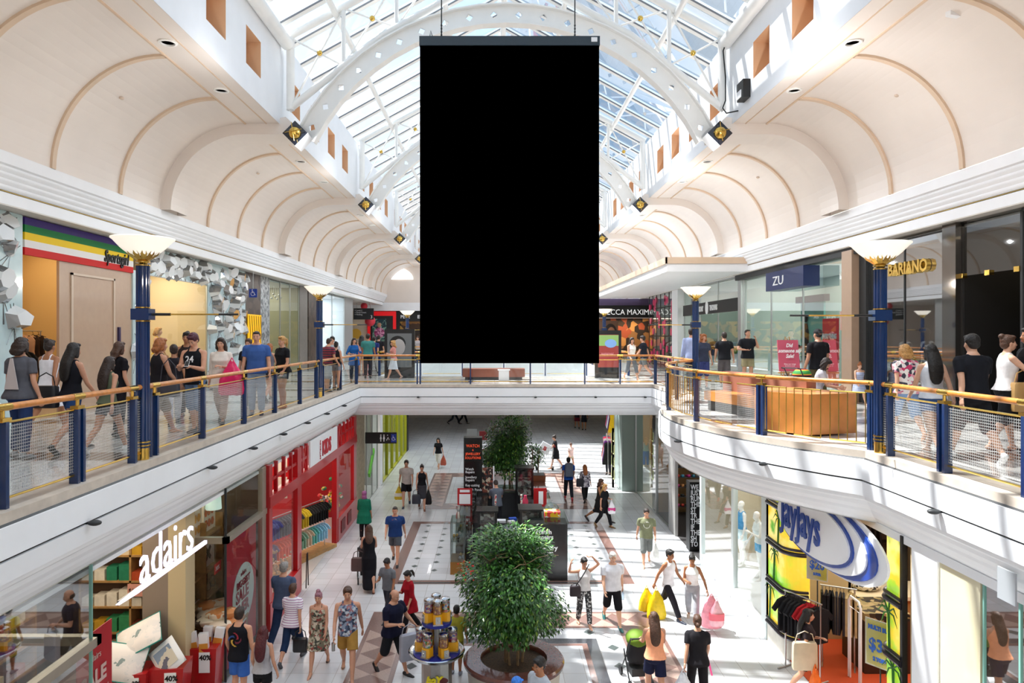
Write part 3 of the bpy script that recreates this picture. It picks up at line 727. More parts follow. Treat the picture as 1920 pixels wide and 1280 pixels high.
lamp_post('second bowl lamp on the right, where the curved balcony railing ends', XR, 20.7, -1)
lamp_post('small distant bowl lamp left of the big screen', XL, 41, 1)
lamp_post('small distant bowl lamp right of the big screen, before the black shop sign', XR, 38, -1)
for (x, y, e) in ((XL, 10.2, 60), (XR, 10.78, 60), (XL, 20.45, 60), (XR, 20.7, 60)): light('lamp_glow', 'POINT', (x, y, 3.3), e, (1, .93, .82), .1)

# ---- spots on the slab edge
def spot_lamp(loc, n, label, g='small dark spotlights along the white slab edge'):
    m = MB(); m.ell((0, 0, 0), (.055, .085, .035), 12, 8); m.box(-.02, .02, -.1, -.02, -.012, .012)
    a = math.atan2(n[1], n[0])-math.pi/2
    solo('spotlight', m, dark, label, 'light', loc, a, g, True)
for y in (8.46, 12, 14.05, 16.05, 18.1, 20.2, 22.5): spot_lamp((XL+.29, y, -.455), (1, 0), 'small dark spotlight in the groove of the left white slab edge')
for px in (672, 784, 895, 1004, 1117, 1210): spot_lamp(((px-CX)*25.6/F, 25.61, -.455), (0, -1), 'small dark spotlight in the groove of the far white slab edge', 'small dark spotlights on the far slab edge')
for px in (1293, 1411): 
    yy = {1293: 15.0, 1411: 12.45}[px]; xx = an(yy); n = Vector((xx-CBx, yy-CBy)).normalized(); spot_lamp((xx+n.x*.27, yy+n.y*.27, -.455), n, 'small dark spotlight on the curved white balcony edge', 'small dark spotlights on the curved balcony edge')
spot_lamp((XR-.29, 9.0, -.455), (-1, 0), 'small dark spotlight on the straight right slab edge', 'x'); bpy.context.scene.collection.objects[-1].pop('group', None)

# ---- upper cornices, vaults, clerestory
def arcpts(cx, cz, rx, rz, t0, t1, n=16): return [(cx+rx*math.cos(t0+(t1-t0)*i/n), cz+rz*math.sin(t0+(t1-t0)*i/n)) for i in range(n+1)]
VC = []
for side, XC, XV, XS, XW in ((-1, -9.0, -8.75, -6.52, -5.62), (1, 9.55, 9.25, 7.1, 6.2)):
    nm = 'left' if side < 0 else 'right'; s = -side
    yend = Y1
    co = MB(); d = MB()
    pr = [(0, 4.20), (.0, 4.425), (-.004, 4.428, 1), (-.004, 4.437, 1), (.004, 4.438, 2), (.004, 4.447, 2), (-.004, 4.448, 1), (-.004, 4.458, 1), (.0, 4.46)]
    for k_ in range(4): pr += [(.0+.055*k_+.02*math.sin(q*math.pi/4)+.012*q, 4.46+.1*k_+.022*q) for q in (1, 2, 3, 4)]
    pr += [(.27, 4.87), (.28, 5.08), (.05, 5.10)]
    pth = [(XC, Y0), (XC, yend)] if side < 0 else [(XC, yend), (XC, Y0)]
    sweep(co, pth, pr); struct('trim_%d' % (3 if side < 0 else 4), co, [white, dark, brass])
    so = MB(); so.box(min(XC+side*.03, XC+side*6), max(XC+side*.03, XC+side*6), Y0, Y1, 4.205, 4.30).box(min(XC-side*.02, XC+side*.1), max(XC-side*.02, XC+side*.1), Y0, Y1, 4.18, 4.205); struct('ceiling_soffit_'+nm, so, mat('soffit', 'D6D2CB', .6))
    # vault shell
    R_ = abs(XS-XV); th = arcpts(XS, 5.08, (XV-XS), 7.33-5.08, 0, math.pi/2, 18)
    v = MB()
    for (a, b), (c, e) in zip(th, th[1:]): v.quad((a, Y0, b), (a, Y1, b), (c, Y1, e), (c, Y0, e))
    struct('ceiling_vault_'+nm, v, peach, True)
    v = MB(); XI = XW-s*.03; v.box(min(XS, XI), max(XS, XI), Y0, Y1, 7.33, 7.6); v.box(XS-.02, XS+.02, Y0, Y1, 7.30, 7.34, 1); xm = XW-s*.35; v.box(xm-.012, xm+.012, Y0, Y1, 7.315, 7.332, 1)
    v.box(min(XS, XV)-.3, max(XS, XV)+.3, Y0, Y1, 7.6, 7.7)
    struct('ceiling_band_'+nm, v, [peach, peachd])
    # ribs
    rb = MB(); big = MB()
    for kb in range(-2, 5):
        yb = 18.9+10*kb
        for j in range(4):
            y = yb+2.5*j; wd = .5 if j == 0 else .06; prt = .28 if j == 0 else .05
            if y < Y0+1 or y > Y1-1: continue
            tgt = big if j == 0 else rb
            inn = arcpts(XS, 5.08, (XV-XS)*(1-prt/2.25), (7.33-5.08)*(1-prt/2.25), 0, math.pi/2, 18)
            if j == 0: inn = inn+[(XW+s*.15, inn[-1][1]), (XW+s*.42, 7.02)]; out = th+[(XW+s*.15, 7.5), (XW+s*.46, 7.22)]
            else: out = th
            for i in range(len(inn)-1):
                (a, b), (c, e), (f, g), (h_, k_) = inn[i], inn[i+1], out[i+1], out[i]
                tgt.quad((a, y-wd, b), (a, y+wd, b), (c, y+wd, e), (c, y-wd, e)); tgt.quad((a, y-wd, b), (c, y-wd, e), (f, y-wd, g), (h_, y-wd, k_)); tgt.quad((a, y+wd, b), (c, y+wd, e), (f, y+wd, g), (h_, y+wd, k_))
    struct('trim_rib_'+nm, rb, peachd, True); struct('trim_arch_'+nm, big, peach, True)
    # clerestory wall with splayed niches
    w = MB(); zt, zb, n0, n1 = 9.62, 7.31, 7.95, 8.82
    ys = []
    for kb in range(-2, 5):
        for o_ in (.6, 2.8, 5.0, 7.2):
            y = 18.7+10*kb+o_
            if Y0+.2 < y < Y1-1.2: ys.append(y)
    cur = Y0
    for y in ys:
        w.quad((XW, cur, zb), (XW, y, zb), (XW, y, zt), (XW, cur, zt)); w.quad((XW, y, zb), (XW, y+1, zb), (XW, y+1, n0), (XW, y, n0)); w.quad((XW, y, n1), (XW, y+1, n1), (XW, y+1, zt), (XW, y, zt))
        xb = XW-s*.45; q = .16
        A_ = [(XW, y, n0), (XW, y+1, n0), (XW, y+1, n1), (XW, y, n1)]; B_ = [(xb, y+q, n0+q), (xb, y+1-.02, n0+q), (xb, y+1-.02, n1-.02), (xb, y+q, n1-.02)]
        for i in range(4): w.quad(A_[i], A_[(i+1) % 4], B_[(i+1) % 4], B_[i], 1)
        w.quad(*B_, 1); cur = y+1
    w.quad((XW, cur, zb), (XW, Y1, zb), (XW, Y1, zt), (XW, cur, zt))
    struct('wall_clerestory_'+nm, w, [white, mat('niche_peach', 'DDB48F', .6)])
    # recessed downlights in the band under the clerestory
    for kb in range(0, 4):
        for o_ in (-5.6, -3.0, 3.6, 6.2)[:2] if kb == 0 else (-6.5, -3.5):
            y = 18.9+10*kb+o_; m = MB(); m.lathe([(.17, 0), (.17, -.02), (.13, -.03), (.12, .0)], n=24)
            solo('downlight', m, mat('downlight_rim', 'F4F2EC', .4), 'round white downlight in the peach ceiling band on the %s' % nm, 'light', ((XS*.62+XW*.38), y, 7.33), 0, 'downlights in the %s peach band' % nm, True)
# feature lamps at the arch feet
cubem = mat('navy_gloss', '131C2C', .15, coat=.8)
names = ['nearest', 'second', 'third', 'fourth']
for side, X in ((-1, -5.17), (1, 5.82)):
    for k in range(4):
        T = thing('feature_lamp', '%s diamond-set navy box lamp with brass ball, foot of %s arch' % (names[k], 'left' if side < 0 else 'right'), 'lamp', (X, 18.45+10*k, 7.02), 0, 'arch foot lamps')
        m = MB(); m.obox((0, 0, 0), (.46, .5, .46), (0, rad(45), 0)); part('housing', m, cubem, T)
        m = MB(); m.obox((-side*.175, 0, -.175), (.46, .52, .03), (0, rad(-side*135), 0)); part('rim', m, white, T)
        m = MB(); m.ell((0, -.24, 0), .165, 20, 12); part('ball', m, brass, T, True)
        m = MB(); m.tube([(-.22, -.41, -.03), (.22, -.41, .06)], .009, 6); m.tube([(.02, -.41, -.24), (-.05, -.41, .24)], .009, 6); part('cross_bars', m, brass, T)

# ---- glazed roof
XA, XB = -5.45, 6.05; XM = (XA+XB)/2; SL = .55; ZE = 9.72; ZR = ZE+SL*(XM-XA)
rz = lambda x: ZE+SL*((x-XA) if x < XM else (XB-x))
wt = mat('white_steel', 'F1F0EC', .35, var=.02, scale=3)
g = MB(); g.quad((XA-.3, Y0, rz(XA)-.1), (XM, Y0, ZR+.06), (XM, Y1, ZR+.06), (XA-.3, Y1, rz(XA)-.1)); g.quad((XB+.3, Y0, rz(XB)-.1), (XM, Y0, ZR+.06), (XM, Y1, ZR+.06), (XB+.3, Y1, rz(XB)-.1))
struct('window_1', g, glass('roof_glass', (.93, .96, .98), .04))
g = MB(); y = Y0+.2
while y < Y1:
    for xa in (XA-.2, XB+.2):
        for o_, hw, dz, mi in ((0, .085, .03, 0), (-.092, .006, .025, 1), (.092, .006, .025, 1)):
            a = Vector((xa, y+o_, rz(xa))); b = Vector((XM, y+o_, ZR))
            g.rings([[p+Vector((0, u*hw, v*dz)) for u, v in ((-1,-1),(1,-1),(1,1),(-1,1))] for p in (a, b)], mi)
    y += 1.25
struct('trim_5', g, [wt, mat('gasket', '7A7C80', .6)])
g = MB()
for xp in (-4.2, -1.5): 
    for x in (xp, 2*XM-xp): g.tube([(x, Y0, rz(x)-.14), (x, Y1, rz(x)-.14)], .085, 10)
g.tube([(XM, Y0, ZR-.12), (XM, Y1, ZR-.12)], .1, 10)
struct('trim_6', g, wt, True)
g = MB()
for xw, s in ((-5.62, 1), (6.2, -1)):
    yy = Y0
    g.tube([(xw+s*.16, Y0, 9.45), (xw+s*.16, 18.5, 9.45)], .17, 16)
struct('trim_7', g, wt, True)
goldball = brass
for k in range(-2, 4):
    yt = 18.6+10*k
    if yt < 0 and yt < -3: continue
    nmk = {-2: 'hidden', -1: 'overhead', 0: 'nearest visible', 1: 'second', 2: 'third', 3: 'farthest'}[k]
    T = thing('roof_truss', '%s white tubular roof truss under the glass, with brass joints' % nmk, 'truss', (XM, yt, 7.6), 0, None)
    tc_ = MB(); O = Vector((XM, yt, 7.6)); V = lambda x, z_: Vector((x-O.x, 0, z_-O.z))
    tc_.tube([V(XA-.05, ZE-.05), V(XM, ZR-.1), V(XB+.05, ZE-.05)], .11, 12); part('top_chord', tc_, wt, T, True)
    zb_ = lambda x: 7.75+.80*(abs(x-XM)*-1+5.75) if abs(x-XM) > 3.3 else 9.71+.55*(3.3-abs(x-XM))
    bc = MB(); xs = [XM-5.75, XM-4.4, XM-3.3, XM-1.6, XM, XM+1.6, XM+3.3, XM+4.4, XM+5.75]; bc.tube([V(x, zb_(x)) for x in xs], .095, 12); part('bottom_chord', bc, wt, T, True)
    st_ = [XM-5.7, XM-4.3, XM-2.9, XM-1.5, XM+1.5, XM+2.9, XM+4.3, XM+5.7]
    for x in st_: ps = MB(); ps.tube([V(x, zb_(x)-.05), V(x, rz(x)-.1)], .11 if abs(x-XM) > 5 else .06, 10); part('strut', ps, wt, T, True)
    for a, b in zip(st_, st_[1:]):
        if a < XM < b: continue
        p, q, r_, s_ = V(a, zb_(a)), V(b, rz(b)-.1), V(b, zb_(b)), V(a, rz(a)-.1)
        for u_ in ((p, q), (r_, s_)): br = MB(); br.tube(u_, .028, 6); part('cross_brace', br, wt, T, True)
        d1 = q-p; d2 = s_-r_; den = d1.x*d2.z-d1.z*d2.x; t_ = ((r_.x-p.x)*d2.z-(r_.z-p.z)*d2.x)/den; c = p+d1*t_
        bl = MB(); bl.ell(c+Vector((0, -.02, 0)), .075, 12, 8); part('joint_ball', bl, brass, T, True)
    # curved box beam with diamond cut-outs
    T = thing('arched_beam', '%s curved white box beam with diamond cut-outs, spanning the roof' % nmk, 'beam', (XM, yt+.05, 7.0))
    O = Vector((XM, yt+.05, 7.0)); hs = 5.3; rise = 3.28; RR = (hs*hs+rise*rise)/(2*rise); tmax = math.asin(hs/RR)
    def AP(t, r): return Vector((r*math.sin(t), 0, r*math.cos(t)-(RR-rise)))
    N = 20; web = MB(); fg = MB(); ro, ri = RR+.25, RR-.25; bwid = .10
    for i in range(N):
        t0_, t1_ = -tmax+2*tmax*i/N, -tmax+2*tmax*(i+1)/N; tm = (t0_+t1_)/2; dt = .10/RR; rm = RR
        for yy in (-.02, .02):
            Yv = Vector((0, yy, 0)); c = [AP(t0_, ri)+Yv, AP(t1_, ri)+Yv, AP(t1_, ro)+Yv, AP(t0_, ro)+Yv]
            dd = [AP(tm, rm-.10)+Yv, AP(tm+dt, rm)+Yv, AP(tm, rm+.10)+Yv, AP(tm-dt, rm)+Yv]
            for a in range(4): web.poly([c[a], c[(a+1) % 4], dd[(a+1) % 4], dd[a]])
        for r_ in (ri, ro):
            for yy in (0,): fg.rings([[AP(t, r_+u)+Vector((0, v, 0)) for u, v in ((-.02, -bwid-.05), (.02, -bwid-.05), (.02, bwid+.05), (-.02, bwid+.05))] for t in (t0_, t1_)])
    part('web', web, wt, T); part('flanges', fg, wt, T)

# ---- end walls, outer walls
m = MB(); m.quad((-15, Y1, -4.9), (15, Y1, -4.9), (15, Y1, 13.5), (-15, Y1, 13.5)); struct('wall_far', m, peach)
m = MB(); m.quad((-15, Y0, -4.9), (15, Y0, -4.9), (15, Y0, 13.5), (-15, Y0, 13.5)); struct('wall_near_added', m, peach)  # unseen wall added behind the camera to keep sky light out
m = MB(); m.quad((-15, Y0, -4.9), (-15, Y1, -4.9), (-15, Y1, 7.7), (-15, Y0, 7.7)); struct('wall_left', m, mat('shop_back', 'D8CFC2', .8))
m = MB(); m.quad((15, Y0, -4.9), (15, Y1, -4.9), (15, Y1, 7.7), (15, Y0, 7.7)); struct('wall_right', m, mat('shop_back2', 'D2D2CC', .8))

# ---- big hanging screen
T = thing('hanging_screen', 'huge blank black portrait screen hung from the glass roof', 'screen', (.27, 13.0, 1.26))
ws = 336/F*13/2; m = MB(); m.box(-ws, ws, 0, .22, .02, 5.88); part('display', m, mat('screen_black', '000000', .9, spec=0), T)
m = MB(); m.box(-ws-.01, ws+.01, -.03, .25, 5.88, 6.05); part('top_housing', m, mat('slate_housing', '2A3944', .5), T)
m = MB(); m.box(ws-.15, ws-.04, -.045, -.03, 5.94, 6.02); part('sensor_box', m, white, T)
for px, ztop in ((827, None), (1079, None)):
    x = (px-CX)/F*13-.27; zt = rz(x+.27)-.25-1.26; m = MB()
    m.tube([(x, .1, 6.05), (x, .1, zt)], .012, 6)
    for k in range(4): m.ell((x, .1, 6.12+.06*k), (.018, .018, .03), 8, 6)
    part('suspension_cable', m, dark, T)
    if px == 827: m = MB(); m.tube([(x-.22, .1, 6.06), (x-.2, .1, 6.2), (x-.16, .1, 6.06)], .01, 6); part('lifting_eye', m, dark, T)

# ---- conduit and floodlight on the right clerestory
m = MB(); m.tube([(6.05, 18.35, 9.5), (5.95, 18.35, 9.2), (6.0, 18.32, 8.5), (6.0, 18.32, 7.9), (5.92, 18.3, 7.7), (6.0, 18.25, 7.55), (6.18, 17.9, 7.5)], .018, 8); solo('conduit_cable', m, black, 'black cable looping down the right-hand truss post', 'cable', smooth=True)
T = thing('floodlight', 'small black floodlight fixed low on the right clerestory wall', 'light', (6.1, 17.3, 7.6)); m = MB(); m.box(-.08, .1, -.22, .22, -.02, .42); part('housing', m, black, T); m = MB(); m.box(-.1, -.08, -.1, .16, .02, .2); part('lens', m, white, T)
for y in (14.2, 9.9):
    m = MB(); m.box(-.02, .02, -.15, .15, -.05, .05); 
# small sensors on vaults
for x, y, zz in ((-7.9, 14.9, 6.83), (-7.6, 22.6, 7.0), (8.45, 14.8, 6.85), (8.4, 22.5, 6.85)):
    m = MB(); m.lathe([(.05, 0), (.05, -.03), (.02, -.05)], n=14); solo('smoke_detector', m, mat('detector', 'D9C6B4', .5), 'tiny round smoke detector on the %s vault, %s bay' % ('left' if x < 0 else 'right', 'near' if y < 18 else 'second'), 'detector', (x, y, zz), 0, None, True)
m = MB(); m.box(-.12, .12, -.05, .05, -.04, .04); solo('emergency_light', m, white, 'small white box light near the top of the right vault', 'light', (7.75, 11.9, 7.22), .3)

# fill lamps without fixtures, added to brighten the hall and its vaults
for k in range(-1, 4):
    for x in (-4.6, 5.2): light('hall_fill', 'SPOT', (x, 18.0+10*k, 7.0), 460, (.92, .97, 1), .25, rot=(0, 0, 0), spot=150)  # added spots pointing down, brighten floor and slab edges
    for x in (-5.0, 5.6): light('vault_fill', 'POINT', (x, 23.9+10*k, 6.3), 50 if x < 0 else 150, (.97, .98, 1), .06)  # added points in mid-bay, lighten the vaults, stronger on the right
# ================================================================ shops
WN = [1]; TN = [7]
def win(x0, x1, y0, y1, z0, z1, m=None, fr=None, fw=.04, mull=()):
    """one glazed opening in a plane x=const (x0==x1) or y=const; frame parts are children"""
    WN[0] += 1; g = MB()
    if abs(x1-x0) < 1e-6: g.quad((x0, y0, z0), (x0, y1, z0), (x0, y1, z1), (x0, y0, z1))
    else: g.quad((x0, y0, z0), (x1, y0, z0), (x1, y0, z1), (x0, y0, z1))
    o = struct('window_%d' % WN[0], g, m or pane)
    if fr:
        f = MB(); h = fw/2
        if abs(x1-x0) < 1e-6:
            for y in [y0, y1]+list(mull): f.box(x0-h, x0+h, y-h, y+h, z0, z1)
            for z in (z0, z1): f.box(x0-h, x0+h, y0, y1, z-h, z+h)
        else:
            for x in [x0, x1]+list(mull): f.box(x-h, x+h, y0-h, y0+h, z0, z1)
            for z in (z0, z1): f.box(x0, x1, y0-h, y0+h, z-h, z+h)
        q = link(bpy.data.objects.new('window_frame', f.mesh('window_frame', fr)), o)
    return o
def wall(x0, x1, y0, y1, z0, z1, m, name='wall_shop'): return struct(name, MB().box(x0, x1, y0, y1, z0, z1), m)
def room(side, X, dep, y0, y1, z0, z1, cw, cf=None, e=60, lc=(1, .93, .82), cc=None):
    s = side; xb = X+s*dep; a, b = min(X+s*.03, xb), max(X+s*.03, xb)
    w = MB(); w.box(min(xb, xb+s*.1), max(xb, xb+s*.1), y0, y1, z0, z1); w.box(a, b, y0, y0+.06, z0, z1); w.box(a, b, y1-.06, y1, z0, z1)
    struct('wall_shop', w, cw)
    if cf: struct('floor_shop', MB().box(a, b, y0, y1, z0+.002, z0+.012), cf)
    struct('ceiling_shop', MB().box(a, b, y0, y1, z1-.12, z1-.06), cc or white)
    if e: light('shop_light', 'AREA', ((a+b)/2, (y0+y1)/2, z1-.15), e, lc, max(.5, dep*.6), max(.6, (y1-y0)*.8))
def panel(name, label, cat, x, y0, y1, z0, z1, m, t=.03, s=1, group=None):
    return solo(name, MB().box(min(x, x+s*t), max(x, x+s*t), y0, y1, z0, z1), m, label, cat, group=group)
def seg7(n): return n
alum = mat('aluminium', 'BFC2C2', .35, .8); glassg = glass('green_glass', (.82, .92, .90), .14)
beige = mat('beige_panel', 'B89C84', .3, coat=.4, var=.03); redp = mat('red_paint', 'B01018', .35, coat=.4, var=.05); tim = mat('shelf_timber', 'A9824F', .5, var=.2, scale=8)
LOWB, LOWT = LOW, -1.15

# ---- generic shelf, garments, shoes
_G = {}
def garment(kind='shirt'):
    if kind in _G: return _G[kind]
    g = MB(); t = .022
    if kind == 'shirt': pts = [(-.20,-.62),(.20,-.62),(.20,-.12),(.30,-.22),(.36,-.15),(.22,.0),(.07,.05),(0,.02),(-.07,.05),(-.22,0),(-.36,-.15),(-.30,-.22),(-.20,-.12)]
    elif kind == 'dress': pts = [(-.26,-.95),(.26,-.95),(.16,-.35),(.18,-.08),(.10,.04),(0,-.02),(-.10,.04),(-.18,-.08),(-.16,-.35)]
    else: pts = [(-.20,-.75),(-.03,-.75),(0,-.3),(.03,-.75),(.20,-.75),(.17,0),(-.17,0)]
    g.prism([(x, -t, z) for x, z in pts], (0, 2*t, 0)); g.tube([(-.2, 0, 0), (0, 0, .06), (.2, 0, 0)], .008, 6); g.tube([(0, 0, .06), (.0, 0, .11), (.03, 0, .14)], .005, 6)
    _G[kind] = g; return g
def rack(name, label, a, b, zbar, zfoot, cols, kind='shirt', group='', n=12, frame=True, glabel=None, scale=1.0):
    a = Vector(a); b = Vector(b); d = b-a; ang = math.atan2(d.y, d.x)
    if frame:
        T = thing('clothes_rack', label, 'rack', (a.x, a.y, zfoot), ang); L_ = d.length; h = zbar-zfoot
        m = MB(); m.tube([(0, 0, h), (L_, 0, h)], .014, 8); part('rail', m, alum, T)
        for x in (.04, L_-.04): m = MB(); m.tube([(x, 0, 0), (x, 0, h)], .016, 8); m.tube([(x, -.22, .02), (x, .22, .02)], .016, 8); part('leg', m, alum, T)
    ms = {}
    for i in range(n):
        c = cols[i*len(cols)//n]; key = (kind, c)
        if key not in ms: g = garment(kind); ms[key] = g.mesh('hanging_'+kind, cloth(c))
        o = link(bpy.data.objects.new('hanging_'+kind, ms[key])); p = lerp(a, b, (i+.6)/(n+.2)); o.location = (p.x, p.y, zbar-.15*scale); o.rotation_euler = (0, 0, ang+math.pi/2+random.uniform(-.12, .12)); o.scale = (scale,)*3
        tag(o, glabel, 'clothes', group)
shoe_m = None
def shoes_on(x, y, z, rz, n, dx, cols, label, group):
    global shoe_m
    if not shoe_m:
        shoe_m = MB(); shoe_m.rings([[(-.04, -.13, 0), (.04, -.13, 0), (.04, -.13, .10), (-.04, -.13, .10)], [(-.04, -.03, 0), (.04, -.03, 0), (.035, -.03, .09), (-.035, -.03, .09)], [(-.05, .08, 0), (.05, .08, 0), (.04, .08, .05), (-.04, .08, .05)], [(-.03, .14, 0), (.03, .14, 0), (.02, .14, .03), (-.02, .14, .03)]])
    for i in range(n):
        c = cols[(i*7+int(z*10)) % len(cols)]; key = ('shoe', c)
        if key not in _G: _G[key] = shoe_m.mesh('shoe', mat('shoe_'+c, c, .5), 'all')
        o = link(bpy.data.objects.new('display_shoe', _G[key])); o.location = (x, y+dx*i, z) if True else 0; o.rotation_euler = (0, 0, rz); tag(o, label, 'shoe', group)

def shoes_row(x, y, z, rz, n, dx, cols, label, group):
    for i in range(n): shoes_on(x+dx*i, y, z, 0 if i % 2 else .3, 1, 0, cols[i % len(cols):]+cols, label, group)
# =============== UPPER LEFT
X = -9.5
hexb = mat('frosted_panel', 'BCD3D6', .18, coat=.6, var=.06, scale=3); hexw = mat('faceted_white', 'E6E9EA', .15, coat=.7); hexs = mat('faceted_silver', 'A9ABAC', .12, .85); hexo = mat('facet_amber', 'D9A45C', .3)
def facets(label, y0, y1, z0, z1, n, seed, amber=0):
    r = random.Random(seed); T = thing('wall_cladding', label, 'wall panel', (X, y0, z0))
    m = MB(); m.box(-.05, .04, 0, y1-y0, 0, z1-z0); part('backing', m, hexb, T); b = MB(); placed = []
    t = 0
    while len(placed) < n and t < n*40:
        t += 1; y = r.uniform(.12, y1-y0-.12); z = r.uniform(.15, z1-z0-.15)
        if z < (z1-z0)*.45 and r.random() < .75: continue
        if any((y-a)**2+(z-c)**2 < .30**2 for a, c in placed): continue
        placed.append((y, z)); k = r.choice((6, 7, 8, 5)); ra = r.uniform(.16, .27); dp = r.uniform(.12, .34); ty, tz = r.uniform(-.12, .12), r.uniform(-.12, .12); ph = r.random()
        p0 = [(.03, y+ra*1.2*math.cos(ph+2*math.pi*i/k), z+ra*1.2*math.sin(ph+2*math.pi*i/k)) for i in range(k)]
        p1 = [(dp+ty*math.cos(ph+2*math.pi*i/k)*.6+tz*math.sin(ph+2*math.pi*i/k)*.6, y+ra*.72*math.cos(ph+2*math.pi*i/k), z+ra*.72*math.sin(ph+2*math.pi*i/k)) for i in range(k)]
        for i in range(k): b.quad(p0[i], p0[(i+1) % k], p1[(i+1) % k], p1[i], 1 if (i+len(placed)) % 3 else 0)
        b.poly(p1, 2 if r.random() < amber else 0)
    q = MB()
    for a, c in placed:          # thin star creases on the flat backing
        for i in range(3): an_ = r.uniform(0, 3.14); q.tube([(.045, min(y1-y0, max(0, a-.3*math.cos(an_))), max(0, c-.45*math.sin(an_)-.2)), (.045, min(y1-y0, max(0, a+.3*math.cos(an_))), min(z1-z0, c+.3*math.sin(an_)))], .008, 4)
    part('creases', q, hexs, T); part('facets', b, [hexw, hexs, hexo], T)
facets('faceted white panel at the far left, before the striped shop sign', 11.6, 14.1, 0, 4.2, 16, 3)
facets('narrow faceted white panel between striped sign and yellow window', 18.4, 19.0, 0, 3.5, 5, 4)
facets('faceted silver frieze over the warm yellow shop window', 19.0, 23.2, 3.45, 4.2, 20, 5)
facets('faceted white and amber panel right of the yellow window', 23.2, 26.7, 0, 4.2, 46, 6, .3)
wall(X-.3, X, -6, 11.6, 0, 4.2, beige)
# striped sign shop
T = thing('shop_sign', 'striped purple, green, yellow, white and red shop sign', 'sign', (X, 14.15, 3.42))
for i, (c, n) in enumerate((('C8201E', 'red_stripe'), ('E6E2DE', 'white_stripe'), ('EBC41E', 'yellow_stripe'), ('0F7A3E', 'green_stripe'), ('3E2C78', 'purple_stripe'))):
    m = MB(); m.box(-.02, .05, 0, 4.25, .152*i, .152*(i+1)); part(n, m, mat('sign_'+n, c, .5, spec=.2), T)
text('lettering', 'Sportsgirl', .40, (.06, 2.85, .17), (0, 1, 0), T, black, .02, shear=.25, sx=.72, bold=.006, label='black script lettering')
room(-1, X, 3.2, 14.1, 18.45, 0, 4.2, mat('yellow_wall', 'D8B070', .7), mat('pale_floor', 'C9BFB0', .3), 60, (1, .85, .6))
wall(X-.06, X, 15.35, 18.4, 0, 3.42, beige)
m = MB(); m.box(X, X+.03, 15.75, 15.82, 0, 3.2); m.box(X, X+.03, 17.5, 17.56, 0, 3.2); m.box(X, X+.03, 15.75, 17.56, 3.15, 3.2); struct('door_1', m, mat('door_trim', 'CDB9A4', .3))
m = MB(); m.box(X, X+.05, 17.71, 17.79, 1.4, 2.0); struct('door_handle', m, mat('violet_handle', '2E2450', .3), parent=bpy.data.objects['door_1'])
rack('r', 'clothes rack inside the yellow-lit shop, left of the beige door', (-10.6, 14.4, 0), (-10.6, 15.9, 0), 1.55, .0, ['1A1A1A', '5A4A3A', 'B0A090', '1A1A1A'], 'shirt', 'clothes on the rack in the yellow shop', 10, glabel='garment on the rack inside the yellow-lit shop')
m = MB(); m.box(0, .02, 0, .5, 0, .8); solo('sale_poster', m, mat('sale_red', 'D63A38', .5), 'small red and white poster just inside the striped-sign shop', 'poster', (-10.2, 14.5, 1.5))
for (y, z) in ((14.6, 3.9), (14.9, 3.9), (15.2, 3.9)): 
    m = MB(); m.lathe([(.08, 0), (.08, -.02)], n=16); solo('downlight', m, mat('glow', 'FFF4DC', .4, emit=4), 'glowing round downlight in the yellow-lit shop ceiling', 'light', (-10.4, y, z+.17), 0, 'downlights in the yellow shop')
T = thing('display_wardrobe', 'dark mirrored unit with small lit bulbs inside the yellow-lit shop', 'wardrobe', (-12.4, 16.3, 0)); m = MB(); m.box(0, .3, -.1, 1.3, 0, 3.3); part('body', m, mat('dark_mirror', '4A3418', .25, .4), T)
for k in range(7): m = MB(); m.ell((.36, .1+.17*k, 1.6+.23*((k*3) % 7)), .05, 8, 6); part('bulb', m, mat('glow', 'FFF4DC', .4, emit=4), T, True)
rack('r', 'second clothes rack in front of the dark mirrored unit', (-11.4, 15.6, 0), (-11.2, 17.4, 0), 1.9, 0, ['1A1A1A', '1A1A1A', 'C8A080', '3A2A20'], 'dress', 'clothes before the dark mirrored unit', 10, glabel='garment on the rack before the dark mirrored unit')
# warm window
room(-1, X, 2.2, 18.95, 23.25, 0, 4.0, mat('cream_wall', 'E0CBA4', .7), None, 75, (1, .88, .68))
win(X, X, 19.0, 23.2, .25, 3.45, None, alum); wall(X-.05, X, 19.0, 23.2, 0, .25, beige)
person('man1', (-10.3, 21.4, .25), -90+180, 'stand', 1, 'crop', 'skirt', 'bob', None, 'mannequin in a yellow top and white skirt in the warm window', 2, 1.75, seen=False, cat='mannequin') if False else None
person('mq1', (-10.3, 21.5, .25), 90, 'relax', True, ('tank', 'E8BE1C'), ('skirt', 'E8E0D4'), ('bob', 'blonde'), None, 'mannequin in a yellow top in the warm-lit window', 2, 1.8, seen=False, cat='mannequin')
m = MB()
for i in range(14): m.ell((0, .03*math.sin(i*2), .14*i), (.10, .12, .09), 7, 5)
solo('dark_totem', m, black, 'tall knobbly black totem in the warm-lit window', 'ornament', (-10.4, 19.9, 1.0)); m = MB(); m.tube([(0, .75*math.cos(t/16*math.pi), .75*math.sin(t/16*math.pi)) for t in range(33)], .02, 6); solo('hoop', m, black, 'thin black hoop behind the shoppers in the warm window', 'ornament', (-10.5, 20.1, 1.3))
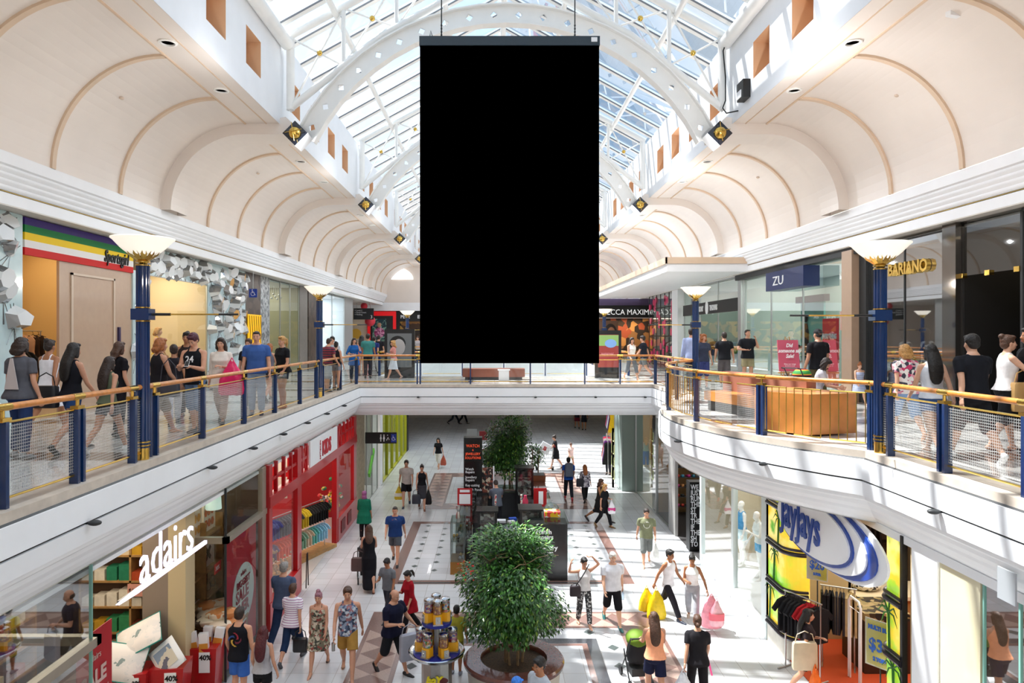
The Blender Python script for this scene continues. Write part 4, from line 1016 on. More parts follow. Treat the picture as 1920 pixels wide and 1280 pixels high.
# dark patterned pillar, glass fronts further along
brw = pattern('brown_weave', 'voronoi', ['4A3F38', '5A4D44', '3C332D', '54483F'], 3.2, .35)
slv = pattern('silver_weave', 'voronoi', ['8F9496', 'B8BCBE', '72777A', 'A5AAAC'], 9, .25)
wall(X-.5, X+.05, 26.7, 28.4, 0, 4.2, brw, 'wall_pillar'); wall(X-.1, X+.02, 28.4, 29.6, 0, 4.2, slv, 'wall_pillar'); wall(X-.3, X+.05, 34.1, 35.5, 0, 4.2, mat('grey_post', '77726C', .4, var=.1), 'wall_pillar')
wall(X-.5, X+.05, 35.7, 37.9, 0, 4.2, brw, 'wall_pillar'); wall(X-.3, X+.05, 44.3, 46.8, 0, 4.2, mat('grey_post2', '9A9A98', .4), 'wall_pillar')
m = MB(); m.box(-.01, .02, 0, 1.5, 0, 1.3)
for k in range(6): m.tube([(.03, .1+.25*k, .05), (.03, .22+.25*k, .6), (.03, .1+.25*k, 1.25)], .015, 5, 1)
solo('lit_fretwork', m, [mat('lit_amber', 'D9A400', .4, emit=.6), mat('fret', '8A6A10', .4)], 'amber lit fretwork low on the dark brown pillar', 'panel', (X+.09, 26.8, 1.3))
room(-1, X, 3.5, 29.6, 34.1, 0, 4.2, mat('olive_wall', 'A8A284', .7), None, 90); win(X, X, 29.6, 34.1, 0, 4.2, glassg, alum, .05, (31.1, 32.6))
room(-1, X, 4, 37.9, 44.3, 0, 4.2, mat('bright_wall', 'DDE4E8', .7), None, 260, (.9, .95, 1)); win(X, X, 37.9, 44.3, 0, 4.2, pane, alum, .06, (41.0,))
for k in range(14):
    y = 29.9+.28*k; m = MB(); m.tube([(0, 0, 0), (0, 0, -.3-.1*(k % 3))], .006, 5); m.ell((0, 0, -.36-.1*(k % 3)), .05, 8, 6); solo('pendant', m, [steel], 'small glass pendant hanging high inside the olive-walled shop', 'light', (X-.7, y, 4.05), 0, 'pendants in the olive-walled shop')
# hanging blue access sign
T = thing('hanging_sign', 'small blue wheelchair access sign hung from the left soffit', 'sign', (-9.0, 26.2, 3.1))
m = MB(); m.box(-.15, .15, -.01, .01, .1, .42); part('board', m, mat('sign_blue', '1A3A9A', .4), T); m = MB(); m.tube([(0, 0, .42), (0, 0, 1.1)], .012, 6); part('rod', m, alum, T)
def wheelchair(c, s, par, m=white, xd=(1, 0, 0), y=-.02):
    x = Vector(xd); n = Vector((0, y, 0)); U = lambda a, b: Vector(c)+x*(a*s)+Vector((0, 0, b*s))+n
    g = MB(); g.ell(U(-.08, .36), .055*s, 8, 6); g.tube([U(-.08, .28), U(-.06, .05), U(.14, .05), U(.22, -.2), U(.3, -.2)], .03*s, 6); g.tube([U(-.07, .18), U(.1, .16)], .025*s, 6)
    g.tube([U(-.02+.22*math.cos(t), -.08+.22*math.sin(t)) for t in [2.2+k*.33 for k in range(13)]], .022*s, 6); part('wheelchair_symbol', g, m, par)
wheelchair((0, 0, .26), .32, T)
# directory sign and lanterns
T = thing('hanging_sign', 'dark directory sign with a number 3 hung near the far left shops', 'sign', (-9.7, 52, 2.95)); m = MB(); m.box(-.75, .75, -.03, .03, 0, .83); part('board', m, dark, T)
for x in (-.5, .5): m = MB(); m.tube([(x, 0, .83), (x, 0, 1.25)], .02, 6); part('rod', m, alum, T)
text('lettering', '< Level 2\n< Food Court\n< Parking', .15, (-.66, -.04, .62), (1, 0, 0), T, white, .004); text('number', '3', .34, (.5, -.04, .08), (1, 0, 0), T, white, .004)
for (x, z, r_) in ((-9.85, 3.98, .26), (-9.4, 2.86, .40)): solo('paper_lantern', MB().ell((0, 0, 0), r_, 16, 10).tube([(0, 0, 0), (0, 0, 4.2-z)], .01, 5), mat('lantern_red', 'E03848', .6), 'red round lantern %s the dark directory sign' % ('above' if z > 3.5 else 'hanging behind the lower edge of'), 'lantern', (x, 53, z), smooth=True)

# far wall shops (Y=57)
YF = 56.9
struct('trim_8', MB().box(-12, 12, YF-.5, YF, 3.75, 4.4), white)
m = MB(); m.box(-12, -10.2, YF-.1, YF, 0, 3.75); struct('wall_far_left', m, mat('cream2', 'D8C8B0', .6))
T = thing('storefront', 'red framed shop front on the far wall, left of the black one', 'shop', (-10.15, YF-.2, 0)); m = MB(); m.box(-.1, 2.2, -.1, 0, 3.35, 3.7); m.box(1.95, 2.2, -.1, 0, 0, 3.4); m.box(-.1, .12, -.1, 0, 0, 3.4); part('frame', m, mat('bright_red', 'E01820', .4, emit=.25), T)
m = MB(); m.box(.12, 1.95, 0, .05, 0, 3.4); part('backing', m, dark, T)
m = MB(); m.box(.3, 1.4, -.06, -.03, 1.3, 3.1); part('poster', m, pattern('poster_green', 'noise', ['3A6A5A', '8AB0A0', '26404A', '6A8A7A'], 2), T)
m = MB(); m.ell((.85, -.12, 2.6), (.16, .05, .2), 12, 8); part('poster_head', m, skinmat(0), T); m = MB(); m.ell((.85, -.1, 2.0), (.42, .06, .42), 12, 8); part('poster_coat', m, pattern('pink_coat', 'voronoi', ['C05A8A', '8A3060', 'E0A0C0'], 9), T)
T = thing('storefront', 'black shop front with white lettering on the far wall', 'shop', (-7.95, YF-.2, 0)); m = MB(); m.box(0, 14.5, -.05, .1, 2.9, 3.75); m.box(0, .3, -.05, .1, 0, 2.9); part('fascia', m, black, T); m = MB(); m.box(.3, 14.5, .0, .1, 0, 2.9); part('interior', m, pattern('book_rows', 'voronoi', ['3A2410', '7A5020', '20140A', 'A07830'], 2.2), T)
text('lettering', 'PETE      ER', .36, (.35, -.08, 3.15), (1, 0, 0), T, white, .01, bold=.01)
solo('round_sign', MB().lathe([(.0, 0), (.42, 0), (.42, .06), (0, .06)], n=20), mat('yellow_sign', 'E0B040', .5), 'round yellow sign at the far left, low beside the directory', 'sign', (-11.2, 56.80, 1.9), rot=(math.pi/2, 0, 0))
m = MB(); m.box(0, .5, 0, .05, 0, 1.6); solo('green_sign', m, mat('exit_green', '38C070', .5, emit=.5), 'small lit green and white sign beside the far black shop', 'sign', (-6.55, 55, 1.6)) if False else None
# glowing arched end window above
m = MB(); pts = [(-8.6+2.0*math.cos(t), YF-.02, 6.3+1.1*math.sin(t)) for t in [math.pi*k/16 for k in range(17)]]; m.poly(pts); struct('window_end', m, mat('bright_glass', 'F4F6F8', .3, emit=.9))

# illuminated ad stands on the bridge
def adstand(label, x, y, w, h, m, extra=None):
    T = thing('advertising_stand', label, 'sign', (x, y, 0)); g = MB(); g.box(-w/2-.12, w/2+.12, -.08, .08, 0, h); part('housing', g, black, T)
    g = MB(); g.box(-w/2, w/2, -.10, -.08, .45, h-.18); part('poster', g, m, T); return T
T = adstand('black advertising stand with a grey portrait, left of the screen', -4.0, 29.6, 1.02, 2.05, mat('ad_grey', '6A6E70', .3, coat=.5))
m = MB(); m.ell((-.02, -.12, 1.3), (.26, .015, .34), 16, 10); part('portrait_face', m, mat('ad_face', 'A8A4A2', .5), T); m = MB(); m.ell((-.08, -.11, 1.45), (.34, .012, .32), 16, 10); part('portrait_hair', m, black, T)
T = adstand('black advertising stand with a red and blue poster, right of the screen', 4.75, 29.6, .86, 2.0, mat('ad_red', '9A3A38', .3, coat=.5))
m = MB(); m.box(-.43, .43, -.105, -.10, 1.35, 1.8); part('poster_sky', m, mat('ad_green', '8FB86A', .4), T); m = MB(); m.ell((.1, -.11, 1.45), (.25, .01, .18), 14, 8); part('poster_cloud', m, mat('ad_blue', '7FA8E0', .5), T)
text('lettering', 'summer', .16, (-.3, -.115, .98), (1, 0, 0), T, mat('ad_pink', 'F0A0A0', .5), .003)
T = thing('lounge_bench', 'brown upholstered bench seen through the far railing below the screen', 'bench', (-.4, 28.6, 0)); m = MB(); m.box(-.9, 1.6, -.4, .4, .12, .45); part('seat', m, mat('brown_leather', '7A3E2A', .4, bump=.3), T); m = MB(); m.box(-.8, 1.5, -.3, .3, 0, .12); part('plinth', m, dark, T)
T = thing('stool_table', 'small white side unit beside the brown bench behind the railing', 'table', (.35, 27.6, 0)); m = MB(); m.box(-.2, .2, -.2, .2, 0, .42); part('body', m, white, T); m = MB(); m.box(-.24, .24, -.24, .24, .42, .45); part('top', m, white, T)

# =============== UPPER RIGHT
X = 9.9
struct('ceiling_step', MB().box(6.5, 10.2, 26.6, 46, 4.2, 4.72), white)
struct('trim_9', MB().box(6.44, 6.5, 26.54, 46, 4.5, 4.74).box(6.44, 10.2, 26.54, 26.6, 4.5, 4.74), peachd)
room(1, X, 3.6, 38, 44, 0, 4.2, mat('grey_shop', '8A8E90', .6), None, 160)
T = thing('grid_screen', 'black gridded glass screen with pink spots beside the black shop', 'screen', (X-.25, 38.0, 0)); g = MB()
for k in range(7): g.box(-.02, .02, k-.03, k+.03, 0, 4.2)
for k in range(6): g.box(-.02, .02, 0, 6, .1+.82*k-.03, .1+.82*k+.03)
part('grid', g, black, T); g = MB(); g.quad((0, 0, 0), (0, 6, 0), (0, 6, 4.2), (0, 0, 4.2)); part('glass', g, glassg, T)
g = MB(); r = random.Random(5)
for k in range(34): y, z_ = r.uniform(.2, 5.8), r.uniform(.2, 4.0); g.rings([[(dx, y+.2*math.cos(t), z_+.2*math.sin(t)) for t in [2*math.pi*i/12 for i in range(12)]] for dx in (-.05, -.03)])
part('pink_spots', g, mat('pink_spot', 'D83A6A', .4), T)
rack('r', 'clothes rack behind the pink-spotted screen', (10.6, 38.6, 0), (10.6, 43, 0), 1.5, 0, ['2A8A4A', 'D05070', '3A5A8A', 'E0E0E0', '222222'], 'shirt', 'clothes behind the pink-spotted screen', 14, glabel='coloured garment on the rack behind the pink-spotted screen')
wall(X-.35, X+.2, 36.8, 38.0, 0, 4.2, white, 'wall_column')
# black shop front seen head-on
T = thing('storefront', 'black shop front with white capitals at the right end of the bridge', 'shop', (6.2, 46.2, 0))
m = MB(); m.box(0, 5.2, 0, .3, 2.95, 3.75); part('fascia', m, black, T); m = MB(); m.box(0, 5.2, .3, 2.2, 3.75, 4.2); part('ceiling_violet', m, mat('violet_ceiling', '6A5A80', .6), T)
text('lettering', 'MECCA MAXIMA', .50, (.78, -.02, 3.14), (1, 0, 0), T, mat('sign_white', 'F4F4F4', .5, emit=.4), .005, bold=.0, sx=.92)
m = MB(); m.box(0, .1, .2, 2.5, 0, 2.95); m.box(5.1, 5.2, .2, 2.5, 0, 2.95); m.box(0, 5.2, 2.4, 2.5, 0, 2.95); part('interior', m, pattern('warm_shelves', 'voronoi', ['3A2818', '8A6034', 'C08A4A', '241810', 'A04A2A'], 2.5), T)
m = MB(); m.box(.45, 1.9, .1, .14, .9, 2.75); part('poster', m, mat('poster_brown', '6A4A34', .4), T); m = MB(); m.ell((1.45, .06, 2.0), (.24, .04, .33), 14, 10); part('poster_face', m, skinmat(1), T)
m = MB(); m.ell((1.4, .09, 1.95), (.42, .03, .6), 14, 10); part('poster_hair', m, mat('poster_hair', '2A1A10', .6), T)
light('shop_light', 'AREA', (8.8, 47.4, 2.9), 90, (1, .8, .55), 3, 1.5)
# white-on-black name shop
room(1, X, 3.4, 28.35, 36.8, 0, 4.2, mat('green_grey', '9FB0A8', .7), None, 200, (1, .95, .85)); win(X, X, 28.35, 36.8, 0, 4.2, glassg, alum, .05, (31.2, 34))
T = thing('shop_sign', 'black fascia sign with white spaced capitals and a white oval emblem', 'sign', (X-.12, 36.6, 2.78)); m = MB(); m.box(0, .1, -8.2, 0, 0, .54); part('board', m, black, T)
text('lettering', 'ANTHONY', .34, (-.01, -2.2, .14), (0, -1, 0), T, white, .01, bold=.01, sx=.8); text('lettering', 'THOMAS', .34, (-.01, -4.55, .14), (0, -1, 0), T, white, .01, bold=.01, sx=.8)
m = MB(); m.rings([[(dx, -4.15+.22*math.cos(t), .28+.30*math.sin(t)) for t in [2*math.pi*i/20 for i in range(20)]] for dx in (-.03, 0)]); part('emblem', m, white, T)
rack('r', 'clothes rack in the window of the black-signed shop', (10.5, 30, 0), (10.5, 34.5, 0), 1.6, 0, ['B0C8D8', 'E8E4DC', '5A7A9A', '2A2A2A', 'C0A890'], 'shirt', 'clothes in the black-signed shop', 14, glabel='garment on the rack in the black-signed shop window')
m = MB()
r = random.Random(8)
for k in range(60): m.ell((r.uniform(-.15, .15), r.uniform(-.9, .9), r.uniform(0, .3)), (.07, .09, .06), 6, 5)
solo('plant_trough', m, mat('leaf_bright', '5A9A3A', .6), 'low trough of bright green plants in the black-signed shop', 'plant', (10.4, 29.6, 1.0)); wall(10.2, 10.6, 28.5, 30.5, 0, 1.0, white)
# ZU
wall(X-.12, X+.12, 28.0, 28.35, 0, 4.2, alum, 'wall_post')
room(1, X, 3.2, 19.5, 28.0, 0, 4.2, mat('pale_green', 'C2CEC6', .7), mat('shop_floor_pale', 'D8D6D0', .2), 260, (1, .97, .92)); win(X, X, 19.5, 28.0, .08, 4.1, glassg, alum, .05, (22.6, 25.2))
struct('trim_10', MB().box(X-.25, X+.05, 18.6, 28.3, 3.98, 4.2), dark)
T = thing('shop_sign', 'navy box sign with two thin white letters', 'sign', (X-.55, 24.3, 3.3)); m = MB(); m.box(0, .5, -2.95, 0, 0, .62); part('box', m, mat('sign_navy', '1B2A5A', .4), T); text('lettering', 'ZU', .42, (-.01, -.62, .16), (0, -1, 0), T, white, .01, sx=1.6, bold=.0)
m = MB(); m.box(0, .06, -1.7, 0, 0, 2.9); m.box(-.1, .1, -1.9, .2, 2.9, 3.12, 1); solo('display_panel', m, [mat('teal_panel', '8FD0C4', .3), dark], 'teal lit display panel with a dark cap in the navy-signed shop', 'display', (10.7, 24.4, 0)) if False else None
T = thing('display_unit', 'teal lit display panel with a dark cap in the navy-signed shop', 'display', (10.6, 24.4, 0)); m = MB(); m.box(0, .06, -1.7, 0, 0, 2.9); part('panel', m, mat('teal_panel', '8FD0C4', .3), T); m = MB(); m.box(-.1, .1, -1.9, .2, 2.9, 3.12); part('cap', m, dark, T)
m = MB(); m.tube([(-.05, -.5, .6), (-.05, -.55, 1.3), (-.05, -.5, 1.9), (-.05, -.5, 2.2)], [.03, .09, .14, .05], 8); m.ell((-.05, -.5, 2.35), (.05, .09, .12), 10, 8); part('figure_cutout', m, black, T)
for k, z_ in enumerate((.35, .85, 1.35)):
    T = thing('glass_shelf', '%s dark glass shelf of shoes in the navy-signed shop window' % ('lowest', 'middle', 'top')[k], 'shelf', (10.2, 24.9, z_)); m = MB(); m.box(-.15, .15, -2.2, 0, 0, .02); part('shelf', m, dark, T)
    shoes_on(10.2, 24.7, z_+.02, 1.2, 5, -.42, ['141414', '2A2A2A', '3A2A20'], 'black shoe on a glass shelf in the navy-signed shop', 'shoes on the glass shelves')
shoes_on(10.1, 27.5, .10, .9, 9, -.3, ['141414', '6A4A30', '888070'], 'shoe standing on the floor of the navy-signed shop window', 'shoes on the window floor')
T = thing('sale_banner', 'tall red sale banner in the navy-signed shop window', 'banner', (10.05, 21.6, .3)); m = MB(); m.box(0, .02, -1.0, 0, 0, 2.0); part('panel', m, mat('sale_red2', 'E0323A', .5, emit=.1), T); text('lettering', 'EVERYTHING', .20, (-.01, -.02, 1.4), (0, -1, 0), T, white, .004, bold=.01, sx=.75)
T = thing('easel_sign', 'pink easel sign with white script outside the navy-signed shop', 'sign', (9.3, 22.3, 0)); T.rotation_euler = (0, 0, 0)
m = MB(); m.obox((0, 0, 1.15), (.66, .03, 1.0), (rad(-10), 0, 0)); part('board', m, mat('easel_pink', 'C8566E', .5), T)
for a in (((-.34, -.12, 0), (-.06, .1, 1.75)), ((.34, -.12, 0), (.06, .1, 1.75)), ((0, .5, 0), (0, .1, 1.7))): m = MB(); m.tube(a, .018, 6); part('leg', m, tim, T)
m = MB(); m.box(-.36, .36, -.16, -.06, .60, .64); part('ledge', m, tim, T)
text('lettering', 'Did\nsomeone say\nSale!', .17, (0, -.05, 1.42), (1, 0, 0), T, white, .004, shear=.3, align='CENTER', up=(0, .17, .98), bold=.004, sx=.8); text('small_print', 'Shop our range\nin store now', .06, (0, -.115, .87), (1, 0, 0), T, white, .002, align='CENTER', up=(0, .17, .98))
# beige column + dark glass boutique
wall(X-.3, X+.4, 18.95, 19.5, 0, 4.1, beige, 'wall_column'); wall(X-.1, X+.3, 18.6, 18.95, 0, 4.2, dark, 'wall_column')
room(1, X, 3.4, 15.4, 18.6, 0, 4.2, mat('charcoal_wall', '3A3C3E', .6), mat('charcoal_floor', '35322F', .4), 60, (1, .9, .8)); win(X, X, 15.4, 18.6, .05, 4.1, glass('boutique_glass', (.62, .66, .65), .22), dark, .04, (17.0,))
text('shop_lettering', 'BARIANO', .40, (X-.06, 17.55, 3.27), (0, -1, 0), None, brass, .05, bold=.012, sx=.92); o = bpy.context.scene.collection.objects[-1]; tag(o, 'gold capital letters mounted on dark glass above patterned mannequins', 'sign')
bw = pattern('black_white_print', 'voronoi', ['14161C', 'D8DADF', '2A3050', 'E8E8EA'], 14)
person('mq2', (10.35, 17.75, .1), -90, 'stand', True, ('dress', bw), None, None, None, 'left dressed mannequin in a dark patterned dress below the gold letters', 5, 1.85, seen=False, cat='mannequin')
person('mq3', (10.3, 16.75, .1), -90, 'relax', True, ('dress', bw), None, None, None, 'right dressed mannequin in a black and white dress below the gold letters', 5, 1.88, seen=False, cat='mannequin')
mir = mat('mirror_pillar', '8A8580', .06, .9); wall(X-.12, X+.3, 14.95, 15.4, 0, 4.2, mir, 'wall_mirror_pillar')
room(1, X, 3.4, 13.2, 14.95, 0, 4.2, mat('black_wall', '161414', .6), mat('dark_floor', '1C1A19', .3), 8, (1, .8, .5)); win(X, X, 13.25, 14.95, 3.05, 4.2, glass('boutique_glass2', (.55, .58, .57), .3), None)
for y in (14.9, 14.1, 13.3): solo('glass_clamp', MB().box(-.05, .05, -.07, .07, -.05, .05), brass, 'square brass clamp under the smoked glass over the dark doorway', 'clamp', (X, y, 3.05), 0, 'brass clamps over the dark doorway')
m = MB(); r = random.Random(2)
for i in range(15):
    for j in range(11): m.tube([(0, .1*j+(.05 if i % 2 else 0), .13*i), (.0, .1*j+.03+(.05 if i % 2 else 0), .13*i+.03)], .008, 4)
solo('beaded_screen', m, brass, 'screen of tiny gold dots inside the dark boutique doorway', 'screen', (11.2, 13.3, .8))['kind'] = 'stuff'
win(X, X, 4, 13.2, 0, 4.15, glass('boutique_glass3', (.40, .42, .42), .3), dark, .06, (8, 10.5, 12.6)); room(1, X, 3.4, -5.8, 13.1, 0, 4.2, mat('charcoal_wall2', '303234', .6), None, 30)
# curved timber bench with brown backrest, inside the balcony
def bench():
    T = thing('curved_bench', 'curved laminated timber bench with brown cushions on the balcony', 'bench', (0, 0, 0)); lam = mat('laminated_timber', 'C07C3A', .35, var=.16, scale=3, coat=.3)
    c = MB()
    base = [Vector((4.95, 13.3, .03)), Vector((5.55, 12.45, .03)), Vector((6.55, 12.75, .03)), Vector((6.2, 14.2, .03)), Vector((5.2, 14.1, .03))]
    c.prism(base, (0, 0, .72)); part('end_block', c, lam, T)
    s = MB(); ring = []; k = MB(); bk = MB()
    P0 = [(6.0-.3*(i/12)-.3*(i/12)**2, 13.9+3.2*i/12) for i in range(13)]
    for i, (x, y) in enumerate(P0):
        d = Vector((P0[min(i+1, 12)][0]-P0[max(i-1, 0)][0], P0[min(i+1, 12)][1]-P0[max(i-1, 0)][1], 0)).normalized(); n = Vector((d.y, -d.x, 0)); c0 = Vector((x, y, 0))
        ring.append([c0-n*.36+Vector((0, 0, z_)) for z_ in (.24, .46)]+[c0+n*.36+Vector((0, 0, z_)) for z_ in (.46, .24)])
    s.rings(ring); part('seat', s, lam, T)
    for i in range(13):
        a, b = ring[i][1], ring[i][2]; bk_a = lerp(a, b, .72); bk_b = lerp(a, b, 1.0)
        k.v += [] ; P0[i] = (bk_a, bk_b)
    k.rings([[a+Vector((0, 0, .0)), b+Vector((0, 0, 0)), b+Vector((0, 0, .46)), a+Vector((0, 0, .46))] for a, b in P0]); part('backrest', k, mat('brown_cushion', '8E5A46', .7, bump=.2), T)
    q = MB(); q.rings([[lerp(r_[0], r_[3], .15)-Vector((0, 0, .24)), lerp(r_[0], r_[3], .85)-Vector((0, 0, .24)), lerp(r_[0], r_[3], .85), lerp(r_[0], r_[3], .15)] for r_ in ring]); part('plinth', q, dark, T)
bench()

# =============== LOWER LEFT (homeware shop, red kids' shop, others)
X = -5.2
lowroom = lambda y0, y1, cw, e, lc=(1, .85, .65), dep=4.0, cf=None: room(-1, X, dep, y0, y1, LOWB, LOWT, cw, cf, e, lc)
room(-1, X, 4.2, 4.0, 15.75, LOWB, LOWT, mat('brown_shopwall', '7A6450', .7), mat('shop_floor_grey', '8A8580', .3), 170, (1, .86, .66))
win(X, X, 4.0, 9.06, LOWB, LOWT, pane, None); win(X, X, 13.6, 15.7, LOWB, LOWT, pane, None)
fr = mat('pale_metal_rail', 'B6AC9C', .3, .6, var=.05)
m = MB(); m.box(X-.05, X+.06, 4.0, 9.2, -2.22, -2.10); m.box(X-1.7, X+.06, 9.1, 9.2, -2.22, -2.10); m.box(X-.05, X+.06, 13.55, 16.0, -2.22, -2.10); m.box(X-.9, X+.06, 13.55, 13.65, -2.22, -2.10); struct('trim_11', m, fr)
win(X-1.7, X, 9.15, 9.15, LOWB, LOWT, pane, None); win(X-.9, X, 13.6, 13.6, LOWB, LOWT, pane, None)
m = MB(); m.box(X-.02, X+.02, 9.05, 9.07, LOWB, LOWT); m.box(X-.02, X+.02, 13.58, 13.60, LOWB, LOWT, 1); m.box(X-.05, X+.05, 15.6, 15.85, LOWB, LOWT, 2); struct('trim_12', m, [mat('glass_edge', '7FB0A4', .2), dark, fr])
# glowing shop name
T = thing('shop_lettering', 'glowing white lower-case shop name with a long underline', 'sign', (X+.10, 9.5, -1.84)); gl = mat('sign_glow', 'F6F0FF', .4, emit=.9, ec='E8E4FF')
text('lettering', 'adairs', .88, (.02, .55, .06), (0, 1, 0), T, gl, .012, sx=.88, bold=-.004)
m = MB(); m.rings([[(-.02, y, -.03*a), (.03, y, -.03*a), (.03, y, .03*a), (-.02, y, .03*a)] for y, a in ((0, .15), (.5, 1), (2.9, 1))]); part('underline', m, gl, T)
m = MB(); m.box(-.16, -.10, .3, 2.9, -.10, -.06); part('mounting_beam', m, steel, T)
# inner pillar and shelving
wall(-6.46, -5.99, 12.9, 13.25, LOWB, LOWT, mat('taupe_pillar', '8E7E70', .5), 'wall_pillar'); wall(-5.99, -5.67, 12.9, 13.3, LOWB, LOWT, mat('cream_pillar', 'C9B58E', .5), 'wall_pillar')
def shelving(label, a, b, levels, dep=.35, m=tim):
    a = Vector(a); b = Vector(b); d = b-a; T = thing('shelving', label, 'shelf', a, math.atan2(d.y, d.x)); L_ = d.length; h = levels[-1]+.3
    g = MB(); g.box(0, L_, dep-.02, dep, 0, h); part('back_panel', g, mat('shelf_back', '5A4330', .7), T)
    for x in (0, L_/2-.02, L_-.04): g = MB(); g.box(x, x+.04, 0, dep, 0, h); part('upright', g, m, T)
    for z_ in levels: g = MB(); g.box(0, L_, 0, dep, z_-.02, z_+.02); part('shelf', g, m, T)
    return T
bookc = ['2A7A5A', 'B04A2A', '1F6A4A', 'D8C8A8', 'C89A30', '3A8A5A', '7A3A2A', 'E0D8C8']
def stock(x, y0, y1, zs, cols, label, group, w=.22, h=.22, dx=.28):
    ms = {}
    y = y0; k = 0
    while y < y1:
        for z_ in zs:
            c = cols[(k*3+int(z_*7)) % len(cols)]; hh = h*(.6+.4*((k*7+int(z_*11)) % 5)/4)
            key = (c, round(hh, 2))
            if key not in ms: ms[key] = MB().box(-dx/2, dx/2, -w/2, w/2, 0, hh).mesh('folded_linen', cloth(c))
            o = link(bpy.data.objects.new('folded_linen', ms[key])); o.location = (x, y, z_+.02); tag(o, label, 'linen', group)
        y += w+.05; k += 1
# back shelves run along Y, facing the mall
lv = [.35, .8, 1.25, 1.7, 2.15, 2.6]
shelving('tall stock shelving along the back of the homeware shop, seen at lower left', (-8.2, 5.5, LOW), (-8.2, 12.6, LOW), lv)
stock(-8.36, 6.0, 12.4, [LOW+z_ for z_ in lv], bookc, 'folded boxed linen on the back shelving of the homeware shop', 'linen on the back shelving')
shelving('timber display shelving behind the homeware window with framed prints', (-6.0, 13.7, LOW), (-6.0, 15.55, LOW), [.7, 1.2, 1.75, 2.5])
T = shelving('narrow dark shelving left of the taupe pillar with a price card', (-8.1, 13.7, LOW), (-6.1, 13.7, LOW), [.4, .9, 1.4, 1.9, 2.4, 2.9])
for z_ in (.4, .9, 1.4, 1.9, 2.4, 2.9):
    for k in range(8):
        c = (bookc+['E0D8C8', 'D8D0C0'])[(k//2+int(z_*5)) % 10]; m = MB(); m.box(-.1, .1, -.12, .12, 0, .16+.05*((k*5) % 4)); solo('folded_linen', m, cloth(c), 'folded linen on the dark shelving left of the taupe pillar', 'linen', (-7.95+.24*k, 13.84, LOW+z_+.02), 0, 'linen on the dark shelving')
for (y, z_, c1, c2, lab) in ((14.35, 2.55, 'E6D9C4', 'D8A050', 'framed print of orange hexagons, top shelf left, homeware window'), (15.05, 2.55, 'E6D9C4', 'C86A40', 'framed print of red and orange hexagons, top shelf right, homeware window'), (15.0, 1.80, 'DAD0C0', '3A2A26', 'framed print of a dark crossed shape on the middle shelf'), (14.5, .75, 'D8CFC0', '6A5A50', 'framed print low on the timber shelving')):
    T = thing('framed_print', lab, 'picture', (-6.12, y, LOW+z_-.02)); hh = .62 if z_ > 2.5 else .5
    m = MB(); m.box(-.02, .0, -.3, .3, 0, hh); m.box(0, .02, -.3, -.27, 0, hh); m.box(0, .02, .27, .3, 0, hh); part('frame', m, mat('print_'+c1, c1, .6), T)
    m = MB()
    if z_ > 2.5:
        for i in range(3):
            for j in range(2): cy_, cz_ = -.17+.17*i, .17+.24*j; m.poly([(.012, cy_+.085*math.cos(t), cz_+.095*math.sin(t)) for t in [math.pi/3*q for q in range(6)]])
    else: m.obox((.012, 0, .28), (.01, .34, .08), (rad(45), 0, 0)); m.obox((.012, 0, .28), (.01, .34, .08), (rad(-45), 0, 0))
    part('motif', m, mat('motif_'+c2, c2, .6), T)
m = MB(); m.box(0, .01, -.16, .16, -.1, .1); solo('price_card', m, mat('card_red', 'C83030', .5), 'small red discount card on the homeware window', 'card', (X-.3, 13.95, LOW+2.1)); text('lettering', '30%', .12, (.011, -.12, -.04), (0, 1, 0), bpy.context.scene.collection.objects[-1], white, .003)
T = thing('price_card', 'pink price card on the dark shelving of the homeware shop', 'card', (-6.95, 13.66, LOW+1.75)); m = MB(); m.box(-.18, .18, 0, .01, -.12, .12); part('card', m, mat('card_pink', 'D89888', .6), T); text('lettering', '$129.95', .11, (-.16, -.005, -.04), (1, 0, 0), T, black, .002)
# glass vases and small pieces
for k in range(7):
    m = MB(); m.lathe([(.04, 0), (.06, .05), (.05, .14), (.025, .2), (.03, .24)], n=12); solo('glass_vase', m, pane, 'small clear vase on the timber shelving of the homeware window', 'vase', (-6.15, 13.85+.25*k, LOW+1.23), 0, 'clear vases on the shelf', True)
# posters in the window
def poster(name, label, x, y0, y1, z0, z1, m): 
    T = thing(name, label, 'poster', (x, y0, z0)); g = MB(); g.box(-.015, .0, 0, y1-y0, 0, z1-z0); part('sheet', g, m, T); return T
T = poster('sale_poster', 'large red window poster with a white oval saying biggest sale', X-.08, 13.85, 15.55, -4.8, -2.3, mat('poster_red', 'B8182A', .4))
m = MB(); m.rings([[(dx, .92+.62*math.cos(t), 1.2+.62*math.sin(t)) for t in [2*math.pi*i/28 for i in range(28)]] for dx in (0, .012)]); part('oval', m, mat('oval_white', 'DCE8E4', .5), T)
cr = mat('crimson', '8E1626', .5)
text('lettering', 'BIGGEST', .20, (.02, .50, 1.38), (0, 1, 0), T, cr, .003, bold=.008, shear=.0); text('lettering', 'SALE', .34, (.02, .46, 1.10), (0, 1, 0), T, cr, .003, bold=.012); text('lettering', 'EVER', .32, (.02, .48, .82), (0, 1, 0), T, cr, .003, bold=.012); text('lettering', 'adairs', .14, (.02, .72, 1.6), (0, 1, 0), T, cr, .003)
T = poster('sale_poster', 'tall red standing poster with pale lettering at the lower left window', -5.55, 9.35, 10.2, -4.9, -2.3, mat('poster_red2', 'A81420', .5)); pw = mat('pale_print', 'C8A8A0', .6)
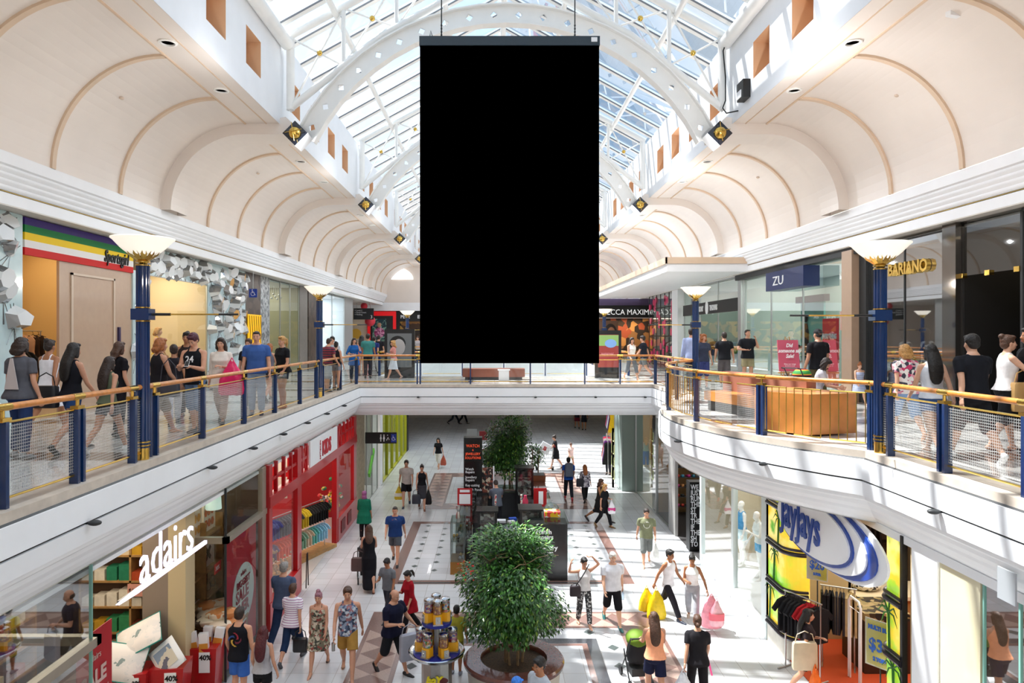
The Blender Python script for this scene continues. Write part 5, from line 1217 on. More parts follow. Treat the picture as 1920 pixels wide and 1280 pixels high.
text('lettering', 'adairs', .13, (.01, .25, 2.2), (0, 1, 0), T, pw, .003); text('lettering', 'SALE', .29, (.01, .07, 1.85), (0, 1, 0), T, pw, .003, bold=.012); text('lettering', 'ON NOW', .13, (.01, .15, 1.65), (0, 1, 0), T, pw, .003); text('lettering', 'ends', .16, (.01, .25, 1.25), (0, 1, 0), T, pw, .003); text('lettering', 'ALL', .30, (.01, .15, .85), (0, 1, 0), T, pw, .003)
# red bins with pillows and packaged bedding
def bin_(label, x, y, rz, txt):
    T = thing('bargain_bin', label, 'bin', (x, y, LOW), rz); m = MB(); m.rings([[(.30*sx*k, .26*sy*k, z_) for sx, sy in ((-1,-1),(1,-1),(1,1),(-1,1))] for z_, k in ((0, .82), (.86, 1.0))]); part('body', m, redp, T)
    m = MB(); m.box(-.02, .18, -.262, -.255, .42, .80); part('price_sheet', m, white, T); text('lettering', txt, .13, (-.01, -.268, .66), (1, 0, 0), T, black, .002, bold=.004); return T
bin_('red bargain bin at the shop entrance, leftmost, holding teal-edged pillows', -6.35, 12.35, .15, '40%'); bin_('red bargain bin between the other two, holding a framed-print cushion', -5.78, 12.55, .1, '40%'); bin_('red bargain bin nearest the mall, holding packaged bedding', -5.50, 13.35, .05, '40%')
def pillow(w, h, t, m1, m2):
    m = MB(); N = 8; vs = []
    for sgn in (1, -1):
        for i in range(N+1):
            for j in range(N+1):
                u, v = i/N*2-1, j/N*2-1; e = max(0, (1-abs(u)**2.6)*(1-abs(v)**2.6))**.6; vs.append((u*w*(1-.06*(1-v*v)*0), sgn*e*t, v*h))
    n = (N+1)**2; fs = []
    for k in (0, n):
        for i in range(N):
            for j in range(N): a = k+i*(N+1)+j; fs.append((a, a+1, a+N+2, a+N+1) if k else (a, a+N+1, a+N+2, a+1))
    m.add(vs, fs); m.m = [1 if k >= len(fs)//2 else 0 for k in range(len(fs))]; return m
prt = pattern('shell_print', 'noise', ['F0EAE8', 'EDE6E2', 'EDE6E2', 'E4E0DE', '8A9A9A'], 3.5); teal = mat('teal_piping', '1E8C82', .7)
for (dx, dy, dz, rx, ry, rz_, lab) in ((-6.50, 12.2, 1.03, -.5, .22, .15, 'white printed pillow with teal back, lower of two in the left red bin'), (-6.32, 12.5, 1.35, -.95, -.45, .2, 'white printed pillow with teal edge, upper of two in the left red bin')):
    T = thing('pillow', lab, 'pillow', (dx, dy, LOW+dz)); T.rotation_euler = (rx, ry, rz_); p = pillow(.40, .30, .10, 0, 0); part('cover', p, [teal, prt], T, True)
    m = MB(); m.tube([(-.40, 0, -.30), (.40, 0, -.30), (.40, 0, .30), (-.40, 0, .30), (-.40, 0, -.30)], .012, 6); part('piping', m, teal, T)
T = thing('cushion', 'cushion with a boat picture and white border standing in the middle bin', 'cushion', (-5.78, 12.42, LOW+1.02)); T.rotation_euler = (-.35, -.7, .1); part('cover', pillow(.26, .26, .06, 0, 0), [teal, white], T, True); m = MB(); m.obox((0, -.055, 0), (.34, .01, .34)); part('picture', m, pattern('boat_print', 'noise', ['B8A070', '8A9AB0', 'D8D0C0', '6A6A7A'], 2), T)
for k, (x, y) in enumerate(((-5.62, 13.2), (-5.42, 13.15), (-5.5, 13.45), (-5.3, 13.4))):
    T = thing('bedding_pack', ['plastic-wrapped white bedding with orange band, left front of bin', 'plastic-wrapped white bedding with orange band, right front of bin', 'wrapped bedding at the back left of the right bin', 'wrapped bedding at the back right of the right bin'][k], 'bedding', (x, y, LOW+.72)); T.rotation_euler = (0, .12*(k-1.5), .1)
    m = MB(); m.box(-.08, .08, -.05, .05, 0, .42); part('pack', m, mat('pack_white', 'E8E6E8', .2, coat=.6), T); m = MB(); m.box(-.081, .081, -.053, -.05, .05, .24); part('band', m, mat('pack_orange', 'D08A30', .5), T)
m = MB(); r = random.Random(4)
for k in range(9): m.ell((r.uniform(-.5, .5), r.uniform(-.15, .15), .25*k*.14), (.5, .35, .16), 12, 8, R=Euler((0, -.35, 0)).to_matrix())
T = solo('quilt_heap', m, pattern('quilt_orange', 'noise', ['E0B48A', 'D8884A', 'F0DCC4', '5A4A44'], 1.2), 'crumpled orange and cream quilts heaped in the homeware window', 'bedding', (-5.65, 14.3, LOW+.85), rz=-1.2, smooth=True)
T = thing('display_table', 'low table under the heaped quilts in the homeware window', 'table', (-5.65, 14.3, LOW)); m = MB(); m.box(-.4, .4, -.7, .7, .75, .8); part('tabletop', m, tim, T)
for a, b in ((-.36, -.66), (.36, -.66), (-.36, .66), (.36, .66)): m = MB(); m.box(a-.03, a+.03, b-.03, b+.03, 0, .75); part('leg', m, tim, T)
# hanging drum lamp shades
for (x, y, z_) in ((-6.6, 8.3, -2.1), (-6.0, 15.0, -1.9)):
    T = thing('pendant_lamp', 'pale green drum pendant %s' % ('inside the near homeware window' if y < 10 else 'above the framed prints'), 'lamp', (x, y, z_)); m = MB(); m.lathe([(.17, 0), (.15, .34)], n=20, caps=False); part('lamp_shade', m, mat('drum_shade', 'C8E0D4', .7, emit=.5), T, True); m = MB(); m.tube([(0, 0, .34), (0, 0, -z_-1.2)], .008, 6); part('cord', m, dark, T)

# ---- red kids' shop, Y 15.9 - 26
X = -5.15
rw = mat('red_interior', '9A1018', .5)
room(-1, X, 4.0, 15.85, 25.9, LOWB, LOWT, rw, mat('shop_tile', 'C8C2BA', .3), 230, (1, .88, .75))
m = MB()
def vbar(y, w=.12, z0=LOWB, z1=LOWT, d=.10): m.box(X-d, X+d*.6, y-w/2, y+w/2, z0, z1)
vbar(16.0, .22); vbar(18.35, .38); vbar(22.8, .30); vbar(25.65, .45)
m.box(X-.1, X+.08, 15.9, 25.9, -2.12, -1.86); m.box(X-.1, X+.08, 15.9, 18.4, LOWB, LOWB+.62); m.box(X-.1, X+.08, 22.8, 25.9, LOWB, LOWB+.75)
for y in (16.55, 17.15, 17.75, 18.75, 19.2): m.box(X-.04, X+.04, y-.04, y+.04, -1.86, LOWT)
for y in (23.4, 24.0, 24.6, 25.1): m.box(X-.04, X+.04, y-.04, y+.04, -1.86, LOWT)
for y0_, y1_ in ((15.9, 19.3), (22.9, 25.7)): m.box(X-.03, X+.03, y0_, y1_, -1.55, -1.48)
for y in (18.6, 18.95, 23.2): 
    m.tube([(X, y-.17, -1.86), (X, y+.17, -1.2)], .025, 5); m.tube([(X, y+.17, -1.86), (X, y-.17, -1.2)], .025, 5)
struct('trim_13', m, redp)
win(X, X, 16.1, 18.2, LOWB+.62, -2.12, pane); win(X, X, 22.95, 25.45, LOWB+.75, -2.12, pane)
for i, y in enumerate((23.5, 24.5)): solo('vent_grille', MB().box(0, .02, -.3, .3, 0, .4), mat('dark_red', '6A0A10', .5), 'small dark recessed panel under the %s red shop window' % ('right', 'right-hand end of the right')[i], 'panel', (X+.08, y, LOWB+.18))
T = thing('shop_sign', 'white sign with red KIDS lettering above the red shop opening', 'sign', (X+.06, 19.3, -1.84)); g = MB(); g.box(-.02, .03, 0, 3.3, 0, .72); part('board', g, white, T)
text('lettering', 'KIDS', .58, (.04, 1.3, .12), (0, 1, 0), T, mat('kids_red', 'B8182A', .5), .01, bold=.02, sx=.9); text('side_lettering', 'COTTON:ON', .13, (.04, 1.12, .04), (0, 0, 1), T, mat('kids_red', 'B8182A', .5), .006, up=(0, -1, 0), sx=.7)
# red inner doors with panes + double rack
T = thing('red_cabinet', 'tall red panelled unit with small panes inside the red shop', 'cabinet', (-6.9, 21.6, LOW)); g = MB(); g.box(-.9, .9, 0, .1, 0, 3.6); part('body', g, redp, T)
for x in (-.35, .25):
    for z_ in (1.7, 2.5): g = MB(); g.box(x, x+.28, -.02, 0, z_, z_+.65); part('pane', g, mat('pane_cream', 'C8C0B0', .3), T)
rack('r', 'silver rack of small dark clothes at the red shop opening', (-6.35, 19.6, 0), (-5.35, 22.2, 0), LOW+1.55, LOW+.05, ['2A3A8A', '5A5A64', '6A6A72', '3A3A3A', 'C8B030', '2A2A2A', '1E1E1E', '141414'], 'shirt', 'small dark shirts on the upper rail of the red shop rack', 22, glabel='small dark shirt on the upper rail in the red shop opening', scale=.78)
rack('r', '', (-6.35, 19.6, 0), (-5.35, 22.2, 0), LOW+.88, LOW, ['6A5A7A', 'E8602A', 'E8602A', 'E05A28', '2A6A4A', '8AB8A0', 'D8C8B0', '6AC0B8', '8AC8E0', 'A0D0E8'], 'shirt', 'small bright clothes on the lower rail of the red shop rack', 20, frame=False, glabel='small bright garment on the lower rail in the red shop opening', scale=.72)
solo('rack_base', MB().box(-.3, .3, -1.6, 1.6, 0, .10), tim, 'low timber plinth under the rack at the red shop opening', 'plinth', (-5.85, 20.9, LOW), -.36)
rack('r', 'rack of yellow and dark clothes deep inside the red shop', (-8.0, 18.6, 0), (-7.8, 20.4, 0), LOW+2.4, LOW, ['D8A020', '1E1E1E', 'D8A020'], 'shirt', 'yellow and dark clothes inside the red shop', 9, glabel='yellow or dark garment deep inside the red shop')
# window dressing: foam stars / card, reindeer
solo('price_stand', MB().box(-.01, .01, -.14, .14, 0, .34), white, 'small white price stand in the left window of the red shop', 'sign', (X-.3, 16.6, LOWB+1.0)); m = MB(); r = random.Random(9)
for k in range(120): m.ell((r.uniform(-.3, .3), r.gauss(0, .4), abs(r.gauss(0, .22))), (.035,)*3, 5, 4)
o = solo('dried_flowers', m, mat('dried', 'B8A080', .8), 'heap of pale dried flowers in the left red shop window', 'decoration', (X-.45, 17.2, LOWB+.9)); o['kind'] = 'stuff'
m = MB()
for k in range(50): m.ell((r.uniform(-.3, .3), r.uniform(-1, 1), abs(r.gauss(0, .3))), (.08, .1, .07), 5, 4)
o = solo('toy_heap', m, pattern('toys', 'voronoi', ['C83A3A', '3A8A5A', 'E8E0D0', '6A6A6A', 'D8C040'], 6), 'heap of mixed toys in the right red shop window', 'toys', (X-.5, 24.3, LOWB+.8)); o['kind'] = 'stuff'
T = thing('a_frame_stand', 'small folding timber stand by the red post', 'stand', (X+.15, 18.75, LOW)); 
for a in (-.12, .12): m = MB(); m.tube([(0, a, 0), (0, a*.3, .9)], .015, 6); part('leg', m, dark, T)
# ---- further shops on the lower left
wall(X-.4, X+.02, 25.95, 27.7, LOWB, LOWT, mat('sandstone', 'A89A80', .7, var=.2, scale=7, bump=.3), 'wall_pillar')
room(-1, X, 4, 27.7, 31.5, LOWB, LOWT, mat('grey_b', '8A8A84', .6), None, 90); win(X, X, 28.2, 30.8, LOWB, LOWT, glassg, alum, .05, (29.5,))
wall(X-.3, X+.06, 31.2, 32.0, LOWB, LOWT, white, 'wall_pillar')
room(-1, X, 3, 32.0, 40.5, LOWB, LOWT, mat('lime_b', 'A8A850', .6), None, 140); win(X, X, 32.0, 40.5, LOWB, LOWT, glassg, mat('lime_frame', 'A0A020', .4), .14, (33.5, 35.2, 37, 38.8))
wall(X-.5, X+.1, 40.5, 41.2, LOWB, LOWT, black, 'wall_pillar')
m = MB(); m.box(-5.2, -4.3, 45, 45.1, LOWB, LOWT)
solo('slanting_strip', MB().obox((0, 0, 0), (.06, 1.4, .22), (rad(38), 0, 0)), mat('bright_green', '6ACB3A', .5), 'bright green slanting strip in the lower left window', 'decoration', (X+.02, 29.3, LOW+1.4))
# toilets sign
T = thing('hanging_sign', 'black hanging sign with toilet, parent room and wheelchair symbols', 'sign', (-4.35, 27.0, -2.35)); m = MB(); m.box(-.62, .58, -.04, .04, 0, .42); part('board', m, black, T)
for x in (-.4, .4): m = MB(); m.tube([(x, 0, .42), (x, 0, 1.2)], .012, 6); part('rod', m, alum, T)
for x, k in ((-.02, 0), (.10, 0)):
    m = MB(); m.ell((x, -.05, .32), .03, 8, 6); m.tube([(x, -.05, .28), (x, -.05, .17)], [.022, .04], 8); m.tube([(x, -.05, .18), (x, -.05, .08)], .018, 6); part('figure_symbol', m, white, T)
m = MB(); m.ell((.24, -.05, .32), .022, 8, 6); m.tube([(.2, -.05, .12), (.26, -.05, .24), (.3, -.05, .14)], .015, 6); part('change_symbol', m, white, T)
m = MB(); m.box(.37, .57, -.05, -.04, .05, .37); part('blue_square', m, mat('sign_blue', '1A3A9A', .4), T); wheelchair((.47, -.035, .2), .26, T)

# =============== LOWER RIGHT
X = 6.05
room(1, X, 4, 26.6, 38, LOWB, LOWT, mat('ochre_b', 'B08A5A', .6), None, 150)
wall(X-.6, X+.3, 30.2, 32.0, LOWB, LOWT, mat('grey_green_col', '8FA09A', .4, coat=.3), 'wall_column')
win(X, X, 26.3, 30.2, LOWB, LOWT, glassg, alum, .06)
rack('r', 'rack of bright hanging clothes at the far right opening', (5.6, 33, 0), (5.9, 36.0, 0), LOW+3.2, LOW, ['D8B020', '2A2A2A', '5A2A7A', 'E8E4E0', '2A6A8A', 'C83A5A'], 'dress', 'bright clothes high on the far right rack', 14, glabel='bright garment hanging high at the far right opening')
rack('r', 'lower rack of dresses and tops at the far right opening', (5.3, 33, 0), (5.7, 36.0, 0), LOW+1.7, LOW, ['1E1E1E', '6A2A7A', 'E8E4E0', 'C83A5A', '3A6A7A'], 'dress', 'bright clothes low on the far right rack', 14, glabel='garment hanging low at the far right opening')
m = MB()
for k in range(4): z_ = .4+.55*k; m.box(-.04, .04, -.04, .04, 0, 2.6); m.tube([(0, -.3, z_), (0, .3, z_)], .02, 6); m.tube([(0, -.3, z_), (0, -.3, z_+.4)], .02, 6); m.tube([(0, .3, z_), (0, .3, z_+.4)], .02, 6)
solo('display_stand', m, mat('lime_stand', 'D8E0A0', .5), 'pale ladder-like display stand in front of the grey-green column', 'stand', (5.2, 31, LOW))
win(X, X, 24.3, 26.3, LOWB, LOWT, glassg, alum, .09); wall(X-.05, X+.05, 23.45, 24.3, LOWB, LOWT, mat('brushed_panel', 'A8A6A2', .35, .3, var=.05), 'wall_panel')
room(1, X, 4, 20.65, 27.2, LOWB, LOWT, mat('black_b', '1A1A1C', .6), mat('dark_shopfloor', '3E3C3C', .5), 50)
for k in range(9):
    z_ = LOW+.35+.36*k; m = MB(); m.box(0, 1.5, 0, .3, 0, .02); solo('shoe_shelf', m, mat('mid_grey', '5A5A5C', .5), 'dark wall shelf of trainers in the black shop', 'shelf', (6.6, 26.0, z_), 0, 'shelves of trainers')
    shoes_row(6.75, 26.12, z_+.02, 1.57, 7, .2, ['2A5AA8', 'D84A3A', 'E8A060', 'E8E8E8', 'D83A8A', '3A3A3A', '50A0C0'], 'coloured trainer on the wall shelves of the black shop', 'trainers on the shelves')
for k in range(8):
    z_ = LOW+.5+.36*k; m = MB(); m.box(0, .6, 0, .25, 0, .02); solo('shoe_ledge', m, dark, 'thin dark ledge of sneakers behind the wordy black panel', 'shelf', (6.75, 24.3, z_), 0, 'ledges of sneakers')
    shoes_row(6.85, 24.42, z_+.02, 1.57, 3, .2, ['E8E8E8', '1A1A1A', 'C83A3A', '888888'], 'sneaker on a ledge behind the wordy black panel', 'sneakers on the ledges')
T = thing('word_sign', 'black standing panel covered in white stacked words', 'sign', (6.13, 22.0, LOW)); m = MB(); m.box(-.1, .36, -.2, .2, 0, 2.15); part('panel', m, black, T)
text('lettering', 'WE\nJUST\nRUN\nTHIS\nST\nTR\nTHE\nIF\nTHE\nSH\nTO', .22, (-.07, -.21, 1.92), (1, 0, 0), T, white, .004, bold=.004, spacing=.80, sx=.72)
# white-mannequin window
room(1, X, 1.65, 15.7, 20.6, LOWB, LOWT, mat('cream_c', 'C8BCA4', .7), None, 60, (1, .96, .9)); wall(X-.02, X+1.55, 15.75, 20.6, LOWB, LOWB+.35, white)
win(X, X, 17.85, 20.55, LOWB+.35, LOWT, pane); win(X, X, 15.75, 17.7, LOWB+.35, LOWT, pane)
m = MB(); m.box(X-.06, X+.06, 20.45, 20.6, LOWB, LOWT); m.box(X-.06, X+.06, 17.7, 17.85, LOWB, LOWT); m.box(X-.08, X+.08, 15.5, 15.78, LOWB, LOWT); struct('trim_14', m, mat('pale_frame', 'D8E4E4', .3))
for i, (y, x, po, tp, bt, lab) in enumerate(((16.3, 6.7, 'strideL', ('tee', '2A2C30'), ('mini', '4A90D0'), 'white mannequin in a dark print top and blue shorts, nearest the green pillar'), (16.95, 7.1, 'walkR', ('tank', 'EFEFEC'), ('long', 'ECEAE6'), 'all-white mannequin standing behind the dark-topped one'), (18.3, 6.9, 'lean', ('tank', 'E8F0F2'), ('mini', '50A8D8'), 'white mannequin leaning in the glass window, blue shorts'), (19.4, 6.8, 'stand', ('crop', '4A9AD0'), ('mini', 'D0E8F0'), 'white mannequin with a light blue top beside the window frame'))):
    person('mqr%d' % i, (x, y, LOWB+.35), -80, po, True, tp, bt, None, None, lab, 4, 1.8, seen=False, cat='mannequin')
for k in range(6):
    for j in range(3): solo('baseball_cap', MB().ell((0, 0, 0), (.09, .11, .06), 10, 6), mat('cap_blue', '4AA8D8', .6), 'light blue cap on the wall behind the mannequins', 'cap', (7.55, 18.2+.6*j, LOW+1.0+.45*k), 0, 'light blue caps on the wall') if (k+j) % 2 == 0 else None
# ---- surf-style shop with oval sign, 10.4 - 15.5
surf = mat('orange_floor', 'C4481E', .6)
tanw = mat('tan_c', 'B8A078', .7)
m = MB(); m.box(11.0, 11.1, 10.2, 19, LOWB, LOWT); m.box(X, 11.1, 10.15, 10.25, LOWB, LOWT); m.box(7.8, 11.1, 18.95, 19.05, LOWB, LOWT); m.box(X, 7.85, 15.5, 15.56, LOWB, LOWT); m.box(7.78, 7.84, 15.5, 19, LOWB, LOWT); struct('wall_shop', m, tanw)
struct('floor_shop', MB().box(X+.02, 11, 10.2, 19, LOWB+.002, LOWB+.012), surf); struct('ceiling_shop', MB().box(X+.1, 11, 10.2, 19, LOWT-.12, LOWT-.06), mat('dark_ceiling', '4A4038', .7))
light('shop_light', 'AREA', (8.3, 13.5, LOWT-.2), 150, (1, .93, .82), 3, 4)
struct('trim_15', MB().box(X-.06, X+.1, 4, 26.2, -1.26, -1.14), white)
shelving('dark back shelving of the oval-signed shop', (7.9, 18.6, LOW), (10.8, 18.6, LOW), [.6, 1.2, 1.8, 2.4, 3.0], .3, mat('dark_brown', '3A2418', .6))
rack('r', 'rack of dark and red clothes high at the back of the oval-signed shop', (7.9, 17.6, 0), (9.6, 17.6, 0), LOW+2.6, LOW, ['241A18', '8A1A1E', '241A18', '3A2A26', '241A18'], 'dress', 'clothes at the back of the oval-signed shop', 14, glabel='dark or red garment at the back of the oval-signed shop')
limg = pattern('lime_yellow', 'noise', ['7AC02A', 'A8D040', 'F0C83A', 'F8E070', '4A9A2A'], 1.1, .2, 'EASE')
def lightcol(label, y0, y1, x1, zb):
    T = thing('glowing_column', label, 'column', (X, y0, LOWB)); d = y1-y0; N = 9
    prof = [(-.02+x1*math.sin(k/(N-1)*math.pi/2)**2*0+.0, 0) for k in range(N)]
    pts = [(-.05, 0)]+[(-.05+x1*(1-math.cos(t)), d-.35*d+.35*d*math.sin(t)) for t in [k/8*math.pi/2 for k in range(9)]] if d > 0 else [(-.05, 0)]+[(-.05+x1*(1-math.cos(t)), d-.35*d+.35*d*math.sin(t)) for t in [k/8*math.pi/2 for k in range(9)]]
    m = MB(); h = LOWT-LOWB
    for a, b in zip(pts, pts[1:]): m.quad((a[0], a[1], zb), (b[0], b[1], zb), (b[0], b[1], h), (a[0], a[1], h))
    me = part('lit_panel', m, None, T); me.data.materials.append(mat_lit)
    for z_ in (zb, zb+.9, zb+1.75, zb+2.6):
        m = MB(); m.tube([(a-.03, b, z_) for a, b in pts], .045, 8); m.tube([(a-.03, b, z_+.09) for a, b in pts], .03, 8); part('band', m, mat('gunmetal', '3E3A42', .3, .6), T, True)
    m = MB(); m.box(-.08, .0, -.03*(1 if d > 0 else -1), .03, zb, h); part('edge_post', m, black, T)
    m = MB(); m.prism([(a-.02, b, 0) for a, b in pts]+[(x1, 0, 0)], (0, 0, zb)); part('plinth', m, mat('plinth_tile', 'C8C4B8', .4, var=.08), T)
    r = random.Random(3)
    m = MB()
    for k in range(3):     # palm silhouettes printed on the lit panels
        y = d*(.12+.2*k); zb_ = zb+.3+.8*(k % 3); m.tube([(-.075, y, zb_-.2), (-.075, y+.05*d, zb_+.5)], .02, 5)
        for j in range(7): a = j*.9; m.tube([(-.075, y+.05*d, zb_+.5), (-.08, y+.05*d+.16*math.cos(a), zb_+.5+.12*math.sin(a)+.05), (-.085, y+.05*d+.28*math.cos(a), zb_+.42+.18*math.sin(a))], [.014, .012, .003], 5)
    part('palm_print', m, mat('palm_green', '2A6A20', .6), T)
mat_lit = pattern('lit_lime', 'noise', ['6AB824', 'A4D43C', 'F2CC3C', 'FAE88A', '58A828'], .9, .25, 'EASE'); t_, b_ = nodes(mat_lit); ramp = [n for n in t_.nodes if n.type == 'VALTORGB'][0]; t_.links.new(ramp.outputs[0], b_.inputs['Emission Color']); b_.inputs['Emission Strength'].default_value = .55
lightcol('glowing lime and yellow column left of the oval shop sign', 15.45, 14.35, .42, .45); lightcol('glowing yellow column right of the oval sign and sale boards', 10.35, 10.95, .3, .1)
# oval sign
T = thing('shop_sign', 'large white and blue surfboard-shaped oval shop sign', 'sign', (X-.28, 12.3, -1.70)); blu = mat('sign_royal', '16409A', .3, coat=.4)
def oval(cy_, a, b, x0, x1, m_, nm, cz_=0):
    g = MB(); g.rings([[(dx, cy_+a*math.cos(t), cz_+b*math.sin(t)) for t in [2*math.pi*i/40 for i in range(40)]] for dx in (x0, x1)]); part(nm, g, m_, T)
oval(-.10, 1.75, .60, .06, .10, white, 'outer_board', .0); oval(.06, 1.66, .585, .03, .07, blu, 'blue_stripe'); oval(.22, 1.57, .57, .0, .04, white, 'middle_board'); oval(.50, 1.50, .55, -.03, .01, blu, 'inner_rim'); oval(.50, 1.43, .49, -.06, -.02, white, 'face')
text('lettering', 'JayJays', .92, (-.075, 1.72, -.22), (0, -1, 0), T, blu, .012, bold=.014, sx=.70)
# counters, racks, tags inside
T = thing('shop_counter', 'long cream-topped counter inside the oval-signed shop', 'counter', (8.6, 15.6, LOW)); m = MB(); m.box(-.75, 1.6, -.4, .4, 0, 1.0); part('body', m, tim, T); m = MB(); m.box(-.8, 1.7, -.5, .5, 1.0, 1.08); part('worktop', m, mat('cream_top', 'E0CFAE', .4), T)
T = thing('bag_display', 'dark printed bag display on the cream counter', 'bags', (8.2, 15.6, LOW+1.08)); m = MB(); m.ell((0, 0, .12), (.35, .3, .14), 12, 8); m.box(-.1, .12, -.12, .12, 0, .5); part('bags', m, pattern('zebra', 'noise', ['1A1A1A', 'D8D0C4', '2A2A2A'], 9), T, True)
T = thing('stock_table', 'dark square stock table inside the oval-signed shop', 'table', (7.75, 14.35, LOW)); m = MB(); m.box(-.45, .45, -.45, .45, 0, 1.05); part('body', m, mat('dark_brown', '3A2418', .6), T); m = MB(); m.box(-.45, .45, -.45, .45, 1.05, 1.2); part('stock', m, pattern('folded', 'voronoi', ['3A3020', '8A7A50', '1A1A1A', 'A08A60'], 9), T)
rack('r', 'rack of black printed tops beside the lime column', (5.85, 14.25, 0), (6.25, 13.45, 0), LOW+1.55, LOW, ['1C1C20', '1C1C20', 'A82028', '1C1C20'], 'shirt', 'black and red tops by the lime column', 9, glabel='black or red top on the rack beside the lime column')
rack('r', 'rack of black and khaki trousers inside the oval-signed shop', (6.65, 14.4, 0), (7.25, 14.1, 0), LOW+1.6, LOW, ['1C1C20', '2A2A30', 'B09A70'], 'trousers', 'trousers in the oval-signed shop', 10, glabel='black or khaki trousers on the rack in the oval-signed shop')
rack('r', 'low rack of tops at the bottom right of the oval-signed shop', (6.35, 10.9, 0), (6.9, 11.3, 0), LOW+1.05, LOW, ['E8E8EC', '4A4A70', 'C02A3A', '3A3A40'], 'shirt', 'tops on the low rack by the yellow column', 14, glabel='white, grey or red top on the low rack by the yellow column', scale=.9)
T = thing('security_gate', 'pale security gate standing on the orange floor', 'gate', (6.95, 13.6, LOW)); m = MB(); m.tube([(0, -.22, 0), (0, -.22, 1.5), (0, -.15, 1.6), (0, .15, 1.6), (0, .22, 1.5), (0, .22, 0)], .025, 8); part('outer_loop', m, white, T, True); m = MB(); m.tube([(0, -.17, 0), (0, -.17, 1.4), (0, .17, 1.4), (0, .17, 0)], .018, 8); part('inner_loop', m, white, T, True)
def yboard(label, x, y, z_, w, h, lines, tilt=0):
    T = thing('price_board', label, 'sign', (x, y, z_)); T.rotation_euler = (0, 0, tilt); yl_ = mat('board_yellow', 'F0E030', .5, emit=.15); m = MB(); m.box(0, .02, -w/2, w/2, 0, h); m.box(.0, .015, -w/2-.02, w/2+.02, -.02, h+.02, 1); part('board', m, [yl_, mat('board_grey', 'B8B0A0', .5)], T)
    m = MB(); m.tube([(.03, 0, -z_+LOW+.0), (.03, 0, 0)], .012, 6); part('pole', m, dark, T)
    for s_, sz, zz in lines: text('lettering', s_, sz, (-.005, 0, zz), (0, -1, 0), T, mat('board_blue', '2A5AB8', .5), .002, bold=.008, align='CENTER', sx=.8)
yboard('yellow price board reading $20 under the oval sign', 6.2, 13.55, LOW+2.0, .34, .56, (('TEES', .08, .44), ('$20', .22, .2), ('2 FOR', .06, .08)), rad(52)); yboard('larger yellow price board beside the yellow column', 6.2, 11.35, LOW+1.35, .42, .72, (('MULTI BUY', .09, .58), ('$30', .28, .24), ('2 TOPS', .08, .08)), rad(35))
# right-hand columns, beige panel and near window
m = MB(); m.box(X-.05, X+.3, 9.55, 10.14, LOWB, LOWT-.02); struct('wall_pier', m, white)
wall(X-.02, X+.1, 8.75, 9.55, LOWB, LOWT, mat('glossy_cream', 'DCD4B4', .15, coat=.8), 'wall_panel')
room(1, X, 3.5, 4.0, 8.75, LOWB, LOWT, mat('brown_d', '6A4A38', .7), None, 80); win(X, X, 4.0, 8.7, LOWB, LOWT, glass('near_glass', (.8, .9, .86), .14), mat('glass_edge', '7FB0A4', .2), .03, (8.1, 7.6))
rack('r', 'timber-railed rack of grey tops in the near right window', (6.5, 8.4, 0), (7.9, 7.9, 0), LOW+2.45, LOW, ['4A4A4E', '5A5A60', '2A2A2E'], 'shirt', 'grey tops in the near right window', 10, glabel='grey top on the rack in the near right window')
rack('r', 'lower rack of dark tops in the near right window', (6.45, 8.3, 0), (7.9, 7.7, 0), LOW+1.3, LOW, ['2E3A4A', '3A3A40', '8A2A2A'], 'shirt', 'dark tops on the lower near right rack', 10, glabel='dark top on the lower rack in the near right window')
T = thing('price_board', 'white $40 price board among the grey tops', 'sign', (6.4, 7.95, LOW+1.7)); m = MB(); m.box(0, .02, -.14, .14, 0, .42); part('board', m, white, T); text('lettering', '$40', .18, (-.005, 0, .16), (0, -1, 0), T, black, .002, align='CENTER', bold=.006, sx=.7)
m = MB(); m.box(0, .02, -.14, .14, -.18, .18); solo('notice_plate', m, mat('plate_grey', 'A0A4A8', .5), 'small grey notice plate on the white ceiling edge at right', 'sign', (X-.30, 7.92, -1.02))
# ================================================================ the people
flor = pattern('floral_pink', 'voronoi', ['C83A6A', 'F0E8E4', '3A3A4A', 'E8A0B0', 'F4F0EC'], 18)
floraldress = pattern('leafy_print', 'voronoi', ['6A6450', 'A8A08A', '3A3A30', 'C8BCA8', '8A4038'], 22)
bluep = pattern('blue_tropical', 'voronoi', ['4A5A78', 'C0C8D0', '2E3A50', '8A98B0', '9A6A70'], 22)
stripe = pattern('aztec_stripe', 'wave', ['E8E4EA', '7A80B0', 'D87088', 'B0B4D0', 'E8E4EA'], 3.4)
redstripe = pattern('red_navy_stripe', 'wave', ['8A2034', '2A2438'], 4, pos=[0, .5])
bluestripe = pattern('blue_white_stripe', 'wave', ['E8ECF4', '3A5AA8'], 7, pos=[0, .5])
harem = pattern('black_white_weave', 'voronoi', ['1E1E22', 'B8B8B8', '2A2A2E', '3A3A3E'], 30)
monoch = pattern('mauve_print', 'voronoi', ['8A8090', 'E0DCE0', '3A3640', 'B0A8B8'], 18)
def LW(key, px, hy, fy, face, pose, fem, top, bot, hair, shoes, label, skin=0, w=1.0, near=None, dY=0, **k):
    """someone on the lower floor, feet at (px, fy) in the photograph, head top at hy"""
    p = flo(px, fy); p.y += dY; h = (fy-hy)*p.y/F*.985
    return person(key, p, face, pose, fem, top, bot, hair, shoes, label, skin, h, w, near=(p.y < 22) if near is None else near, **k)
def LH(key, px, hy, h, face, pose, fem, top, bot, hair, shoes, label, skin=0, w=1.0, **k):
    """feet below the frame: distance follows from the head and the height"""
    Y = (EYE-(LOW+h))*F/(hy-CY); return person(key, Vector(((px-CX)/F*Y, Y, LOW)), face, pose, fem, top, bot, hair, shoes, label, skin, h, w, near=True, **k)
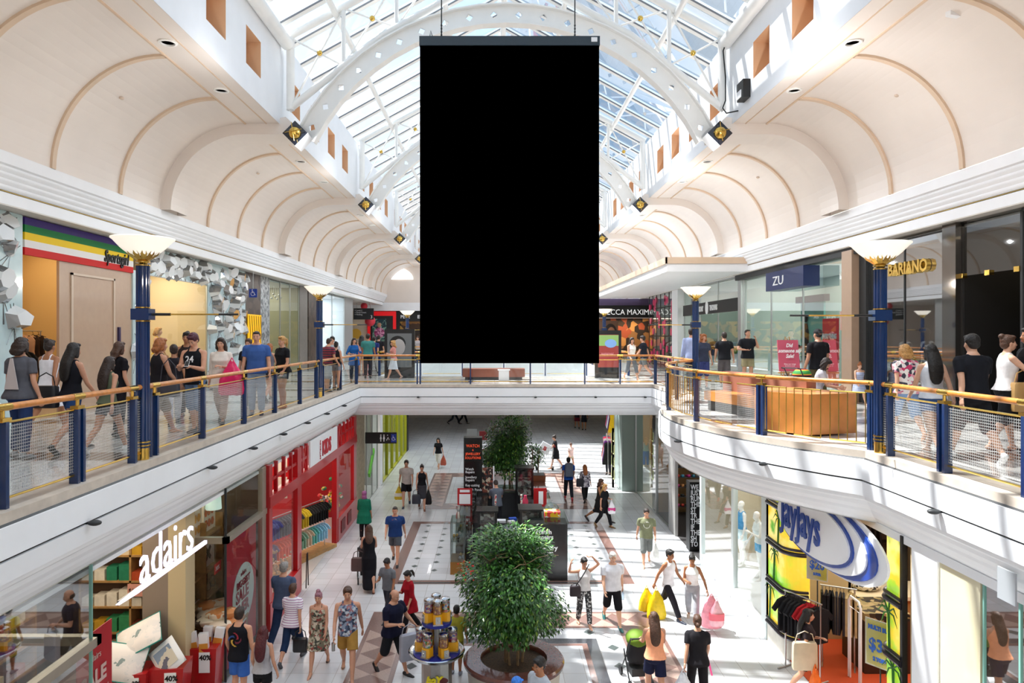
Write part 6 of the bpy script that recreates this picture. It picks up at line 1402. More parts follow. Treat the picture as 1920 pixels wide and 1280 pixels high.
def UP(key, px, Y, hy, face, pose, fem, top, bot, hair, shoes, label, skin=0, w=1.0, h=None, **k):
    h = h or EYE-(hy-CY)/F*Y
    return person(key, Vector(((px-CX)/F*Y, Y, 0)), face, pose, fem, top, bot, hair, shoes, label, skin, h, w, near=Y < 20, **k)
# lower floor
LW('w_bag', 822, 817, 877, -10, 'walkL', 1, ('tee', '16161A'), ('capri', 'D4CEC8'), ('long', 'black'), 'B08070', 'woman in black top and pale trousers with red bag, behind the centre left', 0)
LW('m_tee', 762, 857, 948, 5, 'walkR', 0, ('tee', 'B8AFA8'), ('shorts', '17161A'), ('short', 'dark'), '1E2A4A', 'man in pale grey t-shirt and black shorts carrying a yellow bag', 0)
LW('w_blk', 791, 866, 953, 5, 'walkL', 1, ('tank', '1A1A20'), ('skirt', '3C3A40'), ('bun', 'dark'), '7A5040', 'woman in black top and grey skirt beside the yellow-bag man', 0)
LW('w_green', 683, 918, 1012, 178, 'stand', 1, ('tunic', '0F5E48'), ('long', '1C1418'), ('scarf', '8A4A7A'), '1A1A1A', 'woman in green tunic and mauve headscarf walking away by the red shop', 1, 1.1, seen=False)
LW('w_pram', 692, 980, 1105, 192, 'push', 1, ('maxi', '14141A'), None, ('long', 'brown'), '-6A4030', 'woman in long black dress pushing a dark stroller', 0, seen=False)
LW('m_blue', 741, 943, 1055, 0, 'walkL', 0, ('tee', '1F3A70'), ('shorts', '50535A'), ('buzz', 'dark'), '1C1C20', 'heavy man in blue printed t-shirt and grey shorts walking forward', 0, 1.18)
LW('m_phone', 728, 1040, 1160, -28, 'phoneW', 0, ('tee', '6E7278'), ('long', '34363E'), ('short', 'black'), '202024', 'man in grey t-shirt looking down at his phone', 1)
LW('w_red', 768, 1063, 1188, -55, 'phoneW', 1, ('open', '9A1020'), ('long', '17151A'), ('pony', 'black'), '222222', 'woman in red shirt and black trousers holding a phone', 0)
LW('m_navy', 736, 1096, 1262, 55, 'carry', 0, ('polo', '14162E'), ('knee', '1E2026'), ('bald', 'dark'), '1A1418', 'large man in navy polo and dark shorts beside the candy stand', 0, 1.25)
LW('m_old', 531, 1046, 1208, 170, 'walkR', 0, ('shirt', '4A5670'), ('long', '22304C'), ('short', 'grey'), '16161A', 'grey-haired man in blue shirt and jeans walking away', 0, 1.12, seen=False)
LW('w_aztec', 548, 1087, 1240, 172, 'walkR', 1, ('tee', stripe), ('capri', '1E3050'), ('short', 'brown'), '4A4A50', 'woman in pink and blue patterned top and blue capri trousers', 0, 1.15, seen=False)
LW('w_dress', 598, 1099, 1255, 0, 'walkR', 1, ('sundress', floraldress), None, ('topbun', 'pink'), '-1A1A1A', 'smiling woman with pinned pink hair in a short patterned dress', 0)
LW('m_tank', 652, 1089, 1268, 8, 'walkL', 0, ('tank', bluep), ('shorts', 'A8803E'), ('short', 'brown'), '-7A5A40', 'smiling man in blue patterned tank top and tan shorts', 0)
LH('m_spiral', 448, 1138, 1.8, 172, 'relax', 0, ('tank', '16171F'), ('shorts', '3A66B8'), ('short', 'dark'), '22222A', 'man in black tank top with a spiral print and blue shorts', 0, seen=False)
LH('w_maroon', 492, 1174, 1.62, 176, 'relax', 1, ('tank', 'A8A6AA'), ('mini', '1A1A1E'), ('vlong', 'maroon'), '22222A', 'woman with long dark red hair in grey top and black shorts', 0, seen=False)
LW('m_kiosk', 932, 899, 992, 195, 'serve', 0, ('shirt', '5E6470'), ('long', '26262C'), ('short', 'dark'), '1A1A1A', 'kiosk worker in grey-blue shirt bending over the counter', 0, seen=False)
LW('w_trolley', 1042, 813, 878, -95, 'push', 1, ('dress', '1A1A1E'), None, ('bun', 'dark'), 'A06A40', 'woman in short black dress pushing a shopping trolley', 0)
LW('c_pink', 1070, 827, 878, 20, 'walkL', 1, ('tee', 'E4C8C0'), ('mini', 'D8C8B0'), ('bun', 'brown'), '-A08070', 'girl in pale pink behind the man with a backpack', 0)
LW('m_pack', 1066, 853, 936, 180, 'walkL', 0, ('tee', '1E52B0'), ('long', '22262E'), ('short', 'black'), 'C83A40', 'man in bright blue top with a grey backpack walking away', 1, seen=False)
LW('w_purple', 1097, 867, 940, 185, 'walkR', 1, ('blouse', monoch), ('long', '202024'), ('long', 'ginger'), '2A2A2A', 'woman in mauve and white patterned top with dark shoulder bag', 0, seen=False)
LW('w_door', 1141, 828, 889, -30, 'relax', 1, ('tee', '1C1C22'), ('long', '2A2A32'), ('bun', 'dark'), '222222', 'woman in black standing beside the far right clothes racks', 0)
LW('w_grp', 1124, 890, 978, 60, 'strideL', 1, ('tank', '2A2420'), ('skirt', '201E20'), ('mid', 'brown'), '241C1C', 'brown-haired woman in black striding behind the blonde woman', 1)
LW('w_blonde', 1133, 903, 988, 50, 'bagarm', 1, ('tee', '17171A'), ('long', '1A1A1E'), ('long', 'blonde'), '7A5A2E', 'blonde woman in black holding a pink and white bag', 0)
LW('w_glass', 1211, 818, 874, 175, 'stand', 1, ('tank', '8FA69A'), ('long', '3A66A0'), ('long', 'blonde'), 'C8B89A', 'fair-haired woman in green top and jeans behind the right shop glass', 0, seen=False)
LW('m_olive', 1212, 947, 1058, -8, 'walkR', 0, ('tee', '7C8064'), ('knee', '6E7270'), ('short', 'dark'), '-A08060', 'man in olive printed t-shirt and grey three-quarter shorts', 0, 1.1)
LW('w_hands', 1095, 1040, 1172, 8, 'headup', 1, ('tank', 'D8D6D8'), ('long', harem), ('short', 'black'), '-3A2820', 'woman with hands raised to her head in white top and patterned trousers', 0)
LW('m_white', 1148, 1026, 1170, 5, 'walkL', 0, ('tee', 'E2E4EC'), ('knee', '17171C'), ('short', 'white'), '2A6A6A', 'grey-bearded man in white t-shirt and black shorts with a water bottle', 2, 1.15)
LW('m_ybags', 1252, 1018, 1155, 42, 'strideR', 0, ('tank', 'ECECF0'), ('long', '26242A'), ('short', 'black'), '2A3040', 'man in white tank top and dark trousers with yellow carrier bags', 1)
LW('w_pbags', 1298, 1031, 1168, -18, 'carry', 1, ('crop', 'F0F0F2'), ('long', 'A4A6AC'), ('bun', 'black'), 'C8B8A8', 'woman in white crop top and grey trousers with pink bags', 1)
LH('w_orange', 1228, 1145, 1.68, 178, 'push', 1, ('tank', 'F0A47C'), ('shorts', '1A1E3A'), ('vlong', 'brown'), '22222A', 'woman with very long brown hair in orange top and navy shorts', 0, 1.12, seen=False)
LH('w_black2', 1308, 1147, 1.70, 170, 'walkL', 1, ('tee', '1E1C20'), ('long', '1A191D'), ('lowbun', 'brown'), '1A1A1A', 'woman in all black seen from behind with white carrier bags', 0, 1.1, seen=False)
LH('w_run', 1512, 1136, 1.66, 72, 'bagarm', 1, ('tee', '2A2024'), ('shorts', '1C1C22'), ('vlong', 'black'), '222222', 'woman with long black hair hurrying past the oval-signed shop', 0)
LH('m_front', 1013, 1230, 1.75, -55, 'relax', 0, ('tee', 'B4BCC6'), ('shorts', '3A3A40'), ('short', 'black'), '2A2A2A', 'man in pale grey t-shirt and glasses at the bottom edge by the planter', 1)
LH('c_cap', 968, 1268, 1.62, 150, 'stand', 0, ('tee', 'C8C8CC'), ('shorts', '3A3A40'), ('cap', '2E7AD8'), '2A2A2A', 'person in a bright blue cap at the very bottom edge', 0, seen=False)
LW('c_yellow', 856, 1132, 1262, 175, 'stand', 0, ('tee', 'B0A83A'), ('knee', '8A8A3A'), ('short', 'black'), '8A90A0', 'child in a yellow-green top behind the candy stand', 1, seen=False)
for i, (px, fy, face, ps) in enumerate(((852, 795, 90, 'strideL'), (869, 794, 92, 'walkR'), (957, 790, 0, 'stand'), (1082, 803, 180, 'walkL'), (1095, 806, 180, 'stand'))):
    p = flo(px, fy); person('far%d' % i, p, face, ps, i % 2, ('tee', '2A2A30'), ('long' if i < 2 else 'shorts', '20242C' if i != 3 else '6A1A2A'), ('short', 'dark'), '1A1A1A', ['far walker whose dark legs show under the bridge, left one of two', 'far walker whose dark legs show under the bridge, right one of two', 'far standing person half hidden behind the upper tree crown', 'distant person in dark red under the far right of the bridge', 'distant person in dark shorts under the far right of the bridge'][i], 1, 1.72, seen=False)
# upper left
UP('u1', 38, 10.3, 631, 172, 'relax', 1, ('tee', '55565E'), ('long', '22345C'), ('bob', 'dark'), '8A8A8A', 'woman in grey t-shirt with pale triangle print and jeans, far left', 0, 1.15, seen=False)
UP('u2', 90, 12.8, 629, 172, 'walkR', 1, ('sundress', 'E8E6EC'), None, ('bun', 'dark'), 'B09080', 'woman in a short white dress facing the striped-sign shop', 1, seen=False)
UP('u3', 134, 10.9, 634, 160, 'walkL', 1, ('tank', '16161E'), ('mini', '24406E'), ('vlong', 'black'), '1A1A1A', 'woman with long black hair in navy top holding a black bag', 0, seen=False)
UP('u4', 202, 10.8, 661, 165, 'walkR', 1, ('tank', '5C6450'), ('mini', '1E1E24'), ('vlong', 'dark'), 'D8D8D8', 'girl with long dark hair in an olive sleeveless top', 0, .92, seen=False)
UP('u5', 222, 12.4, 639, 150, 'relax', 1, ('tee', '17151A'), ('long', '1E1C22'), ('mid', 'brown'), '2A2A2A', 'brown-haired woman in black t-shirt left of the near lamp post', 0, seen=False)
UP('u6', 297, 12.7, 626, 140, 'walkL', 1, ('tank', '1E1A1E'), ('knee', '8A7A68'), ('bob', 'ginger'), '-4A4A4A', 'ginger-haired woman in black top and khaki shorts with crossbody bag', 0, 1.15, seen=False)
UP('u7', 326, 14.2, 640, -150, 'walkR', 1, ('tee', '201C22'), ('long', 'C8C8D0'), ('short', 'dark'), '2A2A2A', 'person in black top just behind the ginger-haired woman', 1, seen=False)
UP('u8', 366, 12.9, 623, -8, 'phone', 0, ('tank', '15161C'), ('knee', '6A84A8'), ('short', '4A1A2A'), '2A2A30', 'man in maroon cap and black 24 tank top looking at his phone', 0)
UP('u9', 350, 15.3, 621, 10, 'stand', 1, ('tank', '2A201E'), ('long', '2A2A30'), ('bun', 'black'), '2A2A2A', 'woman with dark bun behind the man in the 24 top', 1)
UP('u10', 415, 14.5, 628, 5, 'bagarm', 1, ('blouse', 'DDD2C8'), ('long', 'B8A090'), ('mid', 'dark'), '1E1A1E', 'woman in cream blouse carrying a bright pink bag', 0)
UP('u11', 481, 15.9, 620, 10, 'stand', 0, ('tee', '3A5A98'), ('long', '8FA0B8'), ('buzz', 'dark'), '4A4A5A', 'man in blue t-shirt with short hair at the left railing', 0, 1.15)
UP('u12', 466, 16.8, 634, 0, 'stand', 1, ('tee', '1C1C22'), ('long', '2A2A32'), ('short', 'brown'), '2A2A2A', 'person in black half hidden behind the blue t-shirt man', 0)
UP('u13', 504, 19.5, 639, 170, 'walkL', 1, ('tank', '6A6A78'), ('mini', '3A3A44'), ('mid', 'ginger'), '3A3A3A', 'person with ginger hair walking away behind the blue t-shirt man', 0, seen=False)
UP('u14', 530, 17.4, 629, -35, 'relax', 1, ('tee', '18181C'), ('mini', '1E2634'), ('pony', 'blonde'), '-8A6A50', 'blonde woman in black t-shirt looking sideways at the left railing', 0, 1.12)
UP('u15', 613, 22.4, 633, 150, 'lean', 0, ('tee', redstripe), ('knee', '9AA0A8'), ('buzz', 'dark'), '2A2A2A', 'man in red and navy striped t-shirt leaning at the railing', 0, 1.15, seen=False)
UP('u16', 630, 23.0, 640, 170, 'relax', 1, ('tank', '1C161C'), ('mini', '8A8890'), ('bun', 'black'), '2A2A2A', 'woman in black strap top beside the striped t-shirt man', 0, seen=False)
UP('u17', 623, 23.9, 630, 0, 'stand', 0, ('tee', 'A8B0B8'), ('long', '3A4A60'), ('short', 'black'), '2A2A2A', 'dark-haired person behind the striped t-shirt man', 0)
UP('u18', 664, 27.0, 633, 20, 'call', 1, ('open', '1E5AA0'), ('long', '1C2638'), ('long', 'dark'), '2A2A2A', 'woman in blue jacket resting her chin on her hand by the corner', 0)
UP('u19', 678, 31.5, 628, 175, 'stand', 1, ('tank', 'B06A6A'), ('mini', 'C0A090'), ('long', 'black'), '8A6A6A', 'dark-haired woman just left of the teal shirt man', 0, seen=False)
UP('u20', 690, 29.6, 625, 182, 'stand', 0, ('shirt', '3E7E7A'), ('long', '26262E'), ('short', 'dark'), '2A2A2A', 'man in teal shirt seen from behind beside the black advertising stand', 1, 1.1, seen=False)
UP('u21', 701, 33, 628, 170, 'walkR', 0, ('tee', '22306A'), ('long', 'B8B4B0'), ('short', 'dark'), '2A2A2A', 'man in navy t-shirt behind the teal shirt man', 0, seen=False)
UP('u22', 710, 35, 628, 180, 'stand', 0, ('tee', '1C1A1E'), ('long', '2A2A2E'), ('short', 'dark'), '2A2A2A', 'distant person in black beside the left advertising stand', 0, seen=False)
UP('u23', 738, 28.6, 636, -75, 'bagarm', 1, ('tee', 'D08A80'), ('skirt', 'D8DCE4'), ('curly', 'blonde'), 'A08070', 'curly-haired woman in pink top and white skirt before the portrait', 0)
UP('u24', 783, 46, 630, 0, 'stand', 1, ('tee', 'A8A0A0'), ('long', '3A3A3A'), ('short', 'dark'), '2A2A2A', 'distant person partly hidden by the left edge of the screen', 0)
# upper right
UP('r1', 1184, 28.2, 629, 20, 'walkL', 1, ('crop', 'F0ECE6'), ('capri', '6A6E74'), ('long', 'dark'), '-C8A890', 'woman in white top and grey trousers walking on the bridge', 0)
UP('r2', 1207, 29.3, 626, -120, 'walkR', 0, ('tee', '1E222C'), ('shorts', '6A6A6A'), ('short', 'dark'), '6A6A6A', 'man in dark t-shirt and shorts behind the walking woman, bridge', 0)
UP('r3', 1296, 24.8, 615, 175, 'stand', 0, ('long', 'AEBCE4'), ('long', '2A2A3A'), ('short', 'dark'), '2A2A2A', 'man in light blue long-sleeved shirt by the white column', 0, seen=False)
UP('r4', 1319, 23.6, 625, 5, 'stand', 1, ('tee', '363C50'), ('knee', '3A4478'), ('curly', 'ginger'), '4A4A4A', 'curly-haired woman in dark printed top and blue shorts beside the lamp', 0)
UP('r5', 1358, 24.6, 622, 172, 'relax', 0, ('tee', '1C1D22'), ('knee', '5A5658'), ('short', 'dark'), '8A8A8A', 'man in black t-shirt seen from behind, before the black sign', 0, 1.1, seen=False)
UP('r6', 1402, 25.4, 617, 5, 'call', 0, ('polo', '1E2026'), ('shorts', '9A9070'), ('buzz', 'dark'), '3A3A3A', 'man in black polo and khaki shorts with hand to his mouth', 0, 1.1)
UP('r7', 1534, 17.2, 607, 195, 'stand', 0, ('tee', '1B1B20'), ('long', '5A5238'), ('capback', '1C1C22'), '2A2A2A', 'tall man in black t-shirt and backwards cap by the stroller', 0, 1.05, seen=False, h=1.96)
UP('r9', 1611, 18.3, 677, 0, 'walkL', 1, ('sundress', bluestripe), None, ('topbun', 'ginger'), '-8A6A5A', 'little girl in blue and white striped dress with hair tied up', 2, 1.1)
UP('r10', 1699, 12.3, 638, 178, 'walkL', 1, ('tee', flor), ('knee', '7E9CC4'), ('bob', 'blonde'), '-C8A890', 'blonde woman in pink floral top and denim shorts, right walkway', 2, 1.12, seen=False)
UP('r11', 1748, 10.6, 637, 176, 'walkR', 1, ('tank', 'D8DCE4'), ('mini', '3E5E94'), ('vlong', 'black'), '-C0A080', 'black-haired woman in white strap top and denim shorts', 2, 1.05, seen=False)
UP('r12', 1826, 10.1, 617, 182, 'walkL', 0, ('tee', '191B22'), ('knee', '1C1D22'), ('short', 'black'), 'F0F0F0', 'man in black t-shirt and shorts, white shoes, at the right railing', 2, 1.05, seen=False)
UP('r13', 1886, 10.9, 625, 80, 'drink', 1, ('tank', 'E8E4E4'), ('knee', '1A1A1E'), ('bun', 'brown'), '-3A2A24', 'woman with a brown bun in white top drinking, far right', 2, 1.0)
UP('r14', 1932, 10.8, 612, -100, 'stand', 0, ('tee', '16161A'), ('long', '1A1A1E'), ('short', 'black'), '2A2A2A', 'person in black cut off by the right edge of the picture', 1)
# seated woman on the timber bench
person('r8', Vector((6.80, 14.9, .03)), 60, 'sit', True, ('tee', 'C8C4CC'), ('long', '2A4A80'), ('long', 'dark'), '2A2A2A', 'long-haired woman seated on the curved timber bench, leaning forward', 0, 1.68, 1.0, near=True, lift=.0)

# ---- what they carry
def hold(key, k): return PEOPLE[key][k].copy()
def pbag(name, label, p, w, h, c, d=None, handle=.14, print_=None, rz=0, mtl=None, txt=None):
    T = thing(name, label, 'bag', p, rz); d = d or w*.45; mm = mtl or mat('bag_'+c, c, .35, var=.12, scale=12, bump=.6)
    m = MB(); rs = []
    for z_, k_, kd in ((-handle*.5, .12, .2), (-handle, .30, .45), (-handle-.18*h, .62, .75), (-handle-.5*h, .92, 1.0), (-handle-.8*h, 1, 1.1), (-handle-.95*h, .95, 1.05), (-handle-h, .8, .85)): rs.append([p_*1.0+Vector((random.uniform(-.012, .012), random.uniform(-.012, .012), random.uniform(-.012, .012))) for p_ in sring((0, 0, z_), w/2*k_, d/2*kd, 14, None, 3)])
    m.rings(rs); part('body', m, mm, T, True)
    for s_ in (-1, 1): m = MB(); m.tube([(-w*.17, s_*.015, -handle-.02), (0, s_*.008, .0), (w*.17, s_*.015, -handle-.02)], .009, 6); part('handle', m, mm, T, True)
    if print_: m = MB(); m.rings([sring((0, 0, z_), w/2*1.01, d/2*1.17, 14, None, 3) for z_ in (-handle-.72*h, -handle-.42*h)]); part('print', m, mat('bag_'+print_, print_, .4), T, True)
    if txt: text('lettering', txt, w*.28, (-w*.36, -d*.62, -handle-.62*h), (1, 0, 0), T, black, .003, bold=.004)
    return T
def boxbag(name, label, p, w, d, h, c, rz=0, strap=.2, sh=None, cat='bag'):
    T = thing(name, label, cat, p, rz); mm = mat('bag_'+c, c, .5, bump=.2, var=.08); m = MB()
    m.rings([sring((0, 0, z_), w/2*k_, d/2*k_, 16, None, 5) for z_, k_ in ((-strap-h, .94), (-strap-h*.9, 1), (-strap-.08*h, .97), (-strap, .88))]); part('body', m, mm, T, True)
    m = MB(); m.tube([(-w*.4, 0, -strap-.02), (-w*.3, 0, -strap*.3), (0, 0, 0), (w*.3, 0, -strap*.3), (w*.4, 0, -strap-.02)], .010, 6); part('strap', m, sh or mm, T, True); return T
pbag('carrier_bag', 'red and tan paper bag held by the far woman in black top', hold('w_bag', 'L')+Vector((0, 0, 0)), .30, .42, 'B0503A')
pbag('carrier_bag', 'yellow and white bag in the hand of the pale-grey t-shirt man', hold('m_tee', 'R'), .36, .44, 'D8B820', print_='E8E4D8')
pbag('carrier_bag', 'black bag in the left hand of the woman in grey skirt', hold('w_blk', 'L'), .26, .5, '1A1A1E'); boxbag('handbag', 'dark blue-grey slouchy bag held by the woman in grey skirt', hold('w_blk', 'R'), .34, .2, .34, '2A2E3A')
pbag('carrier_bag', 'bright yellow carrier bag, front one held by the man in white tank', hold('m_ybags', 'R')+Vector((.06, -.06, 0)), .46, .60, 'F0D010', txt='Hi-Fi' if 0 else None)
pbag('carrier_bag', 'bright yellow carrier bag, rear one held by the man in white tank', hold('m_ybags', 'R')+Vector((-.14, .10, 0)), .40, .46, 'E8C810')
pbag('carrier_bag', 'large translucent pink bag held by the woman in white crop top', hold('w_pbags', 'R')+Vector((.16, 0, .02)) if 0 else hold('w_pbags', 'L')+Vector((.05, -.1, .05)), .50, .62, 'F4A0B0'); pbag('carrier_bag', 'smaller pink bag with a red block in front of the large pink one', hold('w_pbags', 'L')+Vector((.12, -.24, 0)), .34, .48, 'F0B8C4', print_='E86878')
pbag('carrier_bag', 'pink and white bag held by the blonde woman in black', hold('w_blonde', 'L')+Vector((0, -.05, 0)), .26, .36, 'F0ECF0', print_='C82A7A')
pbag('carrier_bag', 'large white carrier bag in the left hand of the woman in black', hold('w_black2', 'L')+Vector((-.02, 0, 0)), .44, .72, 'E8ECF4'); 
m = MB(); m.rings([[(dx*.5, dy, z_) for dx, dy in ((-.03, -.02), (.03, -.02), (.03, .02), (-.03, .02))] for z_ in (0, -.45)]); solo('pink_folder', m, mat('hot_pink', 'F0308A', .4), 'hot pink slim pouch in the right hand of the woman in black', 'pouch', hold('w_black2', 'R'), rot=(.3, -.3, 0))
boxbag('shopping_bag', 'grey-white printed bag hanging beside the large navy polo man', PEOPLE['m_navy']['obj'].location+Vector((.34, -.10, 1.02)), .40, .14, .50, 'A8AAB8', rz=.5); 
boxbag('tote_bag', 'beige canvas tote carried by the hurrying woman', PEOPLE['w_run']['sho']['L']*.0+PEOPLE['w_run']['obj'].location+Vector((-.12, -.20, 1.28)), .46, .12, .50, 'C4B49A')
pbag('carrier_bag', 'orange and black patterned bags in the hand of the hurrying woman', hold('w_run', 'R')+Vector((.12, -.05, 0)), .28, .55, 'E8702A', print_='2A3440')
pbag('carrier_bag', 'thin white plastic bag in the hand of the olive t-shirt man', hold('m_olive', 'L'), .22, .36, 'DCDCD8')
boxbag('handbag', 'black shoulder bag of the woman in the patterned pink and blue top', hold('w_aztec', 'R')+Vector((0, 0, .05)), .30, .14, .26, '1A1A1E')
boxbag('shoulder_bag', 'black bag hanging from the long-haired woman in navy top', PEOPLE['u3']['obj'].location+Vector((-.36, -.05, 1.22)), .36, .16, .34, '222226')
boxbag('crossbody_bag', 'dark crossbody bag of the ginger-haired woman', PEOPLE['u6']['obj'].location+Vector((.26, -.16, 1.38)), .38, .14, .26, '3C3C46', strap=.42)
T = pbag('shopping_bag', 'bright pink bag on the arm of the woman in cream blouse', PEOPLE['u10']['obj'].location+Vector((.30, -.22, 1.34)), .52, .62, 'E01A60')
HB = boxbag('handbag', 'small dark crossbody bag of the woman with raised hands', PEOPLE['w_hands']['obj'].location+Vector((-.22, -.16, 1.02)), .26, .12, .22, '2A1E24', strap=.06)
m = MB(); o_ = PEOPLE['w_hands']['obj'].location; m.tube([o_+Vector((.10, -.14, 1.46)), o_+Vector((-.02, -.17, 1.25)), o_+Vector((-.2, -.17, .98))], .012, 6); m.xf(Matrix.Translation(-HB.location)); part('long_strap', m, dark, HB, True)
boxbag('backpack', 'grey backpack on the man in bright blue', PEOPLE['m_pack']['obj'].location+Vector((0, -.19, 1.52)), .34, .18, .52, '5A6478', strap=.02)
boxbag('shoulder_bag', 'dark grey bag of the woman in mauve patterned top', PEOPLE['w_purple']['obj'].location+Vector((-.22, -.12, 1.15)), .30, .14, .32, '2A2A34')
boxbag('tote_bag', 'tan leather bag on the arm of the woman drinking', PEOPLE['r13']['obj'].location+Vector((.14, -.2, 1.28)), .40, .16, .44, 'B08A54')
def phone(key, k, label, off=(0, 0, 0)):
    m = MB(); m.box(-.036, .036, -.005, .005, -.07, .07); m.box(-.033, .033, -.007, -.005, -.065, .065, 1); solo('phone', m, [white, black], label, 'phone', hold(key, k)+Vector(off), rot=(-.9, 0, .2))
phone('m_phone', 'L', 'phone in the hands of the man in grey t-shirt', (.02, -.03, .02)); phone('w_red', 'R', 'white-edged phone held by the woman in red shirt', (0, -.03, .0)); phone('u8', 'L', 'phone held by the man in the 24 tank top', (.05, -.04, .03))
m = MB(); m.lathe([(.032, -.22), (.034, -.18), (.033, -.05), (.014, 0), (.014, .02)], n=14); bt = m
solo('water_bottle', bt, glass('bottle_clear', (.8, .9, 1), .2), 'clear water bottle in the hand of the grey-bearded man', 'bottle', hold('m_white', 'L')+Vector((0, -.02, -.02)), smooth=True)
m = MB(); m.lathe([(.033, -.16), (.035, -.02), (.03, 0)], n=14); solo('drink_can', m, steel, 'silver can in the hand of the blue patterned tank man', 'can', hold('m_tank', 'R')+Vector((0, -.02, -.01)), smooth=True)
m = MB(); m.ell((0, -.05, 0), (.16, .09, .045), 12, 8); 
J_ = PEOPLE['u8']
# details on clothes (children of the person)
def onbody(key, name, mb, mats, smooth=False): return part(name, mb, mats, PEOPLE[key]['obj'], smooth)
dz_ = lambda k: PEOPLE[k]['dz']
text('shirt_number', '24', .15, (.09, .150, 1.24+dz_('u8')), (-1, 0, 0), PEOPLE['u8']['obj'], white, .003, bold=.003)
m = MB(); m.ell((0, .10, 1.70), (.05, .09, .012), 12, 6); onbody('u8', 'cap_brim', m, mat('cap_maroon', '4A1A2A', .7), True)
m = MB(); m.prism([(-.02, -.148, 1.44), (.02, -.148, 1.44), (.11, -.150, 1.0), (-.11, -.150, 1.0)], (0, -.012, 0)); onbody('u1', 'shirt_print', m, mat('pale_triangle', 'BDB4B4', .8))
sp = MB()
for a_, c_ in ((0, 0), (1, 1), (2, 2), (3, 3)):
    for k in range(5): t0 = a_*1.57+k*.32; r0, r1 = .03+.018*k, .075+.012*k; sp.poly([(r0*math.cos(t0), -.146, 1.24+r0*math.sin(t0)), (r1*math.cos(t0+.2), -.147, 1.24+r1*math.sin(t0+.2)), (r1*math.cos(t0+.6), -.147, 1.24+r1*math.sin(t0+.6)), (r0*math.cos(t0+.4), -.146, 1.24+r0*math.sin(t0+.4))], c_)
onbody('m_spiral', 'spiral_print', sp, [mat('sp_red', 'A02A3A', .7), mat('sp_blue', '2A4A8A', .7), mat('sp_yel', 'C8A040', .7), mat('sp_mar', '6A2038', .7)])
m = MB(); m.rings([[(.085*math.cos(t), dy, 1.27+.095*math.sin(t)) for t in [2*math.pi*i/20 for i in range(20)]] for dy in (.15, .156)]); onbody('m_blue', 'shirt_print', m, pattern('round_print', 'noise', ['8A8AA0', '3A4A7A', 'A05A5A'], 9))
m = MB(); m.rings([[(.10*math.cos(t), dy, 1.22+.10*math.sin(t)) for t in [2*math.pi*i/16 for i in range(16)]] for dy in (.145, .152)]); onbody('m_olive', 'shirt_print', m, pattern('white_print', 'noise', ['E8E8E0', 'D8D8D0', '7C8064'], 9))
m = MB(); m.ell((0, .075, 1.535), (.052, .04, .05), 12, 8); onbody('m_white', 'beard', m, mat('beard_grey', 'C0BAB4', .9), True)
m = MB()
for s_ in (-1, 1): m.tube([(s_*.03+.022*math.cos(t), .098, 1.645+.018*math.sin(t)) for t in [k*.7 for k in range(10)]], .003, 5)
onbody('m_front', 'glasses', m, black)
